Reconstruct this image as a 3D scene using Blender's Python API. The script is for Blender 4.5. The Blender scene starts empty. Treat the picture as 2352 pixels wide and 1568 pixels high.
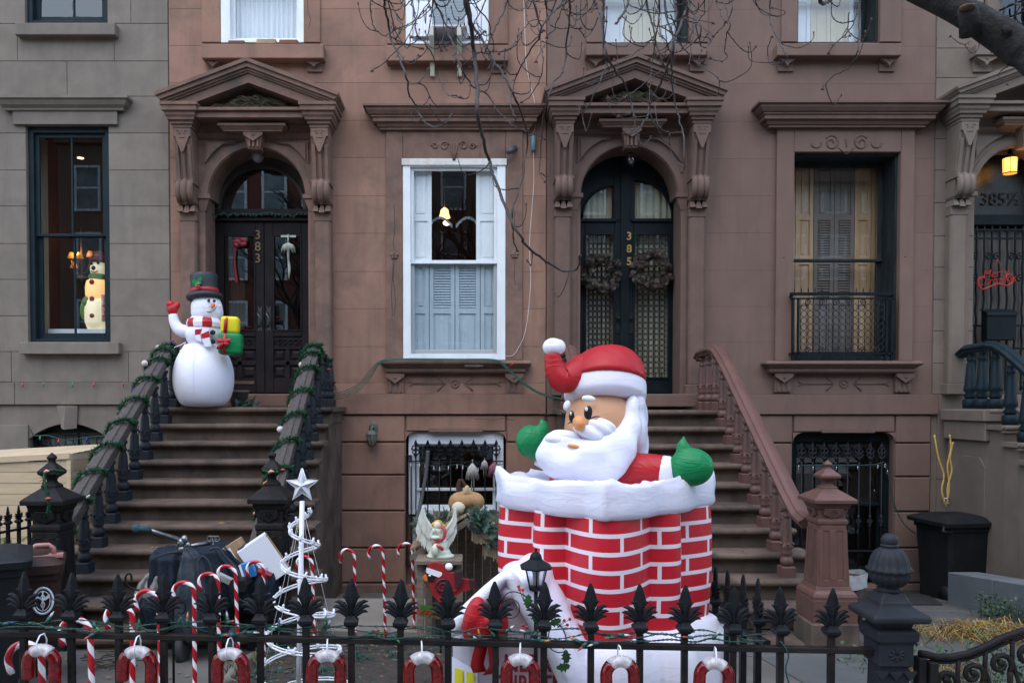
import bpy, bmesh, math, random
from mathutils import Vector, Matrix, noise
random.seed(7)
R = math.radians
PI = math.pi
# ------------------------------------------------------------------ camera, sky, sun, exposure
F, PX, HOR, TP, EYE = 1850.0, 1090.0, 924.0, 0.022, 1.95   # focal length, principal point (2352 px wide picture), pitch, eye height
PITCH = math.atan(TP)
PY = HOR + F * TP
S = bpy.context.scene
C = S.collection
cam = bpy.data.objects.new('camera', bpy.data.cameras.new('camera'))
C.objects.link(cam)
cam.location = (0, 0, EYE)
cam.rotation_euler = (PI / 2 - PITCH, 0, 0)
cam.data.sensor_width = 36
cam.data.lens = 36 * F / 2352
cam.data.shift_x = (1176 - PX) / 2352
cam.data.shift_y = (PY - 784) / 2352
cam.data.clip_start = 0.05
cam.data.clip_end = 3000
S.camera = cam
SUN_EL, SUN_AZ = 62, 200
w = bpy.data.worlds.new('World')
S.world = w
w.use_nodes = True
wn = w.node_tree
sky = wn.nodes.new('ShaderNodeTexSky')
sky.sky_type = 'NISHITA'
sky.sun_disc = False
sky.sun_elevation = R(SUN_EL)
sky.sun_rotation = R(SUN_AZ)
sky.air_density = 1.6
sky.dust_density = 1.5
sky.ozone_density = 2.5
wn.links.new(sky.outputs[0], wn.nodes['Background'].inputs[0])
wn.nodes['Background'].inputs[1].default_value = 0.15
sl = bpy.data.lights.new('sun', 'SUN')
sl.energy = 0.6
sl.angle = R(100)
sl.color = (1.0, 0.95, 0.9)
so = bpy.data.objects.new('sun', sl)
C.objects.link(so)
so.location = (0, -8, 30)
so.rotation_euler = (R(90 - SUN_EL), 0, R(180 - SUN_AZ))
S.view_settings.view_transform = 'Standard'
S.view_settings.look = 'None'
S.view_settings.gamma = 1
S.view_settings.use_curve_mapping = False
S.view_settings.exposure = 1.47
S.render.engine = 'CYCLES'
S.cycles.max_bounces = 8
S.cycles.transparent_max_bounces = 12
def W(px, py, y):
 """point at depth y that lies on the sight line of picture point (px, py)"""
 xc = (px - PX) / F
 yc = -(py - PY) / F
 t = y / (math.cos(PITCH) + yc * math.sin(PITCH))
 return Vector((xc * t, y, EYE + (yc * math.cos(PITCH) - math.sin(PITCH)) * t))
GS, G0 = 0.113, 2.9
def G(y):
 """height of the yard, which falls gently from the pavement to the houses"""
 return 0.35 - GS * (min(max(y, 2.9), 10.6) - G0) if y > 2.9 else 0.35
def GP(px, py):
 lo, hi = 3.0, 14.0
 for _ in range(40):
  m = (lo + hi) / 2
  if W(px, py, m).z > G(m):
   lo = m
  else:
   hi = m
 return W(px, py, lo)
def sc(y):
 return F / y
# ------------------------------------------------------------------ mesh builder
class MB:
 def __init__(s):
  s.v, s.f, s.mi, s.sm, s.uv, s.hasuv = [], [], [], [], [], False
 def add(s, vs, fs, smooth=False, mi=0, uvs=None):
  o = len(s.v)
  s.v += [tuple(v) for v in vs]
  for k, f in enumerate(fs):
   s.f.append([i + o for i in f])
   s.sm.append(smooth)
   s.mi.append(mi)
   s.uv.append(uvs[k] if uvs else None)
  if uvs:
   s.hasuv = True
  return s
 def box(s, x0, x1, y0, y1, z0, z1, mi=0):
  x0, x1 = sorted((x0, x1)); y0, y1 = sorted((y0, y1)); z0, z1 = sorted((z0, z1))
  vs = [(x, y, z) for z in (z0, z1) for y in (y0, y1) for x in (x0, x1)]
  return s.add(vs, [(0, 2, 3, 1), (4, 5, 7, 6), (0, 1, 5, 4), (2, 6, 7, 3), (0, 4, 6, 2), (1, 3, 7, 5)], mi=mi)
 def pbox(s, px0, py0, px1, py1, yf, yb, mi=0):
  pm = (py0 + py1) / 2
  xm = (px0 + px1) / 2
  return s.box(W(px0, pm, yf).x, W(px1, pm, yf).x, yf, yb, W(xm, py0, yf).z, W(xm, py1, yf).z, mi)
 def obox(s, c, size, rot=None, mi=0):
  """box about centre c, rotated by a matrix"""
  hx, hy, hz = [a / 2 for a in size]
  M = rot or Matrix.Identity(3)
  c = Vector(c)
  vs = [c + M @ Vector((x, y, z)) for z in (-hz, hz) for y in (-hy, hy) for x in (-hx, hx)]
  return s.add(vs, [(0, 2, 3, 1), (4, 5, 7, 6), (0, 1, 5, 4), (2, 6, 7, 3), (0, 4, 6, 2), (1, 3, 7, 5)], mi=mi)
 def prism(s, pts, y0, y1, mi=0, smooth=False):
  """(x, z) outline pushed from y0 to y1"""
  n = len(pts)
  a = sum(pts[i][0] * pts[(i + 1) % n][1] - pts[(i + 1) % n][0] * pts[i][1] for i in range(n))
  if a < 0:
   pts = pts[::-1]
  y0, y1 = min(y0, y1), max(y0, y1)
  vs = [(x, y0, z) for x, z in pts] + [(x, y1, z) for x, z in pts]
  s.add(vs, [tuple(range(n)), tuple(range(2 * n - 1, n - 1, -1))], mi=mi)
  s.add(vs, [(i, i + n, (i + 1) % n + n, (i + 1) % n) for i in range(n)], mi=mi, smooth=smooth)
  return s
 def plan(s, pts, z0, z1, mi=0):
  """(x, y) outline pushed from z0 to z1"""
  n = len(pts)
  a = sum(pts[i][0] * pts[(i + 1) % n][1] - pts[(i + 1) % n][0] * pts[i][1] for i in range(n))
  if a < 0:
   pts = pts[::-1]
  vs = [(x, y, z0) for x, y in pts] + [(x, y, z1) for x, y in pts]
  return s.add(vs, [tuple(range(n - 1, -1, -1)), tuple(range(n, 2 * n))] + [(i, (i + 1) % n, (i + 1) % n + n, i + n) for i in range(n)], mi=mi)
 def side(s, pts, x0, x1, mi=0):
  """(y, z) outline pushed from x0 to x1"""
  n = len(pts)
  a = sum(pts[i][0] * pts[(i + 1) % n][1] - pts[(i + 1) % n][0] * pts[i][1] for i in range(n))
  if a < 0:
   pts = pts[::-1]
  x0, x1 = min(x0, x1), max(x0, x1)
  vs = [(x0, y, z) for y, z in pts] + [(x1, y, z) for y, z in pts]
  return s.add(vs, [tuple(range(n - 1, -1, -1)), tuple(range(n, 2 * n))] + [(i, (i + 1) % n, (i + 1) % n + n, i + n) for i in range(n)], mi=mi)
 def cornice(s, x0, x1, yw, prof, mi=0):
  """moulding with mitred ends: prof is [(projection, z)] from top to bottom"""
  vs = []
  for p, z in prof:
   vs += [(x0 - p, yw, z), (x0 - p, yw - p, z), (x1 + p, yw - p, z), (x1 + p, yw, z)]
  fs = []
  for i in range(len(prof) - 1):
   a, b = i * 4, i * 4 + 4
   fs += [(a + k, a + k + 1, b + k + 1, b + k) for k in range(3)]
  n = len(vs)
  fs += [(3, 2, 1, 0), (n - 4, n - 3, n - 2, n - 1)]
  return s.add(vs, fs, mi=mi)
 def loft(s, rings, cap=True, smooth=True, mi=0, closed=True, uvs=None):
  n = len(rings[0])
  vs = [p for r in rings for p in r]
  fs, uu = [], []
  for i in range(len(rings) - 1):
   for j in range(n if closed else n - 1):
    k = (j + 1) % n
    fs.append((i * n + j, i * n + k, (i + 1) * n + k, (i + 1) * n + j))
    if uvs:
     u0, u1 = uvs[0][j], uvs[0][j + 1]
     uu.append([(u0, uvs[1][i]), (u1, uvs[1][i]), (u1, uvs[1][i + 1]), (u0, uvs[1][i + 1])])
  s.add(vs, fs, smooth, mi, uu if uvs else None)
  if cap and closed:
   o = len(s.v) - len(vs)
   s.add([], [[o + j - len(s.v) for j in range(n - 1, -1, -1)]], smooth, mi)
   s.add([], [[o + (len(rings) - 1) * n + j - len(s.v) for j in range(n)]], smooth, mi)
  return s
 def tube(s, pts, r, n=8, cap=True, smooth=True, mi=0, uv=False, flat=None):
  pts = [Vector(p) for p in pts]
  m = len(pts)
  rr = r if isinstance(r, (list, tuple)) else [r] * m
  up = None
  rings, lens, acc = [], [], 0
  for i, p in enumerate(pts):
   t = (pts[min(i + 1, m - 1)] - pts[max(i - 1, 0)])
   if t.length < 1e-9:
    t = Vector((0, 0, 1))
   t.normalize()
   if up is None:
    up = Vector((0, 1, 0)) if abs(t.y) < 0.9 else Vector((1, 0, 0))
   a = up - t * up.dot(t)
   if a.length < 1e-6:
    a = t.orthogonal()
   a.normalize()
   up = a
   b = t.cross(a)
   k = flat if flat else 1.0
   rings.append([p + (a * math.cos(2 * PI * j / n) * k + b * math.sin(2 * PI * j / n)) * rr[i] for j in range(n)])
   if i:
    acc += (p - pts[i - 1]).length
   lens.append(acc)
  return s.loft(rings, cap, smooth, mi, True, ([j / n for j in range(n + 1)], lens) if uv else None)
 def lathe(s, prof, c=(0, 0, 0), n=12, sq=False, smooth=None, mi=0, rot=0.0):
  c = Vector(c)
  rings = []
  for r, z in prof:
   if sq:
    rings.append([c + Vector((r * a, r * b, z)) for a, b in ((-1, -1), (1, -1), (1, 1), (-1, 1))])
   else:
    rings.append([c + Vector((r * math.cos(2 * PI * j / n + rot), r * math.sin(2 * PI * j / n + rot), z)) for j in range(n)])
  return s.loft(rings, True, (not sq) if smooth is None else smooth, mi)
 def ell(s, c, rx, ry=None, rz=None, n=14, m=9, rot=None, mi=0):
  ry = rx if ry is None else ry
  rz = rx if rz is None else rz
  M = rot or Matrix.Identity(3)
  c = Vector(c)
  rings = []
  for i in range(m + 1):
   t = -PI / 2 + PI * (0.02 + 0.96 * i / m)
   rings.append([c + M @ Vector((rx * math.cos(t) * math.cos(2 * PI * j / n), ry * math.cos(t) * math.sin(2 * PI * j / n), rz * math.sin(t))) for j in range(n)])
  return s.loft(rings, True, True, mi)
 def build(s, name, mats, parent=None, bevel=0, loc=None, mods=None):
  me = bpy.data.meshes.new(name)
  if loc is None:
   loc = ORG.get(parent, Vector((0, 0, 0))) if parent is not None else Vector((0, 0, 0))
  loc = Vector(loc)
  me.from_pydata([(v[0] - loc.x, v[1] - loc.y, v[2] - loc.z) for v in s.v], [], s.f)
  mats = mats if isinstance(mats, (list, tuple)) else [mats]
  for m in mats:
   me.materials.append(m)
  me.polygons.foreach_set('use_smooth', s.sm)
  me.polygons.foreach_set('material_index', s.mi)
  if s.hasuv:
   ul = me.uv_layers.new(name='UVMap').data
   for p, u in zip(me.polygons, s.uv):
    if u:
     for li, q in zip(p.loop_indices, u):
      ul[li].uv = q
  me.update()
  if bevel:
   bm = bmesh.new()
   bm.from_mesh(me)
   es = [e for e in bm.edges if e.is_manifold and e.calc_face_angle(0) > 0.5]
   bmesh.ops.bevel(bm, geom=es, offset=bevel, segments=1, affect='EDGES', profile=0.5)
   bm.to_mesh(me)
   bm.free()
  o = bpy.data.objects.new(name, me)
  C.objects.link(o)
  if parent is not None:
   o.parent = parent
   ORG[o] = ORG.get(parent, Vector((0, 0, 0)))
  else:
   o.location = loc
   ORG[o] = loc
  return o
class _Org(dict):
 def get(self, k, d=None):
  return dict.get(self, k.name if k is not None else None, d)
 def __setitem__(self, k, v):
  dict.__setitem__(self, k.name, v)
ORG = _Org()
def tag(o, label=None, cat=None, group=None, kind=None):
 if label: o['label'] = label
 if cat: o['category'] = cat
 if group: o['group'] = group
 if kind: o['kind'] = kind
 return o
def thing(name, label, cat, loc=(0, 0, 0), group=None):
 o = bpy.data.objects.new(name, None)
 o.empty_display_size = 0.2
 C.objects.link(o)
 o.location = loc
 ORG[o] = Vector(loc)
 return tag(o, label, cat, group)
def kids(o):
 return [c for c in bpy.data.objects if c.parent == o]
def dup(root, loc=None, label=None, rotz=None, scale=None, ch=None):
 def cp(o, par):
  c = o.copy()
  C.objects.link(c)
  if par is not None:
   c.parent = par
  for k in o.children:
   cp(k, c)
  return c
 r = cp(root, None)
 if loc is not None: r.location = loc
 if rotz is not None: r.rotation_euler = (0, 0, rotz)
 if scale is not None: r.scale = (scale, scale, scale)
 if label: r['label'] = label
 return r
def copy_part(o, parent, loc=(0, 0, 0), rot=None, scale=None):
 """another instance of a part (shared mesh) under the same or another parent"""
 c = o.copy()
 C.objects.link(c)
 c.parent = parent
 c.location = loc
 if rot is not None: c.rotation_euler = rot
 if scale is not None: c.scale = scale
 ORG[c] = ORG.get(parent)
 return c
def text(name, s, size, at, mat, parent, ext=0.004, shear=0.0, offset=0.0, align='CENTER', sx=1.0, roll=0.0, yaw=0.0, space=1.0):
 """flat lettering facing the street, centred at a point"""
 cu = bpy.data.curves.new(name, 'FONT')
 cu.body = s
 cu.size = size
 cu.align_x = align
 cu.align_y = 'CENTER'
 cu.shear = shear
 cu.offset = offset
 cu.extrude = ext
 cu.space_character = space
 cu.resolution_u = 3
 t = bpy.data.objects.new('tmp_text', cu)
 C.objects.link(t)
 bpy.context.view_layer.update()
 me = bpy.data.meshes.new_from_object(t.evaluated_get(bpy.context.evaluated_depsgraph_get()))
 bpy.data.objects.remove(t)
 me.name = name
 at = Vector(at)
 org = ORG.get(parent, Vector((0, 0, 0))) if parent is not None else at
 cr, sr, cy, sy = math.cos(roll), math.sin(roll), math.cos(yaw), math.sin(yaw)
 for v in me.vertices:
  x, z, y = v.co.x * sx, v.co.y, -v.co.z
  x, z = x * cr - z * sr, x * sr + z * cr
  x, y = x * cy - y * sy, x * sy + y * cy
  v.co = at + Vector((x, y, z)) - org
 me.materials.clear()
 me.materials.append(mat)
 o = bpy.data.objects.new(name, me)
 C.objects.link(o)
 if parent is not None:
  o.parent = parent
 else:
  o.location = at
 ORG[o] = org
 return o
# ------------------------------------------------------------------ materials
MATS = {}
def mix_rgb(nt, a, b, fac=None, mode='MIX', f=0.5):
 n = nt.nodes.new('ShaderNodeMix')
 n.data_type = 'RGBA'
 n.blend_type = mode
 n.inputs[0].default_value = f
 if fac is not None: nt.links.new(fac, n.inputs[0])
 for k, q in ((6, a), (7, b)):
  if isinstance(q, (tuple, list)):
   n.inputs[k].default_value = (*q[:3], 1)
  else:
   nt.links.new(q, n.inputs[k])
 return n.outputs[2]
def ramp(nt, src, stops):
 n = nt.nodes.new('ShaderNodeValToRGB')
 e = n.color_ramp.elements
 while len(e) < len(stops):
  e.new(0.5)
 for k, (p, v) in enumerate(stops):
  e[k].position = p
  e[k].color = (v, v, v, 1) if not isinstance(v, (tuple, list)) else (*v, 1)
 nt.links.new(src, n.inputs[0])
 return n.outputs[0]
def noi(nt, vec, scale, detail=4, rough=0.55, dist=0.0, st=None):
 if st:
  m = nt.nodes.new('ShaderNodeMapping')
  m.inputs['Scale'].default_value = st
  nt.links.new(vec, m.inputs[0])
  vec = m.outputs[0]
 n = nt.nodes.new('ShaderNodeTexNoise')
 n.inputs['Scale'].default_value = scale
 n.inputs['Detail'].default_value = detail
 n.inputs['Roughness'].default_value = rough
 n.inputs['Distortion'].default_value = dist
 nt.links.new(vec, n.inputs['Vector'])
 return n.outputs[0]
def base(name, rough=0.6, metal=0.0, spec=0.5):
 m = bpy.data.materials.new(name)
 m.use_nodes = True
 nt = m.node_tree
 b = nt.nodes['Principled BSDF']
 b.inputs['Roughness'].default_value = rough
 b.inputs['Metallic'].default_value = metal
 b.inputs['Specular IOR Level'].default_value = spec
 tc = nt.nodes.new('ShaderNodeTexCoord')
 return m, nt, b, tc
def bump(nt, b, h, strength=0.3, dist=0.01):
 n = nt.nodes.new('ShaderNodeBump')
 n.inputs['Strength'].default_value = strength
 n.inputs['Distance'].default_value = dist
 nt.links.new(h, n.inputs['Height'])
 nt.links.new(n.outputs[0], b.inputs['Normal'])
def pm(name, c1, c2=None, scale=6, rough=0.6, bmp=0.2, bs=60, metal=0.0, spec=0.4, streak=None, rnd=0.0, bd=0.004, c3=None, s3=1.5, st=None, contrast=(0.35, 0.65), rvar=0.0):
 """colour mottled between c1 and c2 by noise, optional larger blotches of c3, streaks down the face, one tone per object"""
 m, nt, b, tc = base(name, rough, metal, spec)
 v = tc.outputs['Object']
 col = c1
 if c2:
  col = mix_rgb(nt, c1, c2, ramp(nt, noi(nt, v, scale, 5, 0.6, 0.3, st), [(contrast[0], 0), (contrast[1], 1)]))
 if c3:
  col = mix_rgb(nt, col, c3, ramp(nt, noi(nt, v, s3, 6, 0.65, 0.6), [(0.5, 0), (0.72, 0.85)]))
 if streak:
  col = mix_rgb(nt, col, streak, ramp(nt, noi(nt, v, 1.0, 5, 0.6, 0.2, (5.0, 5.0, 0.7)), [(0.5, 0), (0.8, 0.7)]))
 if rnd:
  oi = nt.nodes.new('ShaderNodeObjectInfo')
  mr = nt.nodes.new('ShaderNodeMapRange')
  mr.inputs[3].default_value = 1 - rnd
  mr.inputs[4].default_value = 1 + rnd
  nt.links.new(oi.outputs['Random'], mr.inputs[0])
  col = mix_rgb(nt, col, mr.outputs[0], None, 'MULTIPLY', 1.0)
 if isinstance(col, (tuple, list)):
  b.inputs['Base Color'].default_value = (*col, 1)
 else:
  nt.links.new(col, b.inputs['Base Color'])
 if rvar:
  nt.links.new(ramp(nt, noi(nt, v, scale * 2, 4), [(0.3, max(0.02, rough - rvar)), (0.7, min(1, rough + rvar))]), b.inputs['Roughness'])
 if bmp:
  bump(nt, b, noi(nt, v, bs, 6, 0.6), bmp, bd)
 MATS[name] = m
 return m
def fabric(name, c, rough=0.45, crease=0.35, trans=0.15, cs=6.0, c2=None):
 """thin nylon of an inflatable: creased, a little light comes through"""
 m, nt, b, tc = base(name, rough, 0, 0.35)
 v = tc.outputs['Object']
 col = c
 if c2:
  col = mix_rgb(nt, c, c2, ramp(nt, noi(nt, v, 3, 3), [(0.35, 0), (0.7, 1)]))
  nt.links.new(col, b.inputs['Base Color'])
 else:
  b.inputs['Base Color'].default_value = (*c, 1)
 n1 = noi(nt, v, cs * .8, 2, 0.5, 0.35)
 n3 = noi(nt, v, cs * .55, 3, 0.55, 0.3, (1.1, 1.1, 5.5))
 cr = ramp(nt, n1, [(0.30, 0), (0.43, 0.35), (0.485, 1), (0.50, 0.55), (0.53, 0.9), (0.62, 0.3), (0.8, 0.1)])
 ad = nt.nodes.new('ShaderNodeMath')
 ad.operation = 'MULTIPLY_ADD'
 nt.links.new(noi(nt, v, cs * 0.5, 2, 0.5, 0.4), ad.inputs[0])
 ad.inputs[1].default_value = 1.6
 nt.links.new(cr, ad.inputs[2])
 a2 = nt.nodes.new('ShaderNodeMath')
 a2.operation = 'MULTIPLY_ADD'
 nt.links.new(ramp(nt, n3, [(.42, 0), (.5, 1), (.56, .1)]), a2.inputs[0])
 a2.inputs[1].default_value = .55
 nt.links.new(ad.outputs[0], a2.inputs[2])
 bump(nt, b, a2.outputs[0], crease * .36, 0.015)
 if trans:
  out = nt.nodes['Material Output']
  tl = nt.nodes.new('ShaderNodeBsdfTranslucent')
  if isinstance(col, (tuple, list)):
   tl.inputs[0].default_value = (*col, 1)
  else:
   nt.links.new(col, tl.inputs[0])
  mx = nt.nodes.new('ShaderNodeMixShader')
  mx.inputs[0].default_value = trans
  nt.links.new(b.outputs[0], mx.inputs[1])
  nt.links.new(tl.outputs[0], mx.inputs[2])
  nt.links.new(mx.outputs[0], out.inputs[0])
 MATS[name] = m
 return m
def glass(name, tint=(1, 1, 1), refl=0.10, rough=0.0, wob=0.0015):
 m = bpy.data.materials.new(name)
 m.use_nodes = True
 nt = m.node_tree
 nt.nodes.remove(nt.nodes['Principled BSDF'])
 out = nt.nodes['Material Output']
 t = nt.nodes.new('ShaderNodeBsdfTransparent')
 t.inputs[0].default_value = (*tint, 1)
 g = nt.nodes.new('ShaderNodeBsdfGlossy')
 g.inputs['Roughness'].default_value = rough
 ge = nt.nodes.new('ShaderNodeNewGeometry')
 dt = nt.nodes.new('ShaderNodeVectorMath')
 dt.operation = 'DOT_PRODUCT'
 nt.links.new(ge.outputs['Normal'], dt.inputs[0])
 nt.links.new(ge.outputs['Incoming'], dt.inputs[1])
 def mth(op, x, y):
  n = nt.nodes.new('ShaderNodeMath')
  n.operation = op
  for k, q in enumerate((x, y)):
   if isinstance(q, (int, float)): n.inputs[k].default_value = q
   else: nt.links.new(q, n.inputs[k])
  return n.outputs[0]
 fc = mth('POWER', mth('SUBTRACT', 1.0, mth('ABSOLUTE', dt.outputs['Value'], 0)), 5.0)
 ad = nt.nodes.new('ShaderNodeMath')
 ad.operation = 'MULTIPLY_ADD'
 ad.use_clamp = True
 nt.links.new(fc, ad.inputs[0])
 ad.inputs[1].default_value = .85
 ad.inputs[2].default_value = refl + .045
 mx = nt.nodes.new('ShaderNodeMixShader')
 nt.links.new(ad.outputs[0], mx.inputs[0])
 nt.links.new(t.outputs[0], mx.inputs[1])
 nt.links.new(g.outputs[0], mx.inputs[2])
 nt.links.new(mx.outputs[0], out.inputs[0])
 if wob:
  tc = nt.nodes.new('ShaderNodeTexCoord')
  h = noi(nt, tc.outputs['Object'], 3.0, 2)
  n = nt.nodes.new('ShaderNodeBump')
  n.inputs['Strength'].default_value = wob
  n.inputs['Distance'].default_value = 0.05
  nt.links.new(h, n.inputs['Height'])
  nt.links.new(n.outputs[0], g.inputs['Normal'])
 MATS[name] = m
 return m
def glow(name, c, e):
 m, nt, b, tc = base(name, 0.5)
 b.inputs['Base Color'].default_value = (*c, 1)
 b.inputs['Emission Color'].default_value = (*c, 1)
 b.inputs['Emission Strength'].default_value = e
 MATS[name] = m
 return m
def stripes(name, c1, c2, pitch, duty=0.5, rough=0.25, thin=None):
 """helical stripes wound round a tube (u round, v along)"""
 m, nt, b, tc = base(name, rough, 0, 0.5)
 sp = nt.nodes.new('ShaderNodeSeparateXYZ')
 nt.links.new(tc.outputs['UV'], sp.inputs[0])
 a = nt.nodes.new('ShaderNodeMath'); a.operation = 'MULTIPLY_ADD'
 nt.links.new(sp.outputs[1], a.inputs[0]); a.inputs[1].default_value = 1 / pitch
 nt.links.new(sp.outputs[0], a.inputs[2])
 f = nt.nodes.new('ShaderNodeMath'); f.operation = 'FRACT'
 nt.links.new(a.outputs[0], f.inputs[0])
 if thin:
  st = [(0.0, 0), (duty, 0), (duty + .02, 1), (0.80, 1), (0.82, 0), (0.87, 0), (0.89, 1)]
 else:
  st = [(0.0, 0), (duty - .02, 0), (duty, 1), (0.98, 1), (1, 0)]
 nt.links.new(mix_rgb(nt, c1, c2, ramp(nt, f.outputs[0], st)), b.inputs['Base Color'])
 MATS[name] = m
 return m
M_GREY = pm('grey_sandstone', (.202, .171, .143), (.165, .140, .118), 3.5, .85, .25, 90, rnd=.07, streak=(.125, .110, .098), spec=.15)
M_BROWN = pm('brownstone', (.286, .164, .119), (.222, .128, .095), 1.5, .85, .4, 50, rnd=.08, c3=(.110, .076, .062), s3=.8, streak=(.130, .084, .066), spec=.15)
M_BTRIM = pm('brownstone_trim', (.215, .128, .098), (.150, .095, .074), 5, .85, .5, 60, c3=(.085, .068, .058), s3=1.6, spec=.15, streak=(.10, .08, .068))
M_TAUPE = pm('painted_brownstone', (.168, .109, .086), (.142, .092, .074), 2.0, .8, .22, 70, rnd=.03, streak=(.108, .074, .063), spec=.2)
M_TTRIM = pm('painted_brownstone_trim', (.144, .093, .074), (.118, .077, .062), 5, .8, .25, 70, spec=.2)
M_SAND = pm('pale_brownstone', (.180, .142, .114), (.148, .118, .096), 3, .85, .3, 80, rnd=.05, streak=(.15, .12, .105), spec=.15)
M_STEP = pm('stoop_stone', (.150, .108, .082), (.074, .055, .044), 2.2, .85, .4, 60, c3=(.036, .029, .026), s3=2.0, streak=(.038, .031, .027), spec=.2)
M_SLATE = pm('slate_blue_paint', (.009, .018, .024), (.013, .024, .030), 4, .5, .1, 40, spec=.14)
M_BLACKP = pm('black_teal_paint', (.005, .009, .011), (.008, .013, .016), 6, .45, .25, 30, rvar=.1, spec=.13)
M_DOOR = pm('dark_aubergine_paint', (.013, .0105, .0115), (.019, .0155, .0165), 6, .5, .3, 30, c3=(.009, .008, .0085), s3=3, spec=.14)
M_WHITE = pm('white_vinyl', (.74, .77, .79), (.66, .69, .71), 3, .4, .05, 30, streak=(.56, .56, .54))
M_WHITE2 = pm('white_painted_wood', (.76, .80, .82), (.68, .73, .76), 2, .5, .1, 25)
M_SHUT = pm('blue_grey_shutter_paint', (.38, .46, .51), (.33, .41, .46), 3, .5, .08, 25)
M_TAN = pm('varnished_tan_wood', (.48, .33, .19), (.38, .25, .14), 3, .45, .1, 30, st=(8, 8, 1))
M_TAUPEW = pm('grey_brown_wood', (.17, .15, .13), (.13, .115, .10), 3, .6, .1, 30)
M_IRON = pm('black_iron', (.0075, .009, .011), (.013, .0145, .017), 20, .5, .5, 55, rvar=.1, spec=.12, bd=.003)
M_IRON2 = pm('worn_black_iron', (.010, .010, .011), (.018, .0165, .016), 14, .55, .5, 50, rvar=.1, c3=(.030, .023, .019), s3=5, spec=.13)
M_CHAR = pm('charcoal_iron', (.017, .0195, .024), (.023, .026, .031), 14, .55, .4, 60, rvar=.08, spec=.16)
M_BIRON = pm('brown_painted_iron', (.128, .064, .052), (.108, .055, .045), 5, .45, .3, 45, c3=(.085, .046, .039), s3=3, rvar=.08, spec=.3)
M_RAILW = pm('weathered_timber', (.080, .066, .058), (.042, .036, .033), 4, .75, .5, 25, st=(14, 1, 14))
M_PLANK = pm('pale_cedar', (.56, .43, .28), (.47, .355, .225), 2.5, .6, .15, 30, st=(1, 1, 9), rnd=.08)
M_OLDW = pm('old_grey_timber', (.19, .145, .105), (.105, .082, .062), 4, .85, .4, 30, st=(3, 3, 12), rnd=.12)
M_SHING = pm('cedar_shake', (.28, .215, .14), (.19, .135, .09), 6, .85, .4, 40, st=(8, 8, 1), rnd=.22)
M_CONC = pm('concrete_yard', (.125, .114, .10), (.092, .085, .076), 2.5, .85, .4, 120, c3=(.085, .077, .068), s3=1.4, spec=.25)
M_BLUE = pm('bluestone', (.090, .090, .086), (.068, .070, .069), 3, .75, .3, 60, c3=(.07, .066, .06), s3=1.5, rnd=.12)
M_BLUE2 = pm('bluestone_kerb', (.125, .142, .148), (.10, .115, .122), 3, .75, .3, 60, rnd=.05)
M_SOIL = pm('dark_soil', (.030, .024, .019), (.055, .043, .032), 14, .95, 1.0, 40, bd=.02)
M_ASPH = pm('asphalt', (.05, .05, .052), (.038, .038, .04), 6, .9, .4, 150)
M_PAVE = pm('pavement_concrete', (.26, .25, .235), (.21, .20, .19), 3, .9, .3, 120, rnd=.06)
M_GLASS = glass('window_glass', (.98, .99, .99), .045)
M_GLASS2 = glass('bright_window_glass', (.97, .98, .99), .045)
M_GLASS3 = glass('dark_window_glass', (.90, .91, .91), .07)
M_CLEAR = glass('clear_plastic', (.93, .95, .97), .12, .08, .3)
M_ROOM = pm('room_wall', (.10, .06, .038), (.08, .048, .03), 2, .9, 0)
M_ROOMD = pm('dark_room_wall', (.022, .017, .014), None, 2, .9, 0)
M_CREAM = pm('cream_curtain', (.62, .58, .43), (.52, .48, .35), 3, .85, .1, 60)
M_SHEER = pm('sheer_white_curtain', (.62, .67, .70), (.48, .53, .57), 3, .9, .1, 60, st=(10, 10, .6))
M_GOLD = pm('gilt_numeral', (.42, .27, .10), (.30, .19, .07), 20, .4, .1, 60, metal=.5)
M_GOLD2 = pm('dull_brass_numeral', (.20, .14, .07), None, 10, .5, 0, metal=.4)
M_RED = fabric('red_nylon', (.50, .018, .024), .42, .6, .2)
M_WNY = fabric('white_nylon', (.80, .79, .90), .42, .32, .12, c2=(.77, .75, .88))
M_WNY2 = fabric('bright_white_nylon', (.84, .84, .94), .42, .34, .12)
M_PINKW = fabric('mauve_white_nylon', (.62, .55, .60), .45, .35, .25)
M_GRN = fabric('green_nylon', (.006, .24, .075), .4, .6, .2)
M_YEL = fabric('yellow_nylon', (.80, .70, .02), .45, .3, .2)
M_SKIN = fabric('peach_nylon', (.70, .38, .22), .45, .25, .2, 5)
M_NOSE = fabric('orange_nylon', (.80, .36, .13), .45, .25, .2, 9)
M_BLKN = fabric('black_nylon', (.022, .028, .032), .5, .3, .0, 12)
M_RIBB = fabric('red_satin', (.42, .022, .03), .3, .3, .1, 16)
M_PRB = pm('black_print', (.008, .008, .010), None, 5, .5, 0)
M_PRW = pm('white_print', (.78, .79, .82), None, 5, .5, 0)
M_PRR = pm('dark_red_print', (.25, .012, .016), None, 5, .5, 0)
M_ORNG = pm('orange_carrot_felt', (.72, .14, .02), None, 5, .5, .1)
M_PINK = pm('pink_blush_print', (.80, .55, .58), None, 5, .5, 0)
M_WIRE = pm('dark_green_wire', (.010, .050, .040), (.014, .065, .05), 30, .5, 0)
M_SOCK = pm('green_socket_plastic', (.012, .085, .065), None, 5, .4, 0)
M_NEEDLE = pm('tinsel_green', (.008, .042, .018), (.018, .075, .032), 25, .6, 0, spec=.2)
M_JUNI = pm('juniper_green', (.050, .105, .075), (.085, .150, .115), 18, .7, 0, rnd=.1)
M_BARK = pm('dark_bark', (.024, .0205, .018), (.011, .010, .009), 14, .9, 1.0, 22, bd=.02, st=(1, 1, 1), c3=(.045, .041, .037), s3=9)
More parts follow.
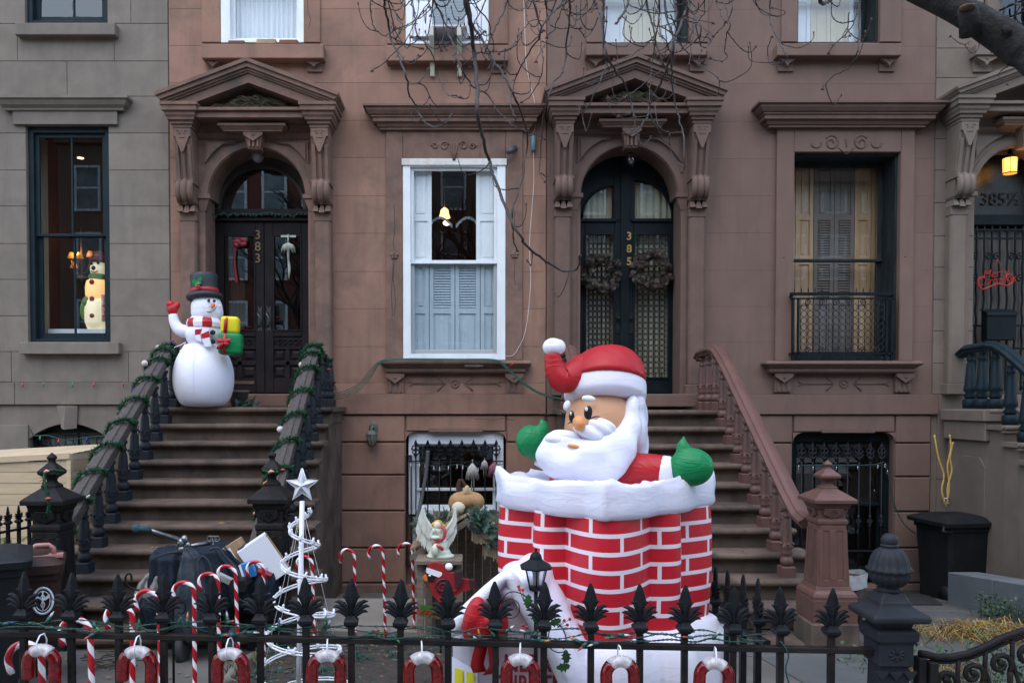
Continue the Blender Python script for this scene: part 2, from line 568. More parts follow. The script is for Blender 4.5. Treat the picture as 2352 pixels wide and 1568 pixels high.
M_TWIG = pm('grey_brown_twig', (.040, .031, .028), (.10, .085, .077), 9, .7, .3, 90, contrast=(.5, .75))
M_BUD = pm('red_brown_bud', (.085, .028, .025), None, 5, .6, 0)
M_RBULB = pm('red_bulb_plastic', (.50, .02, .02), None, 5, .25, 0)
M_CANE = stripes('cane_stripes', (.40, .008, .016), (.80, .78, .82), .125, .64, .2)
M_WPL = pm('white_plastic', (.74, .75, .80), None, 5, .4, 0)
M_CABLE = pm('white_cable', (.62, .62, .60), None, 5, .5, 0)
def sheet(name, pts, mat, label=None, lift=0.0, kind='structure'):
 b = MB()
 n = len(pts)
 b.add([(x, y, G(y) + lift) for x, y in pts], [list(range(n))])
 o = b.build(name, mat)
 return tag(o, kind=kind)
b = MB()
ys = [2.9 + .35 * k for k in range(23)]
xs = [-14 + 2 * k for k in range(16)]
b.add([(x, y, G(y)) for y in ys for x in xs], [(j * 16 + i, j * 16 + i + 1, j * 16 + i + 17, j * 16 + i + 16) for j in range(22) for i in range(15)])
tag(b.build('ground', M_CONC), kind='structure')
b = MB()
b.box(-60, 60, -2.4, 2.75, -.3, .345)
b.box(-60, 60, -2.55, -2.4, -.3, .34)
pav = tag(b.build('pavement', M_PAVE), kind='structure')
tag(MB().box(-60, 60, -9.5, -2.55, -.3, .20).build('road', M_ASPH), kind='structure')
tag(MB().box(-60, 60, -14, -9.5, -.3, .345).build('far_pavement', M_PAVE), kind='structure')
tag(MB().box(-400, 400, -400, 400, -1.2, -.75).build('terrain', M_CONC), kind='structure')
tag(MB().box(-9, 2.0, 2.75, 3.02, -.1, .42).build('fence_kerb', M_BLUE), kind='structure')
YW = 10.3
def wallcut(b, x0, x1, z0, z1, ya, yb, holes):
 """a wall slab with rectangular holes, as a grid of boxes"""
 xs = sorted({x0, x1, *[min(max(q, x0), x1) for h in holes for q in (h[0], h[1])]})
 zs = sorted({z0, z1, *[min(max(q, z0), z1) for h in holes for q in (h[2], h[3])]})
 nx, nz = len(xs), len(zs)
 def solid(i, k):
  if i < 0 or k < 0 or i >= nx - 1 or k >= nz - 1: return False
  cx, cz = (xs[i] + xs[i + 1]) / 2, (zs[k] + zs[k + 1]) / 2
  return not any(h[0] < cx < h[1] and h[2] < cz < h[3] for h in holes)
 V = lambda x, y, z: (x, y, z)
 for i in range(nx - 1):
  for k in range(nz - 1):
   if not solid(i, k): continue
   a, c, d, e = xs[i], xs[i + 1], zs[k], zs[k + 1]
   b.add([(a, ya, d), (c, ya, d), (c, ya, e), (a, ya, e)], [(0, 1, 2, 3)])
   b.add([(a, yb, d), (c, yb, d), (c, yb, e), (a, yb, e)], [(3, 2, 1, 0)])
   if not solid(i - 1, k): b.add([(a, ya, d), (a, yb, d), (a, yb, e), (a, ya, e)], [(3, 2, 1, 0)])
   if not solid(i + 1, k): b.add([(c, ya, d), (c, yb, d), (c, yb, e), (c, ya, e)], [(0, 1, 2, 3)])
   if not solid(i, k - 1): b.add([(a, ya, d), (c, ya, d), (c, yb, d), (a, yb, d)], [(3, 2, 1, 0)])
   if not solid(i, k + 1): b.add([(a, ya, e), (c, ya, e), (c, yb, e), (a, yb, e)], [(0, 1, 2, 3)])
def prect(px0, py0, px1, py1, y=YW):
 pm_, xm = (py0 + py1) / 2, (px0 + px1) / 2
 return (W(px0, pm_, y).x, W(px1, pm_, y).x, W(xm, py1, y).z, W(xm, py0, y).z)
def blocks(wall, rows, xl, xr, holes, yf, depth, mat, gap, joints=None, bevel=.003, skip=()):
 """courses of stone between the row lines, each stone an object, cut round the openings"""
 for k in range(len(rows) - 1):
  if k in skip: continue
  z1, z0 = rows[k], rows[k + 1]
  hs = sorted([h for h in holes if h[2] < z1 - .01 and h[3] > z0 + .01])
  cuts = sorted([xl, xr] + list((joints or {}).get(k, [])) + [q for h in hs for q in h[:2] if xl < q < xr])
  for a, c in zip(cuts[:-1], cuts[1:]):
   if c - a < .02: continue
   m = (a + c) / 2
   lo, hi = z0, z1
   dead = False
   for h in hs:
    if h[0] < m < h[1]:
     if h[2] <= z0 + .02 and h[3] >= z1 - .02: dead = True
     elif h[3] < z1 - .02: lo = max(lo, h[3])
     else: hi = min(hi, h[2])
   if dead or hi - lo < .03: continue
   g = gap / 2
   MB().box(a + g, c - g, yf, yf + depth, lo + g, hi - g).build('stone_block', mat, wall, bevel=bevel)
def zrows(pys, px, y=YW):
 return [W(px, p, y).z for p in pys]
def xs_of(pxs, py, y=YW):
 return [W(p, py, y).x for p in pxs]
ZB = -.75
h1_low, h1_up, h1_base = prect(62, 288, 251, 785), prect(57, -80, 246, 52), prect(68, 968, 250, 1262)
h2_win, h2_up1, h2_up2, h2_door, h2_base = prect(926, 366, 1161, 827), prect(507, -90, 699, 99.7), prect(931, -90, 1123, 103), prect(468, 290, 708, 907), prect(932, 991, 1162.5, 1345)
h3_win, h3_up1, h3_up2, h3_door, h3_base = prect(1818.7, 352, 2063, 827), prect(1384, -90, 1582.5, 99.7), prect(1830.5, -90, 2020.5, 98.8), prect(1333, 290, 1575, 907), prect(1818.7, 993, 2052.5, 1345)
h4_door, h4_up = prect(2237, 290, 2480, 905), prect(2296, -90, 2400, 100)
X12, X23, X34 = W(390, 500, YW).x, W(1255, 500, YW).x, W(2145, 500, YW).x
ZT = W(1000, -110, YW).z
ZTOP = 12.5
def house(name, label, x0, x1, mat, holes):
 h = thing(name, label, 'house', ((x0 + x1) / 2, YW, ZB))
 b = MB()
 wallcut(b, x0, x1, ZB, ZTOP, YW + .012, YW + .28, holes)
 b.box(x0, x0 + .02, YW + .28, YW + 8, ZB, ZTOP)
 b.box(x1 - .02, x1, YW + .28, YW + 8, ZB, ZTOP)
 b.box(x0, x1, YW + 8, YW + 8.05, ZB, ZTOP)
 b.box(x0, x1, YW + .285, YW + 7.99, ZTOP - .3, ZTOP - .1)
 wl = b.build('wall', mat, h)
 return h, wl
H1, wall1 = house('grey_stone_house', 'grey sandstone row house with dark blue window frames', -7.4, X12 - .003, M_GREY, [h1_low, h1_up, h1_base])
H2, wall2 = house('reddish_brownstone_house', 'weathered reddish brownstone house numbered 383 with white window frames', X12 + .003, X23 - .003, M_BROWN, [h2_win, h2_up1, h2_up2, h2_door, h2_base])
H3, wall3 = house('painted_brownstone_house', 'smooth taupe brown painted house numbered 385 with black double door', X23 + .003, X34 - .003, M_TAUPE, [h3_win, h3_up1, h3_up2, h3_door, h3_base])
H4, wall4 = house('pale_brownstone_house', 'pale tan brownstone house with iron door gate and amber porch lantern', X34 + .003, X34 + 5.0, M_SAND, [h4_door, h4_up])
r1 = zrows([-110, -28, 54.5, 140.6, 221.5, 306, 391, 473.6, 559.5, 642, 725.5, 807.4, 878], 150)
j = {2: xs_of([40, 262], 100), 3: xs_of([154], 180), 11: xs_of([26, 295], 840), 1: xs_of([-60, 300], 0), 0: xs_of([300], -60)}
blocks(wall1, r1, -7.4, X12 - .006, [h1_low, h1_up], YW, .05, M_GREY, .0055, j)
r1b = zrows([975, 1080, 1180, 1270, 1360], 150)
blocks(wall1, zrows([878, 929], 150), -7.4, X12 - .006, [], YW - .035, .08, M_GREY, .006, {0: xs_of([37], 900)})
b = MB()
b.cornice(-7.4, X12 - .006, YW + .05, [(.086, W(150, 877.5, YW).z), (.095, W(150, 880, YW).z), (.086, W(150, 884, YW).z)])
a0, a1, zlo, zhi = h1_base
def arc_pts(xa, xb, z_spring, rise, n=12):
 c = (xa + xb) / 2
 return [(xa + (xb - xa) * k / n, z_spring + rise * math.sin(PI * k / n) ** .8) for k in range(n + 1)]
z_sp = W(150, 1007, YW).z
arc = arc_pts(a0, a1, z_sp, W(150, 972, YW).z - z_sp)
ztopb = W(150, 930, YW).z
b = MB()
for p, q in zip(arc[:-1], arc[1:]):
 b.prism([(p[0], p[1]), (q[0], q[1]), (q[0], ztopb), (p[0], ztopb)], YW + .004, YW + .1)
b.prism([(a0 - .34, W(0, 972, YW).z), (a0 - .16, z_sp + .02), (a0, z_sp), (a0, ztopb), (a0 - .34, ztopb)], YW + .0035, YW + .1)
b.prism([(a1 + .34, W(0, 972, YW).z), (a1 + .16, z_sp + .02), (a1, z_sp), (a1, ztopb), (a1 + .34, ztopb)], YW + .0035, YW + .1)
b.build('arched_window_head', M_GREY, wall1)
blocks(wall1, r1b, -7.4, X12 - .006, [(a0, a1, zlo, z_sp + .3)], YW - .02, .06, M_GREY, .008, {0: xs_of([-30, 320], 1020)})
zk0, zk1 = W(155, 983, YW).z, W(155, 931, YW).z
b = MB()
b.loft([[Vector((W(143, 1000, YW).x, YW - .02, zk0)), Vector((W(155, 1000, YW).x, YW - .09, zk0 - .015)), Vector((W(178, 1000, YW).x, YW - .02, zk0)), Vector((W(160, 1000, YW).x, YW + .05, zk0))],
  [Vector((W(132, 1000, YW).x, YW - .02, zk1)), Vector((W(158, 1000, YW).x, YW - .09, zk1)), Vector((W(181, 1000, YW).x, YW - .02, zk1)), Vector((W(160, 1000, YW).x, YW + .05, zk1))]], smooth=False)
b.build('keystone', M_GREY, H1)
def sill(parent, px0, py0, px1, py1, proj, mat, round_=False):
 x0, x1, z0, z1 = prect(px0, py0, px1, py1, YW - proj)
 t = z1 - z0
 b = MB()
 if round_:
  b.cornice(x0 + proj, x1 - proj, YW + .03, [(.03 + p, z1 - t * f) for p, f in ((0, -.03), (proj - .02, -.02), (proj, .08), (proj + .005, .22), (proj - .015, .36), (proj - .04, .40), (proj - .04, .5), (proj - .07, .6), (proj - .07, .85), (proj - .09, 1), (0, 1))])
 else:
  b.box(x0, x1, YW - proj, YW + .03, z0, z1)
 return b.build('sill', mat, parent, bevel=0 if round_ else .008)
sill(H1, 44, 785.5, 272.5, 813, .11, M_GREY)
sill(H1, 33, 52.5, 264, 80, .11, M_GREY)
x0, x1, z0, z1 = prect(33.4, 251, 272.5, 288.5)
MB().box(x0, x1, YW - .045, YW + .03, z0, z1).build('lintel', M_GREY, H1, bevel=.005)
zt, zb_ = W(150, 217.5, YW - .16).z, W(150, 252, YW - .05).z
MB().cornice(x0 - .0, x1 + .0, YW + .02, [(.02, zt + .012), (.18, zt), (.18, zt - .035), (.155, zt - .05), (.13, zt - .10), (.09, zt - .135), (.09, zt - .155), (.075, zt - .165), (.075, zb_), (.02, zb_)]).build('window_cornice', M_GREY, H1)
r2 = zrows([-110, -62, 21, 105.5, 190, 277, 362, 450, 536, 623.5, 709, 796, 879, 904], 820)
blocks(wall2, r2, X12 + .006, X23 - .006, [h2_win, h2_up1, h2_up2, h2_door], YW, .05, M_BROWN, .0028, bevel=.0015)
blocks(wall2, zrows([904, 950.5], 820), X12 + .006, X23 - .006, [h2_door], YW - .05, .09, M_BROWN, .004)
r2b = zrows([953, 1015, 1090, 1172, 1257, 1337], 820)
hb = (h2_base[0], h2_base[1], h2_base[2], h2_base[3])
blocks(wall2, r2b, X12 + .006, X23 - .006, [hb], YW - .02, .07, M_BROWN, .022, bevel=.008)
MB().box(X12 + .006, h2_base[0] - .01, YW - .05, YW + .05, ZB, W(800, 1339, YW).z).build('plinth', M_BTRIM, H2, bevel=.01)
MB().box(h2_base[1] + .01, X23 - .01, YW - .05, YW + .05, ZB, W(800, 1339, YW).z).build('plinth', M_BTRIM, H2, bevel=.01)
r3 = zrows([-110, -60, 22, 107, 193, 280, 365, 450, 535, 621, 704, 785, 905], 1700)
blocks(wall3, r3, X23 + .006, X34 - .006, [h3_win, h3_up1, h3_up2, h3_door], YW, .05, M_TAUPE, .0014, bevel=.0008)
blocks(wall3, zrows([905, 951], 1700), X23 + .006, X34 + .06, [h3_door], YW - .05, .09, M_TAUPE, .004)
r3b = zrows([953, 1017, 1094, 1174, 1257, 1337, 1420], 2100)
blocks(wall3, r3b, X23 + .006, X34 - .006, [h3_base], YW - .02, .07, M_TAUPE, .022, bevel=.008)
r4 = zrows([-110, -55, 12, 111, 179, 245, 319, 391, 466, 542, 614, 688, 760, 834, 905], 2160)
blocks(wall4, r4, X34 + .008, X34 + 4.9, [h4_door, h4_up], YW, .05, M_SAND, .006)
r4b = zrows([905, 1000, 1100, 1200, 1300, 1400], 2160)
blocks(wall4, r4b, X34 + .07, X34 + 4.9, [h4_door], YW - .02, .06, M_SAND, .006)
def surround(parent, hole, px0, px1, mat, top_py=None, bot_py=None, proj=.03, ears=False):
 """raised architrave strips round an opening"""
 a, c, d, e = hole
 xo0, xo1 = W(px0, 500, YW - proj).x, W(px1, 500, YW - proj).x
 zt = W(1000, top_py, YW).z if top_py is not None else e + .35
 zb = W(1000, bot_py, YW).z if bot_py is not None else d
 for bx in ((xo0, a - .001, YW - proj, zb, zt), (c + .001, xo1, YW - proj, zb, zt), (a + .001, c - .001, YW - proj + .002, e + .002, zt)):
  if bx[4] - bx[3] > .02:
   b = MB()
   b.box(bx[0], bx[1], bx[2], YW + .03, bx[3], bx[4])
   b.build('architrave', mat, parent, bevel=.006)
 for xq in (a, c):
  MB().box(xq - .004, xq + .004, YW - proj + .004, YW + .2, zb + .003, e).build('window_reveal', mat, parent)
def corbel(parent, px0, px1, py0, py1, mat, proj=.09):
 """small bracket with a pointed drop under a sill"""
 x0, x1, z0, z1 = prect(px0, py0, px1, py1, YW - proj)
 c = (x0 + x1) / 2
 h = z1 - z0
 b = MB()
 b.box(x0 + .01, x1 - .01, YW - .03, YW + .02, z0, z1)
 b.prism([(x0, z1), (x1, z1), (x1, z1 - h * .22), (c + .03, z1 - h * .5), (c, z1 - h * .75), (c - .03, z1 - h * .5), (x0, z1 - h * .22)], YW - proj, YW - .028)
 b.tube([(c, YW - proj - .008, z1 - h * .25), (c, YW - proj + .01, z1 - h * .25)], .014, 8)
 return b.build('corbel', mat, parent)
def tall_corbel(parent, px0, px1, py0, py1, mat):
 x0, x1, z0, z1 = prect(px0, py0, px1, py1, YW - .06)
 c, h, wd = (x0 + x1) / 2, z1 - z0, x1 - x0
 b = MB()
 b.box(x0, x1, YW - .05, YW + .02, z0, z1 - .01)
 b.prism([(x0 - .01, z1), (x1 + .01, z1), (x1 + .01, z1 - h * .15), (c, z1 - h * .5), (x0 - .01, z1 - h * .15)], YW - .10, YW - .048)
 b.tube([(c, YW - .108, z1 - h * .2), (c, YW - .09, z1 - h * .2)], .016, 8)
 for q in (-.3, 0, .3):
  b.box(c + q * wd - .012, c + q * wd + .012, YW - .062, YW - .048, z0 + .015, z1 - h * (.55 if q == 0 else .4))
 return b.build('corbel', mat, parent)
def scroll_tube(cx, cz, r, turns, y, sgn=1, start=0.0, n=26, k=.12):
 return [(cx + sgn * (r * (1 - (1 - k) * i / n)) * math.cos(start + turns * 2 * PI * i / n), y, cz + (r * (1 - (1 - k) * i / n)) * math.sin(start + turns * 2 * PI * i / n)) for i in range(n + 1)]
def arrow_panel(parent, px0, px1, py0, py1, mat, patch=None):
 """incised arrows and a rosette between the corbels"""
 x0, x1, z0, z1 = prect(px0, py0, px1, py1)
 c, zc, wd, h = (x0 + x1) / 2, (z0 + z1) / 2, x1 - x0, z1 - z0
 b = MB()
 y = YW - .006
 for s in (-1, 1):
  b.tube([(c + s * wd * .42, y, zc), (c + s * wd * .10, y, zc)], .009, 6)
  b.tube([(c + s * wd * .18, y, zc + h * .38), (c + s * wd * .10, y, zc), (c + s * wd * .18, y, zc - h * .38)], .009, 6)
  b.tube([(c + s * wd * .46, y, zc + h * .12), (c + s * wd * .42, y, zc), (c + s * wd * .46, y, zc - h * .12)], .008, 6)
 b.tube([(c + .05 * math.cos(t), y, zc + .05 * math.sin(t)) for t in [2 * PI * k / 16 for k in range(17)]], .009, 6)
 b.ell((c, y, zc), .022, .012, .022, 10, 6)
 b.build('arrow_relief', mat, parent)
def rosette(parent, px, py, mat, diamond=False):
 p = W(px, py, YW - .03)
 b = MB()
 if diamond:
  b.prism([(p.x + dx, p.z + dz) for dx, dz in ((-.055, 0), (0, -.055), (.055, 0), (0, .055))], p.y - .012, p.y + .01)
  b.ell((p.x, p.y - .014, p.z), .02, .012, .02, 10, 6)
  for k in range(4):
   a = PI / 4 + PI / 2 * k
   b.ell((p.x + .026 * math.cos(a - PI / 4), p.y - .013, p.z + .026 * math.sin(a - PI / 4)), .012, .008, .012, 8, 5)
 else:
  for k in range(5):
   a = PI / 2 + 2 * PI * k / 5
   b.ell((p.x + .028 * math.cos(a), p.y - .004, p.z + .028 * math.sin(a)), .024, .018, .024, 10, 6)
  b.ell((p.x, p.y - .016, p.z), .014, .012, .014, 8, 5)
 return b.build('rosette', mat, parent)
def hood_cornice(parent, px0, px1, py_top, py_bot, inner0, inner1, mat, proj=.26):
 xi0, xi1 = W(inner0, 250, YW).x, W(inner1, 250, YW).x
 zt, zb = W(1000, py_top, YW - proj).z, W(1000, py_bot, YW - .05).z
 h = zt - zb
 b = MB()
 P = [(0, 1.03), (proj, 1.0), (proj, .90), (proj - .03, .87), (proj - .035, .76), (proj - .07, .60), (proj - .09, .57), (proj - .09, .50), (proj - .11, .48), (proj - .11, .30), (proj - .15, .27), (proj - .17, .12), (proj - .19, .09), (proj - .19, 0), (0, 0)]
 b.cornice(xi0, xi1, YW + .02, [(.02 + p, zb + h * f) for p, f in P])
 return b.build('window_cornice', mat, parent)
surround(H2, h2_win, 886.5, 1200.5, M_BTRIM, 299, 828)
hood_cornice(H2, 858, 1231, 237, 299, 890, 1200, M_BTRIM)
sill(H2, 877, 828, 1215, 856, .17, M_BTRIM, True)
tall_corbel(H2, 889, 927, 858, 903, M_BTRIM)
tall_corbel(H2, 1162, 1200, 858, 903, M_BTRIM)
arrow_panel(H2, 932, 1158, 860, 902, M_BTRIM)
rosette(H2, 906, 586.6, M_BTRIM)
rosette(H2, 1182, 585, M_BTRIM)
b = MB()      # broken carved ornament above the window
zc, zlow = W(1040, 345, YW - .03).z, W(1040, 372, YW - .03).z
pts = [(934, 372), (935, 344), (953, 344), (960, 336), (975, 330), (990, 334), (1003, 326), (1022, 323), (1040, 328), (1060, 323), (1075, 328), (1085, 341), (1098, 343), (1102, 330), (1101, 372)]
b.prism([(W(p, q, YW - .03).x, W(p, q, YW - .03).z) for p, q in pts], YW - .045, YW - .028)
y = YW - .05
for px, py, r, s, st in ((1021, 335, .055, 1, .3), (1064, 334, .055, -1, .3), (998, 335, .04, -1, 0), (1085, 336, .04, 1, 0)):
 p = W(px, py, YW - .05)
 b.tube(scroll_tube(p.x, p.z, r, 1.2, y, s, st, k=.4), .010, 6)
p = W(1043, 350, YW - .05)
for s in (-1, 0, 1):
 b.tube([(p.x, y, p.z - .10), (p.x + s * .02, y, p.z), (p.x + s * .05, y, p.z + .12)], [.018, .014, .008], 6)
b.build('carved_ornament', M_BTRIM, H2)
surround(H2, h2_up1, 466, 737, M_BROWN, -112)
surround(H2, h2_up2, 890, 1166, M_BROWN, -112)
sill(H2, 462, 100.5, 743, 134, .15, M_BROWN)
sill(H2, 886, 103.5, 1168, 140, .15, M_BROWN)
corbel(H2, 471, 505, 135, 160, M_BTRIM)
corbel(H2, 701, 739, 135, 160, M_BTRIM)
corbel(H2, 1130, 1164, 141, 163, M_BTRIM)
MB().pbox(896, 141, 930, 158, YW - .02, YW + .02).build('broken_corbel', M_BTRIM, H2, bevel=.01)
M_CRK = pm('crack_shadow', (.030, .022, .018), None, 5, .95, 0)
for pl in ([(905, 470), (907, 520), (904, 555), (906, 580)], [(906, 596), (903, 640), (909, 690), (905, 730)], [(903, 600), (900, 660), (901, 740)], [(1180, 560), (1176, 540), (1183, 515), (1180, 480)], [(1183, 597), (1181, 630), (1184, 660)], [(706, -20), (707, 30), (714, 45), (708, 70)], [(1090, 961), (1130, 964), (1160, 960), (1185, 966)]):
 P = [W(x, y, YW - (.03 if y < 900 else .05)) for x, y in pl]
 Q = []
 for u, v in zip(P[:-1], P[1:]):
  for k in range(6):
   p = u.lerp(v, k / 6); p.x += .008 * noise.noise(p * 30); Q.append(p)
 MB().tube(Q, .0028, 4).build('wall_crack', M_CRK, H2)
surround(H3, h3_win, 1783.5, 2100, M_TAUPE, 290, 829, .05)
hood_cornice(H3, 1748, 2138, 230, 296, 1783, 2092, M_TTRIM, .30)
sill(H3, 1765, 829, 2116, 856, .19, M_TTRIM, True)
tall_corbel(H3, 1780, 1818, 858, 900, M_TTRIM)
tall_corbel(H3, 2058, 2096, 858, 900, M_TTRIM)
arrow_panel(H3, 1825, 2050, 860, 902, M_TTRIM)
rosette(H3, 1798, 591, M_TTRIM, True)
rosette(H3, 2078, 589, M_TTRIM, True)
b = MB()
p = W(1944, 328, YW - .05)
y = YW - .052
for s in (-1, 1):
 b.tube(scroll_tube(p.x + s * .19, p.z, .085, 1.1, y, s, 2.6, k=.3), .011, 6)
 b.tube([(p.x + s * .19 + s * .085 * math.cos(t), y, p.z + .005 + .085 * math.sin(t)) for t in [PI * (.2 + .8 * k / 10) for k in range(11)]], .009, 6)
 b.tube([(p.x + s * .38 + s * .06 * math.cos(t), y, p.z - .01 + .05 * math.sin(t)) for t in [PI * (.9 + 1.1 * k / 12) for k in range(13)]], .010, 6)
 b.tube([(p.x + s * .10, y, p.z - .06), (p.x + s * .05, y, p.z - .1), (p.x, y, p.z - .15)], .007, 6)
b.tube([(p.x, y, p.z + .05), (p.x, y, p.z - .06)], [.012, .004], 6)
b.build('carved_scroll', M_TTRIM, H3)
surround(H3, h3_up1, 1346, 1624, M_TAUPE, -112)
surround(H3, h3_up2, 1792, 2066.5, M_TAUPE, -112)
sill(H3, 1346, 100.5, 1627, 127, .15, M_TAUPE)
sill(H3, 1786, 99.5, 2072, 127.7, .15, M_TAUPE)
for a, c in ((1350, 1387), (1586, 1623), (1790, 1829), (2024, 2063)):
 corbel(H3, a, c, 129, 159, M_TTRIM)
surround(H4, h4_up, 2262, 2440, M_SAND, -112)
sill(H4, 2242, 101, 2450, 126, .15, M_SAND)
corbel(H4, 2245, 2290, 126, 158, M_SAND, .12)
def hood(parent, px, py_apex, mat, py_spring, py_bot, mat2=None):
 """pedimented door hood on scroll brackets: returns centre x and base height"""
 mat2 = mat2 or mat
 YH = YW - .5
 cx = W(px, 150, YH).x
 za = W(px, py_apex, YH).z
 zb = za - .415
 out = {}
 b = MB()
 def chev(hw, lift, t, y0, drop=0.0, hw2=None):
  hw2 = hw2 or hw
  sl = .415 / 1.115
  top = zb + .415 + lift
  b.prism([(cx - hw, top - hw * sl), (cx, top), (cx + hw, top - hw * sl), (cx + hw2, top - hw2 * sl - t), (cx, top - t), (cx - hw2, top - hw2 * sl - t)], y0, YW + .02)
 chev(1.115, 0, .045, YH, hw2=1.105)
 chev(1.10, -.045, .055, YH + .025, hw2=1.06)
 chev(1.055, -.10, .03, YH + .055)
 chev(1.03, -.13, .022, YH + .075)
 b.build('raking_cornice', mat, parent, bevel=.006)
 b = MB()
 sl = .415 / 1.115
 b.prism([(cx - .93, zb + .262 - .93 * sl), (cx, zb + .262), (cx + .93, zb + .262 - .93 * sl), (cx + .93, zb - .10), (cx + .64, zb - .085), (cx, zb + .15), (cx - .64, zb - .085), (cx - .93, zb - .10)], YH + .10, YW - .15)
 b.build('pediment_frame', mat, parent, bevel=.006)
 b = MB()
 b.prism([(cx - .7, zb - .14), (cx + .7, zb - .14), (cx, zb + .2)], YW - .06, YW + .01)
 b.build('tympanum', mat, parent)
 for s in (-1, 1):
  b = MB()
  a, c = (cx + .725, cx + .96) if s > 0 else (cx - .96, cx - .725)
  prof = [(.02, zb - .09), (.11, zb - .092), (.11, zb - .13), (.095, zb - .14), (.095, zb - .19), (.07, zb - .205), (.068, zb - .235), (.05, zb - .26), (.045, zb - .285), (.02, zb - .295), (.02, zb - .325), (.0, zb - .335), (0, zb - .365), (-.02, zb - .37)]
  vs, fs = [], []
  for p, z in prof:
   vs += [(a - p, YW, z), (a - p, YW - .32 - p * 1.2, z), (c + p, YW - .32 - p * 1.2, z), (c + p, YW, z)]
  for i in range(len(prof) - 1):
   q, r = i * 4, i * 4 + 4
   fs += [(q + k, q + k + 1, r + k + 1, r + k) for k in range(3)]
  n = len(vs)
  fs += [(3, 2, 1, 0), (n - 4, n - 3, n - 2, n - 1)]
  b.add(vs, fs)
  b.build('entablature_block', mat, parent)
 b = MB()
 b.box(cx - .66, cx + .66, YW - .36, YW - .05, zb - .26, zb - .185)
 b.box(cx - .66, cx + .66, YW - .40, YW - .05, zb - .184, zb - .145)
 b.build('lintel', mat, parent, bevel=.005)
 b = MB()
 b.box(cx - .72, cx + .72, YW - .10, YW + .02, zb - .34, zb - .261)
 b.cornice(cx - .70, cx + .70, YW, [(.10, zb - .34), (.10, zb - .37), (.07, zb - .40), (.05, zb - .42)])
 b.build('soffit_moulding', mat, parent)
 zsp = W(px, py_spring, YW).z
 zfl = W(px, py_bot, YW).z
 ac = cx
 r = .61
 b = MB()
 ztop = zb - .37
 N = 24
 arc = [(ac + r * math.cos(PI * k / N), zsp + r * math.sin(PI * k / N)) for k in range(N + 1)]
 def slab(b, arc, xr, zt, ya, yb):
  for p, q in zip(arc[:-1], arc[1:]):
   b.prism([(p[0], p[1]), (p[0], zt), (q[0], zt), (q[0], q[1])], ya, yb)
  b.box(ac + arc[0][0] - ac, xr, ya, yb, zsp, zt)
  b.box(2 * ac - xr, arc[-1][0], ya, yb, zsp, zt)
 slab(b, arc, ac + .75, ztop, YW - .035, YW + .36)
 b.build('arch_spandrel', mat2, parent)
 b = MB()      # archivolt
 for k in range(N):
  t0, t1 = PI * k / N, PI * (k + 1) / N
  for ra, rb, ya in ((r + .012, r + .085, YW - .055), (r + .085, r + .115, YW - .042)):
   b.prism([(ac + ra * math.cos(t0), zsp + ra * math.sin(t0)), (ac + rb * math.cos(t0), zsp + rb * math.sin(t0)), (ac + rb * math.cos(t1), zsp + rb * math.sin(t1)), (ac + ra * math.cos(t1), zsp + ra * math.sin(t1))], ya, YW - .03)
 b.build('archivolt', mat2, parent)
 for s in (-1, 1):      # raised spandrel panels
  b = MB()
  xo, xi = .655, .17
  rr = r + .16
  pts = [(xo, ztop - zsp - .085), (xi, ztop - zsp - .085)]
  t0 = math.acos(min(1, xi / rr)); t1 = math.acos(min(1, xo / rr))
  for k in range(9):
   t = t0 + (t1 - t0) * k / 8
   pts.append((rr * math.cos(t), rr * math.sin(t)))
  pts = [p for p in pts if p[1] < ztop - zsp - .08]
  b.prism([(ac + s * p[0], zsp + p[1]) for p in pts], YW - .06, YW - .03)
  cxp = sum(p[0] for p in pts) / len(pts); czp = sum(p[1] for p in pts) / len(pts)
  b.prism([(ac + s * (cxp + (p[0] - cxp) * .8), zsp + czp + (p[1] - czp) * .8) for p in pts], YW - .08, YW - .058)
  b.build('spandrel_panel', mat2, parent)
 b = MB()
 k0, k1 = zsp + r - .055, ztop - .02
 b.loft([[Vector((ac - .075, YW - .16, k0)), Vector((ac + .075, YW - .16, k0)), Vector((ac + .075, YW, k0)), Vector((ac - .075, YW, k0))],
   [Vector((ac - .115, YW - .20, k1)), Vector((ac + .115, YW - .20, k1)), Vector((ac + .115, YW, k1)), Vector((ac - .115, YW, k1))]], smooth=False)
 for q in (-.05, 0, .05):
  b.box(ac + q - .012, ac + q + .012, YW - .20, YW - .165, k0 + .02, k0 + .19)
 b.prism([(ac - .12, k1 + .02), (ac + .12, k1 + .02), (ac + .12, k1 - .03), (ac, k1 - .11), (ac - .12, k1 - .03)], YW - .225, YW - .18)
 b.tube([(ac, YW - .235, k1 - .03), (ac, YW - .21, k1 - .03)], .02, 10)
 b.cornice(ac - .13, ac + .13, YW, [(.29, k1 + .09), (.29, k1 + .06), (.27, k1 + .05), (.25, k1 + .03), (.235, k1 + .02), (.235, k1 + .005)])
 b.build('keystone', mat2, parent, bevel=.003)
 zbk = zb - .37
 zs1 = zb - 1.01
 for s in (-1, 1):
  xa, xb = sorted((cx + s * .735, cx + s * .955))
  xm = (xa + xb) / 2
  b = MB()
  b.side([(YW, zbk), (YW - .30, zbk), (YW - .30, zbk - .10), (YW - .20, zs1), (YW, zs1)], xa, xb)
  for q in (-.075, .075):      # raised fillets down the face
   b.side([(YW - .285, zbk - .2), (YW - .305, zbk - .2), (YW - .222, zs1 + .02), (YW - .20, zs1 + .02)], xm + q - .022, xm + q + .022)
  b.side([(YW - .285, zbk - .3), (YW - .30, zbk - .3), (YW - .222, zs1 + .02), (YW - .20, zs1 + .02)], xm - .018, xm + .018)
  zt = zbk - .005
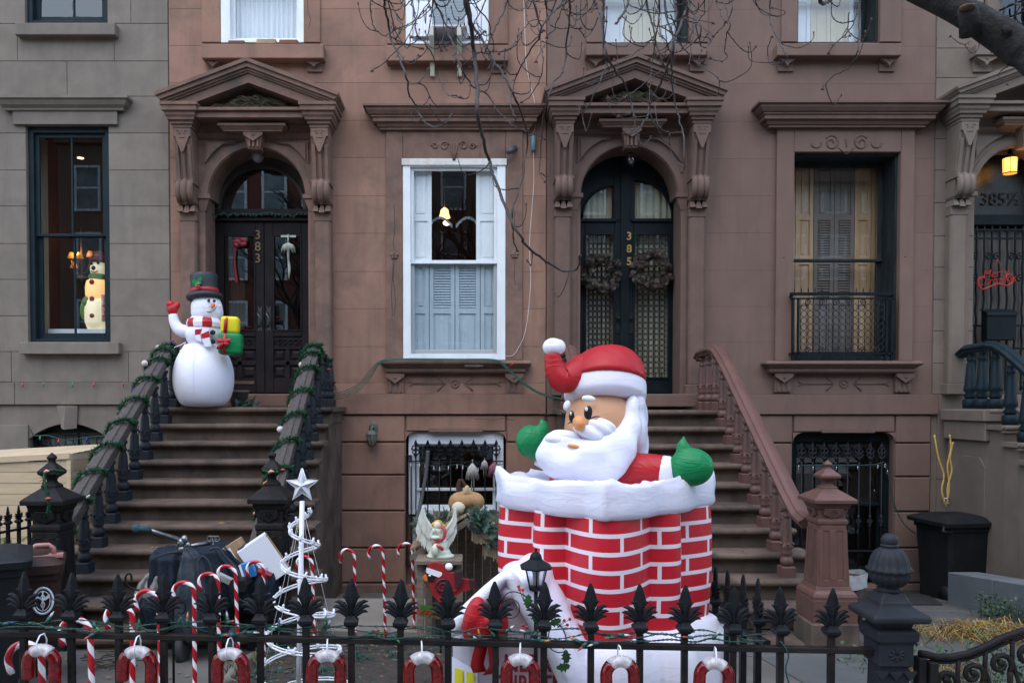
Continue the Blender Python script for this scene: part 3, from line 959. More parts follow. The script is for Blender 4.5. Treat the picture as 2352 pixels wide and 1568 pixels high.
  b.prism([(xm - .105, zt), (xm + .105, zt), (xm + .105, zt - .10), (xm + .085, zt - .10), (xm + .012, zt - .29), (xm - .012, zt - .29), (xm - .085, zt - .10), (xm - .105, zt - .10)], YW - .325, YW - .27)
  b.box(xm - .04, xm + .04, YW - .332, YW - .32, zt - .12, zt - .105)
  for q in (-1, 1):
   b.tube(scroll_tube(xm + q * .04, zt - .055, .026, .7, YW - .327, q, .5, 10, .5), .006, 5)
  br = b.build('bracket', mat, parent, bevel=.003)
  b = MB()      # scroll: three lobes above a curled lip
  for q, rw in ((-.072, .042), (0, .05), (.072, .042)):
   pts = []
   for k in range(15):
    t = -1.9 + 3.6 * k / 14
    pts.append((xm + q, YW - .19 - .075 * math.cos(t) , zs1 - .10 + .115 * math.sin(t)))
   b.tube(pts, [rw * (.75 + .25 * math.sin(PI * k / 14)) for k in range(15)], 8)
  b.box(xa - .006, xb + .006, YW - .27, YW, zs1 - .018, zs1 + .022)
  b.box(xa + .01, xb - .01, YW - .19, YW, zs1 - .26, zs1 - .02)
  b.prism([(xa, zs1 - .20), (xb, zs1 - .20), (xb, zs1 - .24), (xm + .03, zs1 - .24), (xm, zs1 - .27), (xm - .03, zs1 - .24), (xa, zs1 - .24)], YW - .215, YW)
  for q in (-.075, 0, .075):      # faceted drops
   hgt = .10 if q == 0 else .085
   x = xm + q
   b.loft([[Vector((x - .02, YW - .16, zs1 - .265)), Vector((x + .02, YW - .16, zs1 - .265)), Vector((x + .02, YW, zs1 - .265)), Vector((x - .02, YW, zs1 - .265))],
     [Vector((x - .037, YW - .20, zs1 - .265 - hgt)), Vector((x + .037, YW - .20, zs1 - .265 - hgt)), Vector((x + .037, YW, zs1 - .265 - hgt)), Vector((x - .037, YW, zs1 - .265 - hgt))]], smooth=False)
  b.build('scroll', mat, br)
  b = MB()
  z2 = zs1 - .36
  b.plan([(xa + .005, YW + .02), (xa + .005, YW - .10), (xa + .03, YW - .13), (xb - .03, YW - .13), (xb - .005, YW - .10), (xb - .005, YW + .02)], zfl + .12, z2 - .10)
  b.box(xa + .002, xb - .002, YW - .132, YW + .02, z2 - .10, z2 + .03)
  b.box(xa - .03, xb + .03, YW - .16, YW + .02, zfl - .02, zfl + .12)
  b.build('pilaster', mat, parent, bevel=.008)
  b = MB()
  j0, j1 = sorted((cx + s * .66, cx + s * .74))
  b.box(j0, j1, YW - .035, YW + .36, zfl - .02, zsp - .001)
  k0_, k1_ = sorted((cx + s * .585, cx + s * .74))
  b.box(k0_, k1_, YW - .075, YW + .03, zsp - .035, zsp + .02)
  b.loft([[Vector((cx + s * .60, YW - .06, zsp - .035)), Vector((cx + s * .735, YW - .06, zsp - .035)), Vector((cx + s * .735, YW + .02, zsp - .035)), Vector((cx + s * .60, YW + .02, zsp - .035))],
    [Vector((cx + s * .655, YW - .04, zsp - .19)), Vector((cx + s * .735, YW - .04, zsp - .19)), Vector((cx + s * .735, YW + .02, zsp - .19)), Vector((cx + s * .655, YW + .02, zsp - .19))]], smooth=False)
  b.build('door_jamb', mat2, parent, bevel=.004)
 return cx, zb, zsp, zfl
C2, zb2, zsp2, zf2 = hood(H2, 565, 131, M_BTRIM, 453, 905)
C3, zb3, zsp3, zf3 = hood(H3, 1463, 121, M_TTRIM, 450, 905)
C4, zb4, zsp4, zf4 = hood(H4, 2412, 116, M_SAND, 447, 902)
def straw_nest(cx, zb, label):
 b = MB()
 rnd = random.Random(int(cx * 100))
 for _ in range(420):
  x = rnd.gauss(0, .2)
  if abs(x) > .45: continue
  z = zb - .135 + max(.01, .15 * (1 - (x / .5) ** 2)) * rnd.random()
  y = YW - .20 - .14 * rnd.random()
  a, l = rnd.uniform(-.6, .6), rnd.uniform(.05, .13)
  b.tube([(cx + x - l * math.cos(a) / 2, y, z - l * math.sin(a) / 2), (cx + x, y - .012, z + rnd.uniform(-.01, .015)), (cx + x + l * math.cos(a) / 2, y + rnd.uniform(-.03, .03), z + l * math.sin(a) / 2)], .0035, 3, cap=False)
 b.ell((cx, YW - .2, zb - .13), .40, .10, .10, 18, 8)
 return tag(b.build('bird_nest', pm('straw_%d' % int(cx * 10 + 90), (.085, .068, .035), (.035, .032, .02), 12, .9, .6, 60), loc=(cx, YW - .2, zb - .14)), label, 'nest')
straw_nest(C2, zb2, 'straw bird nest in the pediment above door 383')
straw_nest(C3, zb3, 'mossy bird nest in the pediment above door 385')
def ring_frame(b, x0, x1, z0, z1, y0, y1, l, r=None, t=None, bt=None):
 r = l if r is None else r; t = l if t is None else t; bt = l if bt is None else bt
 b.box(x0, x0 + l, y0, y1, z0, z1)
 b.box(x1 - r, x1, y0, y1, z0, z1)
 b.box(x0 + l, x1 - r, y0, y1, z1 - t, z1)
 b.box(x0 + l, x1 - r, y0, y1, z0, z0 + bt)
def room(parent, x0, x1, z0, z1, y, depth=2.4, mat=None, m=.35):
 """the room behind a window, open towards it"""
 b = MB()
 mat = mat or M_ROOMD
 a, c, d, e = x0 - m, x1 + m, z0 - m, z1 + m
 yb = y + depth
 b.add([(a, y, d), (c, y, d), (c, y, e), (a, y, e), (a, yb, d), (c, yb, d), (c, yb, e), (a, yb, e)],
   [(4, 5, 6, 7), (0, 1, 5, 4), (3, 7, 6, 2), (0, 4, 7, 3), (1, 2, 6, 5)])
 b.box(a, x0, y - .01, y, d, e); b.box(x1, c, y - .01, y, d, e)
 b.box(x0, x1, y - .01, y, d, z0); b.box(x0, x1, y - .01, y, z1, e)
 return b.build('room', mat, parent)
def sash_window(parent, hole, fy0, fy1, mat, gmat, zmeet, fw=(.05, .05, .05, .05), st=.045, ys=None, muntin=None, rmat=None, sash2=None, rdepth=2.4, rm=.35, meet=.035):
 x0, x1, z0, z1 = hole
 b = MB()
 ring_frame(b, x0 + .002, x1 - .002, z0 + .001, z1 - .002, fy0, fy1, *fw)
 wdw = b.build('window', mat, parent, bevel=.004)
 a, c, d, e = x0 + fw[0], x1 - fw[1], z0 + fw[3], z1 - fw[2]
 yu = ys if ys is not None else fy0 + .03
 b = MB()
 ring_frame(b, a, c, zmeet - meet / 2, e, yu, yu + .035, st, bt=meet)
 if muntin is not None: b.box(muntin - .012, muntin + .012, yu + .003, yu + .03, zmeet, e)
 b.build('upper_sash', mat, wdw, bevel=.004)
 b = MB()
 ring_frame(b, a, c, d, zmeet + meet / 2, yu + .04, yu + .075, st * 1.1, t=meet, bt=st * 1.5)
 if muntin is not None: b.box(muntin - .012, muntin + .012, yu + .043, yu + .07, d, zmeet)
 b.build('lower_sash', sash2 or mat, wdw, bevel=.004)
 MB().add([(a + st - .005, yu + .018, zmeet), (c - st + .005, yu + .018, zmeet), (c - st + .005, yu + .018, e - st + .005), (a + st - .005, yu + .018, e - st + .005)], [(0, 1, 2, 3)]).build('pane', gmat, wdw)
 MB().add([(a + st - .005, yu + .058, d + st), (c - st + .005, yu + .058, d + st), (c - st + .005, yu + .058, zmeet), (a + st - .005, yu + .058, zmeet)], [(0, 1, 2, 3)]).build('pane', gmat, wdw)
 room(wdw, x0, x1, z0, z1, max(fy1, YW + .29), rdepth, rmat, rm)
 return wdw
def shutters(wdw, xs, z0, z1, y, mat, panels=True, louvre=(), lz=None, split=.55):
 """folding shutter leaves side by side behind the glass; louvre lists the leaves with slats"""
 zs = z0 + (z1 - z0) * split
 for i in range(len(xs) - 1):
  a, c = xs[i] + .004, xs[i + 1] - .004
  m_ = mat[i] if isinstance(mat, (list, tuple)) else mat
  b = MB()
  s = min(.05, (c - a) * .22)
  ring_frame(b, a, c, z0, z1, y, y + .028, s, t=.05, bt=.05)
  b.box(a + s, c - s, y, y + .028, zs - .035, zs + .035)
  if i in louvre:
   b.box(a + s, c - s, y + .022, y + .027, zs + .035, z1 - .05)
   n = max(6, int((z1 - .05 - zs - .035) / .034))
   for k in range(n):
    zz = zs + .04 + (z1 - .06 - zs - .035) * (k + .5) / n
    b.add([(a + s, y + .004, zz - .011), (c - s, y + .004, zz - .011), (c - s, y + .02, zz + .008), (a + s, y + .02, zz + .008), (a + s, y + .004, zz - .006), (c - s, y + .004, zz - .006), (c - s, y + .02, zz + .013), (a + s, y + .02, zz + .013)],
      [(0, 1, 2, 3), (7, 6, 5, 4), (0, 4, 5, 1), (3, 2, 6, 7)])
  else:
   b.box(a + s, c - s, y + .016, y + .024, zs + .035, z1 - .05)
   b.box(a + s + .03, c - s - .03, y + .008, y + .0158, zs + .065, z1 - .08) if c - a - 2 * s > .07 else None
  b.box(a + s, c - s, y + .016, y + .024, z0 + .05, zs - .035)
  if c - a - 2 * s > .07: b.box(a + s + .03, c - s - .03, y + .008, y + .0158, z0 + .08, zs - .065)
  b.build('shutter', m_, wdw)
def curtain(name, parent, x0, x1, z0, z1, y, mat, amp=.03, waves=8, n=None, jit=.3, seed=1):
 rnd = random.Random(seed)
 n = n or waves * 6
 ph = [rnd.uniform(-jit, jit) for _ in range(waves + 2)]
 rows = []
 for k, z in enumerate((z1, (z0 + z1) / 2, z0)):
  rows.append([Vector((x0 + (x1 - x0) * i / n, y + amp * math.sin(2 * PI * waves * i / n + ph[int(waves * i / n)] * (1 + k * .4)) * (.75 + .12 * k), z)) for i in range(n + 1)])
 b = MB()
 b.loft(rows, cap=False, closed=False)
 return b.build(name, mat, parent)
zl = lambda py, y=YW: W(1090, py, y).z
xl = lambda px, y=YW: W(px, 600, y).x
wn1 = sash_window(H1, h1_low, YW + .05, YW + .20, M_SLATE, M_GLASS3, zl(542, YW + .15), (.065, .065, .075, .04), .055, YW + .09, (h1_low[0] + h1_low[1]) / 2 + .01, M_ROOM, rdepth=2.6, rm=.6)
b = MB()      # pale door casing inside, left
yq = YW + .55
b.box(W(86, 600, yq).x, W(103, 600, yq).x, yq, yq + .1, zl(790, yq), zl(318, yq))
b.box(W(93, 600, yq).x, W(96, 600, yq).x, yq - .02, yq, zl(790, yq), zl(318, yq))
b.build('inner_casing', pm('interior_cream_paint', (.40, .40, .30), None, 4, .6, 0), wn1)
sash_window(H1, h1_up, YW + .05, YW + .20, M_SLATE, M_GLASS2, zl(-40), (.065, .065, .06, .05), .055, YW + .09, (h1_up[0] + h1_up[1]) / 2 + .03)
L_WARM = glow('warm_lamp', (1.0, .72, .36), 3.2)
L_AMB = glow('amber_lampshade', (1.0, .36, .05), .13)
def lamp_pt(name, p, c, e, r=.05):
 l = bpy.data.lights.new(name, 'POINT'); l.energy = e; l.color = c; l.shadow_soft_size = r
 o = bpy.data.objects.new(name, l); C.objects.link(o); o.location = p
 return o
p = W(185, 362, YW + 1.0)
t = thing('ceiling_spotlight', 'small lit ceiling spotlight inside the grey house window', 'lamp', p)
MB().lathe([(.001, -.012), (.042, -.01), (.042, 0)], p, 14).build('bulb', L_WARM, t)
MB().lathe([(.043, -.008), (.058, -.006), (.058, 0.02)], p, 14).build('trim', M_WPL, t)
p = W(187, 600, YW + 1.5)
t = thing('chandelier', 'brass chandelier with small amber shades glowing in the grey house window', 'chandelier', p)
b = MB()
b.lathe([(.012, -.3), (.04, -.25), (.02, -.15), (.05, -.05), (.015, .05), (.012, .5)], p, 10)
cups = [W(164, 593, YW + 1.5), W(183, 593, YW + 1.42), W(207, 590, YW + 1.6), W(170, 615, YW + 1.62)]
for q in cups:
 b.tube([p + Vector((0, 0, -.18)), (p * .4 + q * .6) + Vector((0, 0, -.2)), q + Vector((0, 0, -.06)), q], .010, 6)
b.build('arms', M_GOLD, t)
for q in cups:
 MB().lathe([(.055, 0), (.028, .085)], q, 12).build('lamp_shade', L_AMB, t)
lamp_pt('chandelier_light', p + Vector((0, -.1, .1)), (1, .5, .2), 2.5)
wn2 = sash_window(H2, h2_win, YW - .032, YW + .14, M_WHITE, M_GLASS, zl(602, YW + .03), (.095, .105, .10, .075), .04, YW + .015, None, M_ROOM, sash2=pm('aluminium_frame', (.42, .45, .46), None, 4, .4, 0, metal=.5), rdepth=1.8, meet=.045)
b = MB()
b.box(h2_win[0] - .012, h2_win[1] + .012, YW - .05, YW - .033, h2_win[3] - .085, h2_win[3] - .004)
b.build('head_trim', pm('rust_streaked_white', (.70, .71, .70), (.55, .52, .47), 5, .5, .1, 20, streak=(.30, .16, .08)), wn2)
yq = YW + .10
sx = [W(q, 700, yq).x for q in (945, 986, 1045, 1103, 1143)]
shutters(wn2, sx, zl(835, yq), zl(606, yq), yq, M_SHUT, True, (1, 2), split=.53)
shutters(wn2, [W(q, 500, yq).x for q in (940, 992)], zl(606, yq) + .01, zl(375, yq), yq, M_WHITE2, split=.45)
shutters(wn2, [W(q, 500, yq).x for q in (1093, 1148)], zl(606, yq) + .01, zl(375, yq), yq, M_WHITE2, split=.45)
p = W(1021, 497, YW + 1.0)
t = thing('pendant_lamp', 'lit amber glass lamp seen through the white window of 383', 'lamp', p)
MB().lathe([(.015, .12), (.05, .09), (.065, .02), (.08, -.02)], p, 12).build('lamp_shade', glow('amber_glass', (1.0, .50, .16), 1.6), t)
MB().lathe([(.004, .12), (.004, .6)], p, 6).build('stem', M_GOLD, t)
MB().ell(p + Vector((.03, -.04, -.10)), .05, .05, .035, 12, 8).build('bulb', glow('bright_bulb', (1.0, .62, .28), 2.2), t)
b = MB()      # lace valance scalloped across the dark gap
yq = YW + .6
for s in (-1, 1):
 top = [W(1043 + s * (4 + 50 * k / 12), 515 - 18 * math.sin(PI * k / 12 * .9) , yq + .02 * math.sin(k * 2)) for k in range(13)]
 bot = [W(1043 + s * (4 + 50 * k / 12), 524 - 22 * math.sin(PI * k / 12 * .9) + (2 if k % 2 else 0), yq + .02 * math.sin(k * 2)) for k in range(13)]
 b.loft([top, bot], cap=False, closed=False)
b.build('lace_valance', M_SHEER, wn2)
w2a = sash_window(H2, h2_up1, YW - .02, YW + .14, M_WHITE, M_GLASS2, zl(-40), (.12, .07, .08, .035), .04, YW + .03)
curtain('sheer_curtain', w2a, h2_up1[0] + .1, h2_up1[1] - .05, h2_up1[2] + .02, h2_up1[3], YW + .2, M_SHEER, .02, 14)
w2b = sash_window(H2, h2_up2, YW - .02, YW + .14, M_WHITE, M_GLASS2, zl(-40), (.09, .09, .08, .035), .04, YW + .03)
curtain('sheer_curtain', w2b, h2_up2[0] + .05, h2_up2[1] - .05, h2_up2[2] + .02, h2_up2[3], YW + .2, M_SHEER, .015, 18, seed=3)
M_BWOOD = pm('weathered_black_paint', (.008, .011, .013), (.022, .028, .031), 3, .6, .5, 30, st=(9, 9, 1), spec=.2)
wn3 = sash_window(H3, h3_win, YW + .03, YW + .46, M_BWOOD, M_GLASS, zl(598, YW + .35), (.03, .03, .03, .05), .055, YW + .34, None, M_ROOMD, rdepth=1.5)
yq = YW + .58
sx = [W(q, 600, yq).x for q in (1796, 1826, 1868, 1915.5, 1962, 2000, 2045)]
shutters(wn3, sx, zl(850, yq), zl(599, yq), yq, [M_TAN, M_TAN, M_TAUPEW, M_TAUPEW, M_TAN, M_TAN], True, (2, 3), split=.62)
shutters(wn3, sx, zl(599, yq) + .012, zl(365, yq), yq, [M_TAN, M_TAN, M_TAUPEW, M_TAUPEW, M_TAN, M_TAN], True, (), split=.42)
b = MB()      # louvred lower halves of the dark upper shutters
for i in (2, 3):
 a, c = sx[i] + .055, sx[i + 1] - .055
 for k in range(14):
  zz = zl(594, yq) + .04 + .034 * k
  b.add([(a, yq - .006, zz), (c, yq - .006, zz), (c, yq + .012, zz + .022), (a, yq + .012, zz + .022)], [(0, 1, 2, 3)])
b.build('louvre_slats', M_TAUPEW, wn3)
M_CREAMW = pm('cream_shutter', (.60, .51, .33), (.52, .44, .28), 3, .6, .1, 30)
w3a = sash_window(H3, h3_up1, YW + .03, YW + .40, M_BWOOD, M_GLASS2, zl(-40), (.03, .03, .03, .025), .035, YW + .28)
yq = YW + .48
shutters(w3a, [W(q, 60, yq).x for q in (1372, 1434, 1476, 1520, 1578)], h3_up1[2] + .01, h3_up1[3], yq, [M_WHITE2, M_CREAMW, M_CREAMW, M_WHITE2], split=.75)
w3b = sash_window(H3, h3_up2, YW + .03, YW + .40, M_BWOOD, M_GLASS2, zl(-40), (.03, .03, .03, .025), .035, YW + .28)
shutters(w3b, [W(q, 60, yq).x for q in (1815, 1862, 1908, 1950, 2000)], h3_up2[2] + .01, h3_up2[3], yq, [M_WHITE2, M_CREAMW, M_CREAMW, M_WHITE2], split=.75)
w4 = sash_window(H4, h4_up, YW + .03, YW + .3, M_SLATE, M_GLASS2, zl(-40), (.03, .03, .03, .025), .035, YW + .15)
b = MB()
for k in range(5):
 z = h4_up[2] + .12 + .14 * k
 b.tube([(h4_up[0] - .02, YW - .02, z), (h4_up[0] + .1, YW - .28, z), (h4_up[1], YW - .3, z)], .012, 6)
for k in range(7):
 x = h4_up[0] + .05 + .085 * k
 b.tube([(x, YW - .22, h4_up[2] + .1), (x, YW - .24, h4_up[2] + .75)], .01, 6)
b.build('window_guard', M_IRON, w4)
def grille(parent, xs, zt, zbar, zlow, y, mat, head, name='window_grille'):
 b = MB()
 for x in xs:
  b.tube([(x, y, zlow), (x, y, zt - head)], .009, 6)
 b.box(xs[0] - .09, xs[-1] + .09, y - .008, y + .008, zbar - .008, zbar + .008)
 b.box(xs[0] - .05, xs[-1] + .05, y - .008, y + .008, zlow + .25, zlow + .265)
 g = b.build(name, mat, parent)
 hb_ = MB()      # one ornate spearhead, used for every bar
 hh = head
 hb_.tube([(0, 0, -.0), (0, 0, hh * .18)], [.011, .02], 6)
 hb_.lathe([(.024, hh * .14), (.028, hh * .18), (.02, hh * .22)], (0, 0, 0), 8)
 hb_.loft([[Vector((a * .8, d, z)) for a, d in ((-r, 0), (0, -.012), (r, 0), (0, .012))] for r, z in ((.012, hh * .66), (.030, hh * .74), (.018, hh * .88), (.002, hh))], smooth=False)
 for s in (-1, 1):
  hb_.tube([(s * (.022 + .020 * math.cos(t)), 0, hh * .32 + .026 * math.sin(t)) for t in [2 * PI * k / 10 for k in range(11)]], .007, 5)
  hb_.tube([(s * (.026 + .022 * math.cos(t)), 0, hh * .56 + .026 * math.sin(t)) for t in [2 * PI * k / 10 for k in range(11)]], .007, 5)
  hb_.tube([(s * .045, 0, hh * .42), (s * .055, 0, hh * .5), (s * .03, 0, hh * .70)], .007, 5)
 hb_.tube([(.012 * math.cos(t), 0, hh * .46 + .02 * math.sin(t)) for t in [2 * PI * k / 8 for k in range(9)]], .006, 5)
 hb_.tube([(0, 0, hh * .2), (0, 0, hh * .75)], .006, 5)
 first = None
 for x in xs:
  loc = Vector((x, y, zt - head)) - ORG.get(parent)
  if first is None:
   first = hb_.build('spearhead', mat, g, loc=(0, 0, 0))
   first.location = loc
   ORG[first] = ORG.get(parent)
  else:
   copy_part(first, g, loc)
 return g
def round_corners(parent, hole, mat, r=.13, y=YW - .02):
 x0, x1, z0, z1 = hole
 for s, x in ((1, x0), (-1, x1)):
  pts = [(x - s * .004, z1 + .004)]
  for k in range(9):
   t = PI / 2 * k / 8
   pts.append((x + s * r * (1 - math.sin(t)) - s * .001, z1 - r * (1 - math.cos(t))))
  MB().prism(pts, y, y + .26).build('rounded_corner', mat, parent)
round_corners(H2, h2_base, M_BROWN)
round_corners(H3, h3_base, M_TAUPE)
b = MB()
b.box(h2_base[0] + .3, h2_base[1] - .3, YW - .045, YW - .021, h2_base[3] - .0, h2_base[3] + .045)
b.build('window_label', M_BTRIM, H2)
b = MB()
b.box(h3_base[0] + .36, h3_base[1] - .27, YW - .045, YW - .021, h3_base[3] - .0, h3_base[3] + .045)
b.build('window_label', M_TTRIM, H3)
zsill = zl(1163, YW + .15)
hw = (h2_base[0] + .03, h2_base[1] - .03, zsill - .09, h2_base[3])
wb2 = sash_window(H2, hw, YW + .06, YW + .2, M_WHITE2, M_GLASS, zl(1122, YW + .2), (.10, .10, .16, .06), .035, YW + .12, None, M_ROOM, rdepth=1.2)
MB().box(h2_base[0] + .002, h2_base[1] - .002, YW + .10, YW + .26, ZB, hw[2] - .002).build('apron_wall', M_BTRIM, H2)
xsb = [W(q, 1080, YW + .01).x for q in (955, 982.5, 1009, 1035, 1061, 1087.6, 1114, 1139.7)]
grille(wb2, xsb, zl(1009, YW + .01), zl(1059, YW + .01), zl(1290, YW + .01), YW + .01, M_IRON, .24)
b = MB()
ring_frame(b, h2_base[0] + .004, h2_base[0] + .075, zl(1300), zl(1045), YW - .015, YW + .05, .012)
b.build('grille_hinge_post', M_IRON, wb2)
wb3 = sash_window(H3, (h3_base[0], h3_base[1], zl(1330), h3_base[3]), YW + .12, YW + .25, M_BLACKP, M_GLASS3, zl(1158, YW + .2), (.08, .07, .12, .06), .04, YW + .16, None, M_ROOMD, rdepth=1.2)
xsb = [W(q, 1080, YW + .03).x for q in (1841, 1866.5, 1893, 1920, 1947, 1973, 1999, 2025)]
gr3 = grille(wb3, xsb, zl(1015, YW + .03), zl(1068, YW + .03), zl(1310, YW + .03), YW + .03, M_CHAR, .25)
b = MB()
for x in xsb:
 zc = zl(1196, YW + .03)
 b.lathe([(.01, -.08), (.022, -.06), (.012, -.04), (.026, 0), (.012, .04), (.022, .06), (.01, .08)], (x, YW + .03, zc), 8)
 for s in (-1, 1):
  b.tube([(x + s * (.018 + .014 * math.cos(t)), YW + .03, zc + .02 * math.sin(t)) for t in [2 * PI * k / 8 for k in range(9)]], .006, 5)
b.build('bar_knuckles', M_CHAR, gr3)
x0, x1, z0, z1 = h1_base
wb1 = sash_window(H1, (x0, x1, z0, z1 - .02), YW + .09, YW + .2, M_BLACKP, M_GLASS, zl(1100, YW + .2), (.05, .05, .09, .05), .04, YW + .12, (x0 + x1) / 2 + .06, M_ROOMD, rdepth=1.0)
curtain('lace_curtain', wb1, x0 + .1, x1 - .05, z0, z1 - .12, YW + .26, pm('old_lace', (.36, .40, .38), (.26, .30, .29), 10, .9, 0), .01, 12)
b = MB()
n = 9
for k in range(n):
 xx = x0 + .14 + (x1 - x0 - .22) * k / (n - 1)
 w_ = (x1 - x0 - .22) / (n - 1)
 zt = z1 - .17
 b.tube([(xx, YW + .06, zt), (xx, YW + .06, zt - .10), (xx + w_ / 2, YW + .06, zt - .19), (xx + w_ / 2, YW + .06, zt - .30), (xx, YW + .06, zt - .39), (xx, YW + .06, zt - .6)], .006, 5)
 b.tube([(xx, YW + .06, zt - .10), (xx - w_ / 2, YW + .06, zt - .19)], .006, 5)
b.box(x0 + .05, x1 - .05, YW + .05, YW + .07, z1 - .185, z1 - .165)
b.build('window_grille', M_IRON, wb1)
def door_frame(parent, cx, zsp, zfl, zt_bar, y, mat, half=.66, r=.61):
 b = MB()
 b.box(cx - half, cx - half + .09, y, y + .10, zfl, zt_bar)
 b.box(cx + half - .09, cx + half, y, y + .10, zfl, zt_bar)
 return b
YD = YW + .40
zt = zl(508, YD)
ztr0, ztr1 = zl(497, YD), zl(482, YD)
D2 = MB()
dx0, dxm, dx1 = W(490, 700, YD).x, W(606, 700, YD).x, W(712, 700, YD).x
D2.box(dx0 - .14, dx0, YD - .02, YD + .1, zf2, ztr0)
D2.box(dx1, dx1 + .1, YD - .02, YD + .1, zf2, ztr0)
D2.box(dx0 - .14, dx1 + .1, YD - .06, YD + .1, ztr0, ztr1)
D2.box(dx0, dx1, YD - .01, YD + .1, zt + .003, ztr0 - .001)
df2 = D2.build('door_frame', M_DOOR, H2, bevel=.006)
fcx, fz, fr = W(601, 480, YD).x, ztr1, (W(697, 480, YD).x - W(506, 480, YD).x) / 2
b = MB()
N = 20
for k in range(N):
 t0, t1 = PI * k / N, PI * (k + 1) / N
 for ra, rb, ya in ((fr, fr + .04, YD - .01), (fr + .04, fr + .3, YD + .02)):
  b.prism([(fcx + ra * math.cos(t0), fz + ra * math.sin(t0)), (fcx + rb * math.cos(t0), fz + rb * math.sin(t0)), (fcx + rb * math.cos(t1), fz + rb * math.sin(t1)), (fcx + ra * math.cos(t1), fz + ra * math.sin(t1))], ya, YD + .06)
b.build('fanlight_frame', pm('brown_arch_wood', (.055, .042, .034), (.04, .03, .025), 5, .6, .2, 40), df2)
MB().prism([(fcx + fr * math.cos(PI * k / N), fz + fr * math.sin(PI * k / N)) for k in range(N + 1)], YD + .03, YD + .034).build('fanlight_pane', M_GLASS3, df2)
def leaf383(x0, x1, name='door_leaf', left=True):
 z0 = zf2 + .02
 s = .115
 b = MB()
 zg0, zg1 = zl(759, YD), zl(539, YD)
 y0, y1 = YD + .03, YD + .085
 b.box(x0, x0 + s, y0, y1, z0, zt); b.box(x1 - s, x1, y0, y1, z0, zt)
 b.box(x0 + s, x1 - s, y0, y1, zg1, zt)
 zc1, zc0 = zl(772, YD), zl(796, YD)
 b.box(x0 + s, x1 - s, y0, y1, zc1, zg0)
 b.box(x0 + s, x1 - s, y0 + .02, y1, zc0, zc1)
 pz = [zl(q, YD) for q in (802, 832, 837, 869)]
 b.box(x0 + s, x1 - s, y0, y1, pz[0], zc0)
 xm = (x0 + x1) / 2
 b.box(x0 + s, x1 - s, y0 + .025, y1, pz[3], pz[0])
 b.box(xm - .03, xm + .03, y0, y0 + .024, pz[3], pz[0])
 b.box(x0 + s, x1 - s, y0, y0 + .024, pz[2] - .01, pz[1] + .02)
 b.box(x0 + s, x1 - s, y0, y1, z0, pz[3])
 lf = b.build(name, M_DOOR, df2, bevel=.006)
 for xa, xb in ((x0 + s + .015, xm - .045), (xm + .045, x1 - s - .015)):
  for za, zb in ((pz[1] + .035, pz[0] - .015), (pz[3] + .02, pz[2] - .03)):
   b = MB()
   b.loft([[Vector((xa, y0 + .024, za)), Vector((xb, y0 + .024, za)), Vector((xb, y0 + .024, zb)), Vector((xa, y0 + .024, zb))],
     [Vector((xa + .03, y0 + .004, za + .03)), Vector((xb - .03, y0 + .004, za + .03)), Vector((xb - .03, y0 + .004, zb - .03)), Vector((xa + .03, y0 + .004, zb - .03))]], smooth=False)
   b.build('raised_panel', M_DOOR, df2)
 b = MB()      # carved leaf frieze
 n = 5
 for k in range(n):
  xx = x0 + s + (x1 - x0 - 2 * s) * (k + .5) / n
  zz = (zc0 + zc1) / 2
  for q in (-1, 1):
   b.tube(scroll_tube(xx + q * .025, zz, .032, .8, y0 + .012, q, .4, 12, .4), .007, 5)
   b.ell((xx + q * .03, y0 + .014, zz - q * .03), .026, .012, .011, 8, 5, Matrix.Rotation(.6 * q, 3, 'Y'))
 b.build('carved_frieze', M_DOOR, df2)
 ring = MB()
 ring_frame(ring, x0 + s - .002, x1 - s + .002, zg0 - .002, zg1 + .002, y0 - .012, y0 + .006, .018)
 ring.build('glazing_bead', M_DOOR, df2)
 MB().box(x0 + s, x1 - s, y0 + .02, y0 + .024, zg0, zg1).build('door_pane', M_GLASS3, df2)
 hx = x1 - .055 if left else x0 + .055
 b = MB()
 za, zb = zl(762, YD), zl(702, YD)
 b.prism([(hx - .03, zb), (hx, zb - .03), (hx + .03, zb), (hx + .022, zb - .08), (hx + .03, (za + zb) / 2), (hx + .022, za + .08), (hx + .03, za), (hx, za + .03), (hx - .03, za), (hx - .022, za + .08), (hx - .03, (za + zb) / 2), (hx - .022, zb - .08)], y0 - .008, y0 + .002)
 b.tube([(hx - .018, y0 - .01, zb - .07), (hx - .02, y0 - .05, zb - .11), (hx + .02, y0 - .055, (za + zb) / 2), (hx + .018, y0 - .05, za + .11), (hx - .018, y0 - .01, za + .07)], [.01, .012, .011, .012, .01], 8)
 b.build('door_handle', pm('pewter_pull', (.075, .085, .088), None, 8, .35, .2, 50, metal=.6) if 'pewter_pull' not in MATS else MATS['pewter_pull'], df2)
leaf383(dx0 + .004, dxm - .003)
leaf383(dxm + .003, dx1 - .002, left=False)
MB().box(dx0 + .16, dxm - .14, YD + .02, YD + .03, zf2 + .14, zl(874, YD)).build('kick_plate', pm('worn_bare_wood', (.13, .078, .045), (.05, .038, .032), 6, .8, .3, 30), df2)
for k, ch in enumerate('383'):
 text('numeral', ch, .17, W(592, 540 + 27 * k, YD + .02), M_GOLD2, df2, .003)
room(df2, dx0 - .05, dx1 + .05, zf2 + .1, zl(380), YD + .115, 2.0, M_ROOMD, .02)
curtain('entry_curtain', df2, dx0 + .1, W(555, 700, YD + .3).x, zl(760, YD + .3), zl(530, YD + .3), YD + .45, pm('dim_brown_curtain', (.13, .10, .075), None, 3, .9, 0), .015, 4)
MB().box(dx0 - .12, dx1 + .1, YW - .3, YD + .12, zf2 - .16, zf2).build('door_sill', M_BROWN, H2, bevel=.01)
YE = YW + .42
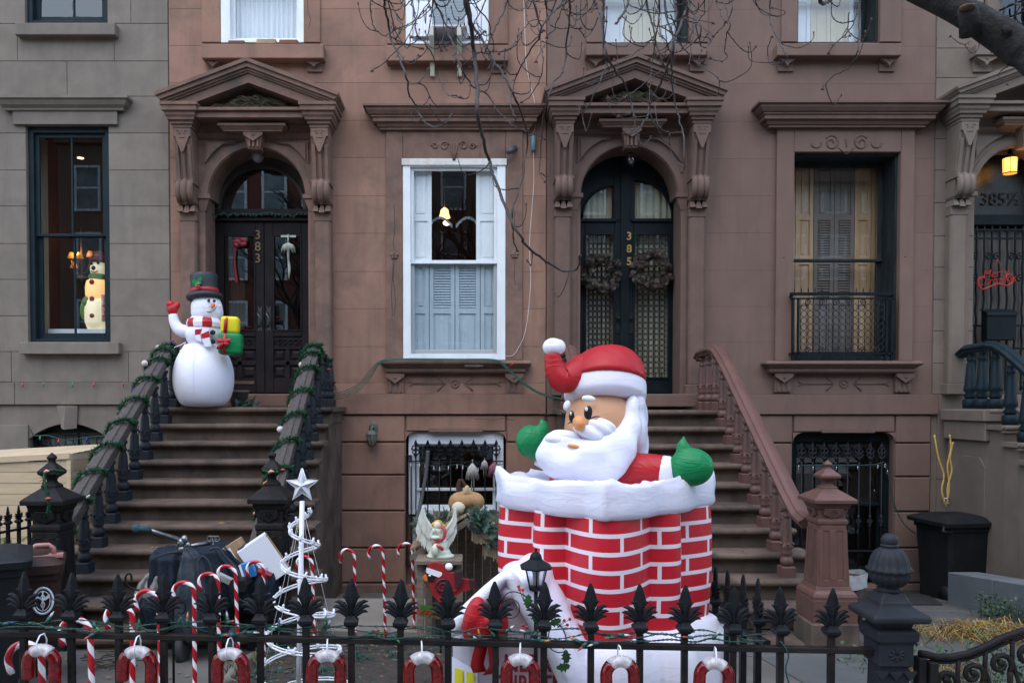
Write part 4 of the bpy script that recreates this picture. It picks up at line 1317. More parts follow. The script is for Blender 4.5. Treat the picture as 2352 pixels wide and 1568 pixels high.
ex0, exm0, exm1, ex1 = [W(q, 700, YE).x for q in (1328, 1426, 1440, 1552)]
zE = zf3
ztp = zl(345, YE)
b = MB()
b.box(ex0 - .12, ex0 - .002, YE - .05, YE + .1, zE, ztp)
b.box(ex1 + .002, ex1 + .16, YE - .05, YE + .1, zE, ztp)
b.box(ex0 - .12, ex1 + .16, YE + .06, YE + .11, zl(420, YE), ztp + .1)
df3 = b.build('door_frame', M_BLACKP, H3, bevel=.008)
M_CURT = M_CREAM
acx, azs = (ex0 + ex1) / 2, zl(501, YE)
R3 = (ex1 - ex0) / 2 - .05
def leaf385(x0, x1, left):
 b = MB()
 y0, y1 = YE, YE + .06
 s = .085
 zg0, zg1 = zl(868, YE), zl(537, YE)
 b.box(x0, x0 + s, y0, y1, zE + .01, azs - .05); b.box(x1 - s, x1, y0, y1, zE + .01, azs - .05)
 b.box(x0 + s, x1 - s, y0, y1, zE + .01, zg0)
 b.box(x0 + s, x1 - s, y0, y1, zg1, azs - .05)
 b.box(x0, x1, y0 + .004, y1, azs - .049, azs - .02)
 xi, xo = (x1, x0) if left else (x0, x1)
 sg = 1 if left else -1
 b.box(min(xi, xi - sg * .10), max(xi, xi - sg * .10), y0, y1, azs - .02, ztp)
 q = MB()
 xa = xi - sg * .10
 Rr = abs(xa - xo) - .05
 pts = [(xa, azs)] + [(xa - sg * Rr * math.cos(PI / 2 * k / 8), azs + Rr * 1.02 * math.sin(PI / 2 * k / 8)) for k in range(9)]
 for (p0, p1) in zip(pts[1:-1], pts[2:]):
  b.prism([p0, (p0[0] - sg * .001, ztp), (p1[0], ztp), p1], y0, y1)
 b.box(min(xo, pts[1][0]), max(xo, pts[1][0]), y0, y1, azs - .02, ztp)
 lf = b.build('door_leaf', M_BLACKP, df3, bevel=.006)
 q.prism(pts, y0 + .03, y0 + .034)
 q.build('quarter_light', M_GLASS, df3)
 bd = MB()
 bd.tube([(p[0], y0 - .004, p[1]) for p in pts[1:]], .018, 6)
 bd.box(min(pts[1][0], xa) - .04, max(pts[1][0], xa) + .03, y0 - .03, y0 - .001, azs - .05, azs - .012)
 ring_frame(bd, x0 + s - .004, x1 - s + .004, zg0 - .01, zg1 + .01, y0 - .015, y0 - .001, .022)
 bd.build('moulding', M_BLACKP, df3)
 MB().box(x0 + s, x1 - s, y0 + .03, y0 + .034, zg0, zg1).build('door_pane', M_GLASS, df3)
 curtain('curtain', df3, x0 + s - .02, x1 - s + .02, zg0 - .03, zg1 + .03, YE + .14, M_CURT, .022, 6, seed=5)
 curtain('curtain', df3, min(xa, xo), max(xa, xo), azs - .03, azs + .5, YE + .14, M_CURT, .022, 6, seed=6)
 g = MB()      # wrought lattice: wavy uprights crossed into ovals, with a border of scrolls
 gx0, gx1 = x0 + s + .055, x1 - s - .055
 nb = 5
 pitch = (gx1 - gx0) / nb
 nz = int((zg1 - zg0 - .12) / .075)
 yg = y0 + .012
 for k in range(nb + 1):
  x = gx0 + pitch * k
  g.tube([(x, yg, zg0), (x, yg, zg1)], .0045, 4)
 for k in range(nb):
  x = gx0 + pitch * (k + .5)
  for sgn in (-1, 1):
   g.tube([(x + sgn * pitch * .46 * abs(math.sin(PI * i / 4)), yg + .003, zg0 + .06 + .075 * nz * i / (4 * nz)) for i in range(4 * nz + 1)], .0048, 4)
 for i in range(nz + 1):
  z = zg0 + .06 + .075 * i
  g.tube([(gx0 - .05, yg, z), (gx1 + .05, yg, z)], .0035, 4)
  for k in range(nb + 1):
   g.ell((gx0 + pitch * k, yg - .004, z), .010, .006, .010, 6, 4)
  for sgn, xx in ((1, gx0 - .028), (-1, gx1 + .028)):
   g.tube(scroll_tube(xx, z + .037, .024, 1.1, yg, sgn, 0, 10, .3), .0045, 4)
 for k in range(4):
  for z in (zg0 + .03, zg1 - .03):
   g.tube(scroll_tube(gx0 + (gx1 - gx0) * (k + .5) / 4, z, .028, 1.1, yg, 1 if k % 2 else -1, 0, 10, .3), .0045, 4)
 g.build('iron_lattice', M_IRON, df3)
 hx = x1 - .045 if left else x0 + .05
 h = MB()
 h.box(hx - .028, hx + .028, y0 - .012, y0, zl(765, YE), zl(716, YE))
 h.ell((hx, y0 - .06, zl(732, YE)), .028, .028, .028, 10, 8)
 h.tube([(hx, y0, zl(732, YE)), (hx, y0 - .05, zl(732, YE))], .012, 8)
 h.build('door_knob', M_IRON2, df3)
leaf385(ex0, exm0 + .0, True)
leaf385(exm1, ex1, False)
b = MB()
b.box(exm0 + .002, exm1 - .002, YE - .012, YE + .06, zE + .01, ztp)
b.box(exm0 - .01, exm1 + .03, YE - .02, YE - .013, zE + .01, ztp)
b.tube([(ex1 + .09, YW + .30, zE + .2), (ex1 + .09, YW + .30, azs - .05)], .045, 12)
b.lathe([(.07, 0), (.075, .05), (.05, .08), (.05, .12), (.065, .14), (.065, .18), (.045, .2)], (ex1 + .09, YW + .30, zE), 12)
b.lathe([(.045, -.2), (.06, -.17), (.05, -.12), (.05, -.08), (.07, -.03), (.07, 0)], (ex1 + .09, YW + .30, azs), 12)
b.build('meeting_stile', M_BLACKP, df3, bevel=.003)
for k, ch in enumerate('385'):
 text('numeral', ch, .145, W(1445, 543 + 29 * k, YE - .03), M_GOLD, df3, .004, offset=.003)
room(df3, ex0 - .05, ex1 + .05, zE + .1, zl(350), YE + .2, 1.5, M_ROOMD, .02)
MB().box(ex0 - .12, ex1 + .12, YW - .3, YE + .1, zE - .16, zE).build('door_sill', M_TAUPE, H3, bevel=.01)
YG = YW + .22
gx0, gx1 = C4 - .66, C4 + .66
b = MB()
b.box(gx0, gx1, YG + .1, YG + .2, zl(512, YG), zl(489, YG))
b.box(gx0, gx0 + .04, YG + .1, YG + .2, zf4, zl(512, YG)); b.box(gx1 - .04, gx1, YG + .1, YG + .2, zf4, zl(512, YG))
df4 = b.build('door_frame', M_BLACKP, H4)
MB().box(gx0, gx1, YG + .14, YG + .144, zl(489, YG), zl(330, YG)).build('transom_pane', glass('transom_glass', (.5, .5, .5), .0, .35), df4)
text('transom_number', '385\u00bd', .23, W(2300, 458, YG + .12), pm('faded_black_paint', (.012, .012, .012), None, 5, .6, 0), df4, .002)
room(df4, gx0, gx1, zf4, zl(330), YG + .25, 1.6, M_ROOMD, .05)
b = MB()
curt = curtain('door_curtain', df4, gx0, gx1, zf4, zl(520, YG), YG + .24, pm('pale_yellow_blind', (.16, .15, .12), (.05, .05, .055), 8, .8, 0, st=(3, 3, .2)), .02, 7)
gb = MB()
for k in range(13):
 x = gx0 + .05 + .1 * k
 pts = [(x + (.007 * math.sin(i * 1.6) if 4 < i < 26 else 0), YG, zf4 + .03 + (zl(525, YG) - zf4) * i / 30) for i in range(31)]
 gb.tube(pts, .013, 5)
for q in (528, 548, 748, 800):
 gb.box(gx0, gx1, YG - .012, YG + .012, zl(q, YG) - .012, zl(q, YG) + .012)
for x in (gx0 + .15, gx0 + .45, gx0 + .75):
 for z in (zl(590, YG), zl(640, YG)):
  for s in (-1, 1):
   gb.tube(scroll_tube(x + s * .055, z, .05, 1.2, YG - .015, s, 1.2, 16, .2), .010, 5)
gb.build('door_gate', M_BLACKP, df4)
def step_y(i): return 9.2 - .27 * i
def step_z(i, dz=0.0): return 1.895 - .184 * i + dz
def bull(b, x0, x1, yf, z, t=.055, yb=None):
 """tread slab with a rounded nose and rounded ends"""
 r = t / 2
 pts = [(yf + r - r * math.sin(PI * k / 6), z - r + r * math.cos(PI * k / 6)) for k in range(7)]
 yb = yb or yf + .36
 b.side(pts + [(yb, z - t), (yb, z)], x0 + .02, x1 - .02)
 for xe, s in ((x0, 1), (x1, -1)):
  b.side([(y + .012 if k < 7 else y, zz - (.006 if zz > z - r else -.006)) for k, (y, zz) in enumerate(pts + [(yb, z - t), (yb, z)])], xe, xe + s * .0199)
def stoop(label, x0, x1, n, dz, mat):
 t = thing('stoop', label, 'steps', ((x0 + x1) / 2, 8.0, G(8)))
 for i in range(n):
  y, z = step_y(i), step_z(i, dz)
  b = MB()
  ext = .0 if i < 5 else .06 * (i - 4)
  yb = 10.24 if i == 0 else y + .33
  bull(b, x0 - ext, x1 + ext, y, z, .058, yb)
  b.cornice(x0 - ext + .045, x1 + ext - .045, y + .09, [(.03, z - .059), (.03, z - .07), (.012, z - .078), (0, z - .09), (0, z - .188)])
  b.box(x0 - ext + .047, x1 + ext - .047, y + .093, yb, z - .1885, z - .0595)
  b.build('step', mat, t)
 b = MB()
 for i in range(n):
  y = step_y(i) + .13
  b.box(x0 + .06, x1 - .06, y, 10.24 if i == 0 else y + .27, -.75, step_z(i, dz) - .19)
 b.build('stoop_core', mat, t)
 return t
XL2, XR2 = -3.60, -1.63
XL3, XR3 = 1.0, 2.93
st2 = stoop('worn dark brownstone steps up to the aubergine double door 383', XL2, XR2, 10, 0, M_STEP)
b = MB()
bull(b, XL2 - .5, XR2 + .35, step_y(10) - .02, step_z(10) + .01, .09, step_y(9) + .2)
b.box(XL2 - .46, XR2 + .3, step_y(10) + .05, step_y(9) + .2, -.6, step_z(10) - .08)
b.build('step', M_STEP, st2)
st3 = stoop('brownstone steps up to the black double door 385', XL3, XR3, 10, -.035, M_STEP)
MB().box(XL3 - .2, XR3 + .25, step_y(10) - .05, step_y(9) + .1, -.6, step_z(10) - .05).build('step', M_STEP, st3, bevel=.02)
def baluster(h, n=10):
 b = MB()
 b.lathe([(.062, 0), (.062, .09), (.055, .10)], (0, 0, 0), sq=True)
 b.lathe([(.040, .10), (.058, .125), (.060, .15), (.048, .175), (.036, .19), (.050, .205), (.054, .22), (.046, .24), (.056, .26), (.058, .285), (.050, .30), (.049, .32), (.042, .44), (.031, h - .12), (.029, h - .11), (.040, h - .10), (.040, h - .085), (.030, h - .075), (.030, h - .04), (.044, h - .03), (.044, h)], (0, 0, 0), n)
 for k in range(6):
  a = 2 * PI * k / 6 + .3
  b.ell((.058 * math.cos(a), .058 * math.sin(a), .30), .014, .014, .014, 6, 4)
 return b
def balusters(parent, x, dz, mat, h, steps, skip=(), landing=(9.36, 9.64, 9.92)):
 first = None
 for y, z in [(q, step_z(0, dz)) for q in landing] + [(step_y(i) + .16, step_z(i, dz)) for i in range(1, steps) if i not in skip]:
  loc = Vector((x, y, z)) - ORG.get(parent)
  if first is None:
   first = baluster(h).build('baluster', mat, parent, loc=(0, 0, 0))
   first.location = loc
  else:
   copy_part(first, parent, loc)
def newel(b, s=1.0):
 """square panelled newel post, foot at z = 0; returns its height"""
 P = [(.30, 0), (.30, .22), (.295, .235), (.30, .26), (.285, .29), (.25, .32), (.235, .36)]
 b.lathe(P, sq=True)
 b.lathe([(.225, .36), (.185, .98), (.195, .985), (.205, 1.0), (.205, 1.03), (.18, 1.045), (.185, 1.14), (.215, 1.16), (.23, 1.19), (.235, 1.21)], sq=True)
 b.lathe([(.29, 1.21), (.292, 1.245), (.28, 1.255), (.10, 1.345), (.105, 1.36), (.06, 1.385), (.05, 1.40)], sq=True)
 b.lathe([(.05, 1.40), (.055, 1.42), (.135, 1.46), (.135, 1.485), (.05, 1.545), (.035, 1.555), (.035, 1.58), (.05, 1.585), (.05, 1.60), (.0, 1.64)], sq=True)
 for k in range(4):
  M = Matrix.Rotation(PI / 2 * k, 3, 'Z')
  def fbox(x0, x1, y0, y1, z0, z1, lean=0.0):
   vs = []
   for z in (z0, z1):
    off = (z - .36) * (.04 / .62) if lean else 0
    for y in (y0, y1):
     for x in (x0, x1):
      vs.append(M @ Vector((x, -(y - off), z)))
   b.add(vs, [(0, 2, 3, 1), (4, 5, 7, 6), (0, 1, 5, 4), (2, 6, 7, 3), (0, 4, 6, 2), (1, 3, 7, 5)])
  for x0, x1 in ((-.20, -.15), (-.055, .055), (.15, .20)):
   fbox(x0 * .92, x1 * .92, .20, .237, .42, .93, 1)
  fbox(-.19, .19, .20, .234, .36, .425, 1)
  fbox(-.17, .17, .20, .234, .925, .98, 1)
  b.add([M @ Vector(v) for v in ((-.13, -.236, 1.155), (.13, -.236, 1.155), (.13, -.215, 1.09), (0, -.20, 1.05), (-.13, -.215, 1.09), (-.13, -.18, 1.155), (.13, -.18, 1.155), (.13, -.18, 1.09), (0, -.18, 1.05), (-.13, -.18, 1.09))],
    [(0, 4, 3, 2, 1), (0, 5, 9, 4), (4, 9, 8, 3), (3, 8, 7, 2), (2, 7, 6, 1), (0, 1, 6, 5)])
  for q in range(4):
   b.ell(M @ Vector((.03 * math.cos(PI / 2 * q), -.232, 1.115 + .018 * math.sin(PI / 2 * q))), .012, .008, .009, 6, 4)
 for k in range(4):
  a = PI / 4 + PI / 2 * k
  b.ell((.10 * math.cos(a), .10 * math.sin(a), 1.50), .022, .022, .018, 8, 5)
 return 1.64
def handrail(x, dz, h, ylow, w=.085, yend=None, flare=0.0, ztop=0.0):
 """sweep along the stoop: level at the landing, then down the steps"""
 zt = step_z(0, dz) + h
 pts = [Vector((x, 10.02, zt - .06)), Vector((x, 9.9, zt)), Vector((x, 9.45, zt + .01)), Vector((x, 9.28, zt - .02)), Vector((x, 9.12, zt - .10))]
 y = 8.9
 while y > ylow:
  pts.append(Vector((x, y, zt - .03 - (9.2 - y) * .184 / .27)))
  y -= .35
 return pts
def rail_profile(b, pts, prof):
 """sweep an (x, up) outline along a path in the y-z plane"""
 rings = []
 m = len(pts)
 for i, p in enumerate(pts):
  t = (pts[min(i + 1, m - 1)] - pts[max(i - 1, 0)]).normalized()
  s = Vector((1, 0, 0))
  u = s.cross(t).normalized()
  if u.z < 0: u = -u
  rings.append([p + s * a + u * c for a, c in prof])
 b.loft(rings, True, False)
PROF = [(-.055, -.05), (.055, -.05), (.06, -.02), (.085, -.01), (.085, .012), (.05, .03), (.04, .045), (0, .055), (-.04, .045), (-.05, .03), (-.085, .012), (-.085, -.01), (-.06, -.02)]
def railing385(x, label, vis=True):
 t = thing('stoop_railing', label, 'railing', (x, 8.0, .5), 'railings of the 385 steps')
 b = MB()
 pts = handrail(x, -.035, .70, 7.1)
 pl = pts[-1]
 pts += [Vector((x, pl.y - .25, pl.z - .15)), Vector((x, pl.y - .42, pl.z - .19))]
 rail_profile(b, pts, PROF)
 b.build('handrail', M_BIRON, t)
 balusters(t, x, -.035, M_BIRON, .64, 9)
 return t
rl = railing385(2.80, 'brown iron railing with turned balusters joined to the brown newel')
rl2 = railing385(1.12, 'brown iron railing mostly hidden behind the inflatable chimney')
nw = GP(1899, 1483)
b = MB(); newel(b)
NB = zl(1430, 6.35)
t = thing('newel_post', 'reddish brown iron newel post at the foot of the 385 steps', 'newel post', (2.86, 6.52, NB))
o = b.build('post', M_BIRON, t, bevel=.004, loc=(0, 0, 0))
sN = 1.0 * (zl(1056, 6.5) - zl(1430, 6.35)) / 1.64
o.scale = (.585, .585, sN)
MB().box(2.86 - .19, 2.86 + .19, 6.52 - .19, 6.52 + .19, -.4, NB - .001).build('base_block', M_STEP, t, bevel=.015)
def rail383(x, label, xt, side):
 t = thing('stoop_railing', label, 'railing', (x, 8.0, .5), 'railings of the 383 steps')
 b = MB()
 zt = step_z(0) + .66
 xb = x
 pts = [Vector((xt, 9.55, zt)), Vector((xt, 9.33, zt - .01)), Vector((xt + (xb - xt) * .1, 9.15, zt - .06))]
 for k in range(9):
  y = 9.0 - .31 * k
  pts.append(Vector((xt + (xb - xt) * (.15 + .85 * k / 8), y, zt - .03 - (9.2 - y) * .184 / .27)))
 q = pts[-1]
 rail_profile(b, pts, [(-.075, -.085), (.075, -.085), (.082, -.03), (.082, .02), (.03, .035), (.028, .05), (-.028, .05), (-.03, .035), (-.082, .02), (-.082, -.03)])
 b.build('handrail', M_RAILW, t, bevel=.004)
 b = MB()
 rail_profile(b, [q + Vector((0, .02, -.03)), q + Vector((.0, -.16, -.10)), q + Vector((-.0, -.30, -.12)), q + Vector((-.0, -.5, -.12))], [(-.055, -.05), (.055, -.05), (.07, 0), (.05, .035), (-.05, .035), (-.07, 0)])
 b.build('rail_end', M_IRON2, t)
 balusters(t, x + .0, 0, M_CHAR, .60, 9, skip=())
 return t, pts
t2l, path_l = rail383(-3.50, 'weathered timber handrail on iron balusters beside the inflatable snowman', -3.54, -1)
t2r, path_r = rail383(-1.78, 'weathered timber handrail on iron balusters next to the green cords', -1.86, 1)
zN = zl(1480, 6.6)
nm = MB(); newel(nm)
n1 = thing('newel_post', 'black iron newel post with hanging garland before the cedar boards', 'newel post', (W(121, 1200, 6.62).x, 6.62, -.06))
o1 = nm.build('post', M_IRON2, n1, bevel=.004, loc=(0, 0, 0))
hN = zl(1038, 6.62) + .06
o1.scale = (.60, .60, hN / 1.64)
n2 = dup(n1, (W(626, 1200, 6.62).x, 6.62, -.06), 'black iron newel post between the steps and the spiral tree')
o2 = n2.children[0]
o2.scale = (.56, .56, (zl(1033, 6.62) + .06) / 1.64)
XS = 6.02
t4 = thing('stoop', 'pale stone stoop wall with carved panels behind the black bin', 'steps', (XS + 1, 8.5, G(8.5)))
for i in range(10):
 y, z = step_y(i) + .15, step_z(i, -.02)
 b = MB()
 bull(b, XS - .05, XS + 2.0, y, z, .06, 10.24 if i == 0 else y + .33)
 b.cornice(XS + .01, XS + 2, y + .07, [(.05, z - .061), (.05, z - .085), (.02, z - .10), (0, z - .19)])
 b.box(XS + .003, XS + 1.95, y + .073, 10.24 if i == 0 else y + .34, -.75, z - .0615)
 b.build('step', M_SAND, t4)
b = MB()
b.box(XS - .06, XS + .3, step_y(0) + .2, 10.24, step_z(0) - .40, step_z(0) - .17)
b.box(XS - .10, XS + .3, step_y(0) + .16, 10.24, step_z(0) - .168, step_z(0) - .03)
b.build('landing_edge', M_SAND, t4, bevel=.01)
for yc, hh, zz in ((9.75, .7, .6), (8.55, .55, -.05), (7.9, .45, -.2)):
 b = MB()
 pts = [(yc - .28, zz - hh), (yc + .28, zz - hh), (yc + .28, zz + hh - .12), (yc + .17, zz + hh), (yc - .17, zz + hh), (yc - .28, zz + hh - .12)]
 b.side(pts, XS - .012, XS + .1)
 b.build('carved_panel', M_SAND, t4, bevel=.006)
t = thing('stoop_railing', 'glossy black iron railing with stout balusters below the black mailbox', 'railing', (XS + .12, 9, 2))
b = MB()
rail_profile(b, [p + Vector((0, .15, 0)) for p in handrail(XS + .12, .0, .72, 7.6)], PROF)
b.build('handrail', M_SLATE, t)
first = None
for y, z in [(9.98, step_z(0)), (9.75, step_z(0)), (9.5, step_z(0))] + [(step_y(i) + .30, step_z(i)) for i in range(1, 5)]:
 loc = Vector((XS + .12, y, z - .02)) - ORG.get(t)
 if first is None:
  bb = MB()
  bb.lathe([(.085, 0), (.09, .10), (.07, .12)], n=8)
  bb.lathe([(.05, .12), (.075, .15), (.05, .19), (.075, .22), (.075, .26), (.065, .30), (.045, .55), (.035, .58), (.05, .60), (.05, .62), (.035, .63), (.04, .68)], n=10)
  first = bb.build('baluster', M_SLATE, t, loc=(0, 0, 0)); first.location = loc
 else:
  copy_part(first, t, loc)
def blob(name, parts, mat, parent, voxel=.012, smooth=8, sub=False):
 """one smooth skin over a set of ellipsoids [(centre, (rx, ry, rz), rotation)]"""
 b = MB()
 for p in parts:
  c, r = p[0], p[1]
  b.ell(c, r[0], r[1], r[2], 20, 12, p[2] if len(p) > 2 else None)
 o = b.build(name, mat, parent)
 m = o.modifiers.new('remesh', 'REMESH'); m.mode = 'VOXEL'; m.voxel_size = voxel; m.use_smooth_shade = True
 m = o.modifiers.new('smooth', 'SMOOTH'); m.factor = .5; m.iterations = smooth
 return o
def tubeblob(name, pts, rs, mat, parent, n=16, sub=1):
 b = MB()
 P, Rr = [], []
 m = len(pts)
 for i in range(m - 1):
  p0, p1, p2, p3 = [Vector(pts[min(max(k, 0), m - 1)]) for k in (i - 1, i, i + 1, i + 2)]
  for k in range(6):
   t = k / 6
   P.append(.5 * ((2 * p1) + (p2 - p0) * t + (2 * p0 - 5 * p1 + 4 * p2 - p3) * t * t + (3 * p1 - p0 - 3 * p2 + p3) * t ** 3))
   Rr.append(rs[i] + (rs[i + 1] - rs[i]) * t)
 P.append(Vector(pts[-1])); Rr.append(rs[-1])
 b.tube(P, Rr, n)
 return b.build(name, mat, parent)
def RX(a): return Matrix.Rotation(a, 3, 'X')
def RY(a): return Matrix.Rotation(a, 3, 'Y')
def RZ(a): return Matrix.Rotation(a, 3, 'Z')
D = 3.6
q = lambda px, py, d=D: W(px, py, d)
sant = thing('inflatable_santa_chimney', 'inflatable Santa waving from a red brick chimney on a snowy house', 'inflatable', (.58, 3.6, G(3.6)))
Lc, Fc, Rc, Bc = Vector((.115, 3.55)), Vector((.528, 3.10)), Vector((1.045, 3.58)), Vector((.62, 4.03))
cen = (Lc + Fc + Rc + Bc) / 4
def on(a, c, t): return a + (c - a) * t
seams = [(on(Lc, Fc, .30), None), (on(Lc, Fc, .60), None), (on(Fc, Rc, .385), Fc), (on(Fc, Rc, .68), None), (on(Rc, Bc, .25), Rc), (on(Rc, Bc, .6), None), (on(Bc, Lc, .3), Bc), (on(Bc, Lc, .7), None)]
plan = []
seams = [(cen + (p_ - cen) * .955, c_) for p_, c_ in seams]
ns = len(seams)
for k in range(ns):
 a = seams[k][0]
 c, cor = seams[(k + 1) % ns]
 if k == ns - 1: cor = Lc
 if cor is None:
  mid = (a + c) / 2
  out = (mid - cen).normalized()
  d = (c - a)
  nrm = Vector((d.y, -d.x)).normalized()
  if nrm.dot(out) < 0: nrm = -nrm
  ctl = mid + nrm * .135
 else:
  ctl = cor + (cor - cen).normalized() * .17
 for i in range(12):
  t = i / 12
  plan.append(a * (1 - t) ** 2 + ctl * 2 * t * (1 - t) + c * t * t)
us = [0.0]
for i in range(len(plan)):
 us.append(us[-1] + (plan[(i + 1) % len(plan)] - plan[i]).length)
def ringz(z, k=1.0, off=0.0, jz=0.0, jr=0.0, sd=0.0):
 r = []
 for i, p in enumerate(plan):
  v = p - cen
  w_ = cen + v * k + v.normalized() * off
  nz = noise.noise(Vector((p.x * 7, p.y * 7, sd))) if jz or jr else 0
  w_ = w_ + v.normalized() * nz * jr
  r.append(Vector((w_.x, w_.y, z + nz * jz)))
 return r
zc0, zc1 = 1.0, 1.505
zs = [zc0 + (zc1 - zc0) * i / 12 for i in range(13)]
m, nt, bs_, tc = base('brick_print_nylon', .42, 0, .35)
br = nt.nodes.new('ShaderNodeTexBrick')
br.inputs['Scale'].default_value = 1
br.inputs['Mortar Size'].default_value = .0085
br.inputs['Mortar Smooth'].default_value = .0
br.inputs['Bias'].default_value = -1
br.inputs['Brick Width'].default_value = .265
br.inputs['Row Height'].default_value = .0715
br.inputs['Color1'].default_value = (.50, .012, .026, 1)
br.inputs['Color2'].default_value = (.46, .011, .024, 1)
br.inputs['Mortar'].default_value = (.74, .66, .72, 1)
nt.links.new(tc.outputs['UV'], br.inputs[0])
nt.links.new(br.outputs[0], bs_.inputs['Base Color'])
bump(nt, bs_, noi(nt, tc.outputs['Object'], 7, 2, .5, 1.4), .2, .02)
for k in range(ns):
 b = MB()
 idx = [(k * 12 + i) % len(plan) for i in range(13)]
 uu = [us[k * 12 + i] for i in range(13)]
 rows = []
 for i, z in enumerate(zs):
  kk = 1 - .03 * (1 - math.sin(PI * (i + 1) / 14)) + .012 * (i / 12)
  rows.append([Vector((cen.x + (plan[j].x - cen.x) * kk, cen.y + (plan[j].y - cen.y) * kk, z)) for j in idx])
 b.loft(rows, False, True, closed=False, uvs=(uu, zs))
 b.build('chimney_panel', m, sant)
b = MB()
sq_ = []
for a, c in ((Lc, Fc), (Fc, Rc), (Rc, Bc), (Bc, Lc)):
 for i in range(24):
  t = i / 24
  p_ = on(a, c, t)
  o_ = (p_ - cen).normalized()
  sq_.append(p_ + o_ * (.030 * math.sin(PI * t) ** .7 + .012 + .030 * abs(math.sin(2.5 * PI * t))))
def ringq(z, k=1.0, jz=0.0, jr=0.0, sd=0.0, lift=0.0):
 r = []
 for i, p in enumerate(sq_):
  v = p - cen
  nz = noise.noise(Vector((p.x * 8, p.y * 8, sd)))
  n2 = noise.noise(Vector((p.x * 19, p.y * 19, sd + 5)))
  w_ = cen + v * k * .965 + v.normalized() * nz * jr
  cor_ = max(0, math.cos(2 * PI * i / 24)) ** 6
  r.append(Vector((w_.x, w_.y, z + nz * jz + n2 * jz * .5 + lift * cor_)))
 return r
b.loft([ringq(1.490, .97), ringq(1.498, 1.0), ringq(1.515, 1.022, 0, .008, 2), ringq(1.55, 1.022, .006, .008, 3), ringq(1.59, 1.022, .01, .01, 4), ringq(1.612, 1.018, .014, .014, 5, .014), ringq(1.626, 1.0, .02, .016, 5, .034), ringq(1.630, .975, .028, .016, 6, .038), ringq(1.622, .90, .03, .01, 7, .014), ringq(1.622, .80, .035, 0, 8), ringq(1.60, .68, .02, 0, 9), ringq(1.57, .5, .01, 0, 9)], True, True)
b.build('snow_rim', M_WNY, sant)
b = MB()
b.loft([ringz(.40, 1.10, .0), ringz(.60, 1.13, .03, 0, .03, 1), ringz(.80, 1.12, .045, 0, .03, 2), ringz(.90, 1.11, .04, .02, .02, 3), ringz(.965, 1.08, .02, .02, .02, 3), ringz(1.0, 1.02, .01, .02, 0, 4), ringz(1.012, .96, 0, 0, 0, 4)], True, True)
b.build('snow_base', M_WNY2, sant)
blob('suit', [(q(1400, 1125), (.21, .17, .16)), (q(1435, 1090, 3.58), (.12, .11, .09)), (q(1330, 1110, 3.6), (.14, .12, .10))], M_RED, sant, .014)
tubeblob('sleeve', [q(1400, 1092, 3.54), q(1470, 1082, 3.46), q(1528, 1080, 3.42)], [.10, .080, .064], M_RED, sant)
tubeblob('cuff', [q(1517, 1083, 3.43), q(1528, 1083, 3.42), q(1546, 1081, 3.41)], [.064, .071, .062], M_WNY, sant)
blob('mitten', [(q(1588, 1072, 3.38), (.095, .07, .082)), (q(1565, 1083, 3.4), (.07, .06, .07)), (q(1572, 1040, 3.38), (.032, .03, .06), RY(-.25)), (q(1571, 1018, 3.38), (.014, .014, .035), RY(-.15))], M_GRN, sant, .009, 6)
tubeblob('cuff', [q(1262, 1052, 3.62), q(1244, 1040, 3.62)], [.06, .062], M_WNY, sant)
blob('mitten', [(q(1219, 1013, 3.6), (.068, .06, .075)), (q(1236, 1032, 3.6), (.055, .05, .055)), (q(1247, 992, 3.58), (.028, .028, .055), RY(.1)), (q(1244, 974, 3.58), (.012, .012, .03))], M_GRN, sant, .009, 6)
hc = q(1392, 980, 3.62)
blob('head', [(q(1383, 965, 3.60), (.168, .15, .15)), (q(1365, 985, 3.57), (.135, .13, .13))], M_SKIN, sant, .012)
hr = blob('hair', [(q(1420, 960, 3.66), (.135, .15, .17)), (q(1425, 1080, 3.68), (.115, .12, .16)), (q(1432, 1020, 3.67), (.115, .13, .16)), (q(1452, 930, 3.60), (.058, .11, .09)), (q(1452, 990, 3.60), (.066, .13, .14)), (q(1440, 1060, 3.64), (.09, .12, .16))], M_WNY, sant, .012)
def band(name, cx, cy, rx, ry, z0, z1, tilt, mat, parent, bulge=.02, n=40, d0=3.62, amp=0):
 """padded band round the head, tilted"""
 c = Vector((cx, d0, (z0 + z1) / 2))
 h = z1 - z0
 rings = []
 for i in range(9):
  t = i / 8
  k = bulge * math.sin(PI * t)
  e = -.03 if i in (0, 8) else 0
  rings.append([c + tilt @ Vector(((rx + k + e) * math.cos(2 * PI * j / n), (ry + k + e) * math.sin(2 * PI * j / n), (t - .5) * h)) for j in range(n)])
 return MB().loft(rings, True, True).build(name, mat, parent)
tr = band('hat_trim', q(1391, 888).x, 0, .176, .172, q(1391, 928).z, q(1391, 860).z, RX(-.34) @ RY(.04), M_WNY, sant, .008)
b = MB()
n = 40
tl = RX(-.34) @ RY(.04)
hb_ = Vector((q(1391, 870).x, 3.62, q(1391, 882).z))
rings = []
for i in range(13):
 t = i / 12
 k = math.cos(PI / 2 * t * .985) ** .92
 rings.append([hb_ + tl @ Vector((.035 * t + .181 * k * math.cos(2 * PI * j / n), .02 * t + .178 * k * math.sin(2 * PI * j / n), .182 * math.sin(PI / 2 * t) ** .95)) for j in range(n)])
b.loft(rings, True, True)
b.build('hat', M_RED, sant)
tubeblob('hat_tail', [q(1340, 852, 3.60), q(1312, 866, 3.55), q(1291, 872, 3.53), q(1275, 846, 3.53), q(1268, 812, 3.53)], [.078, .066, .056, .046, .032], M_RED, sant)
blob('bobble', [(q(1270, 797, 3.54), (.047, .045, .041)), (q(1281, 797, 3.53), (.036, .04, .036))], M_WNY2, sant, .008, 4)
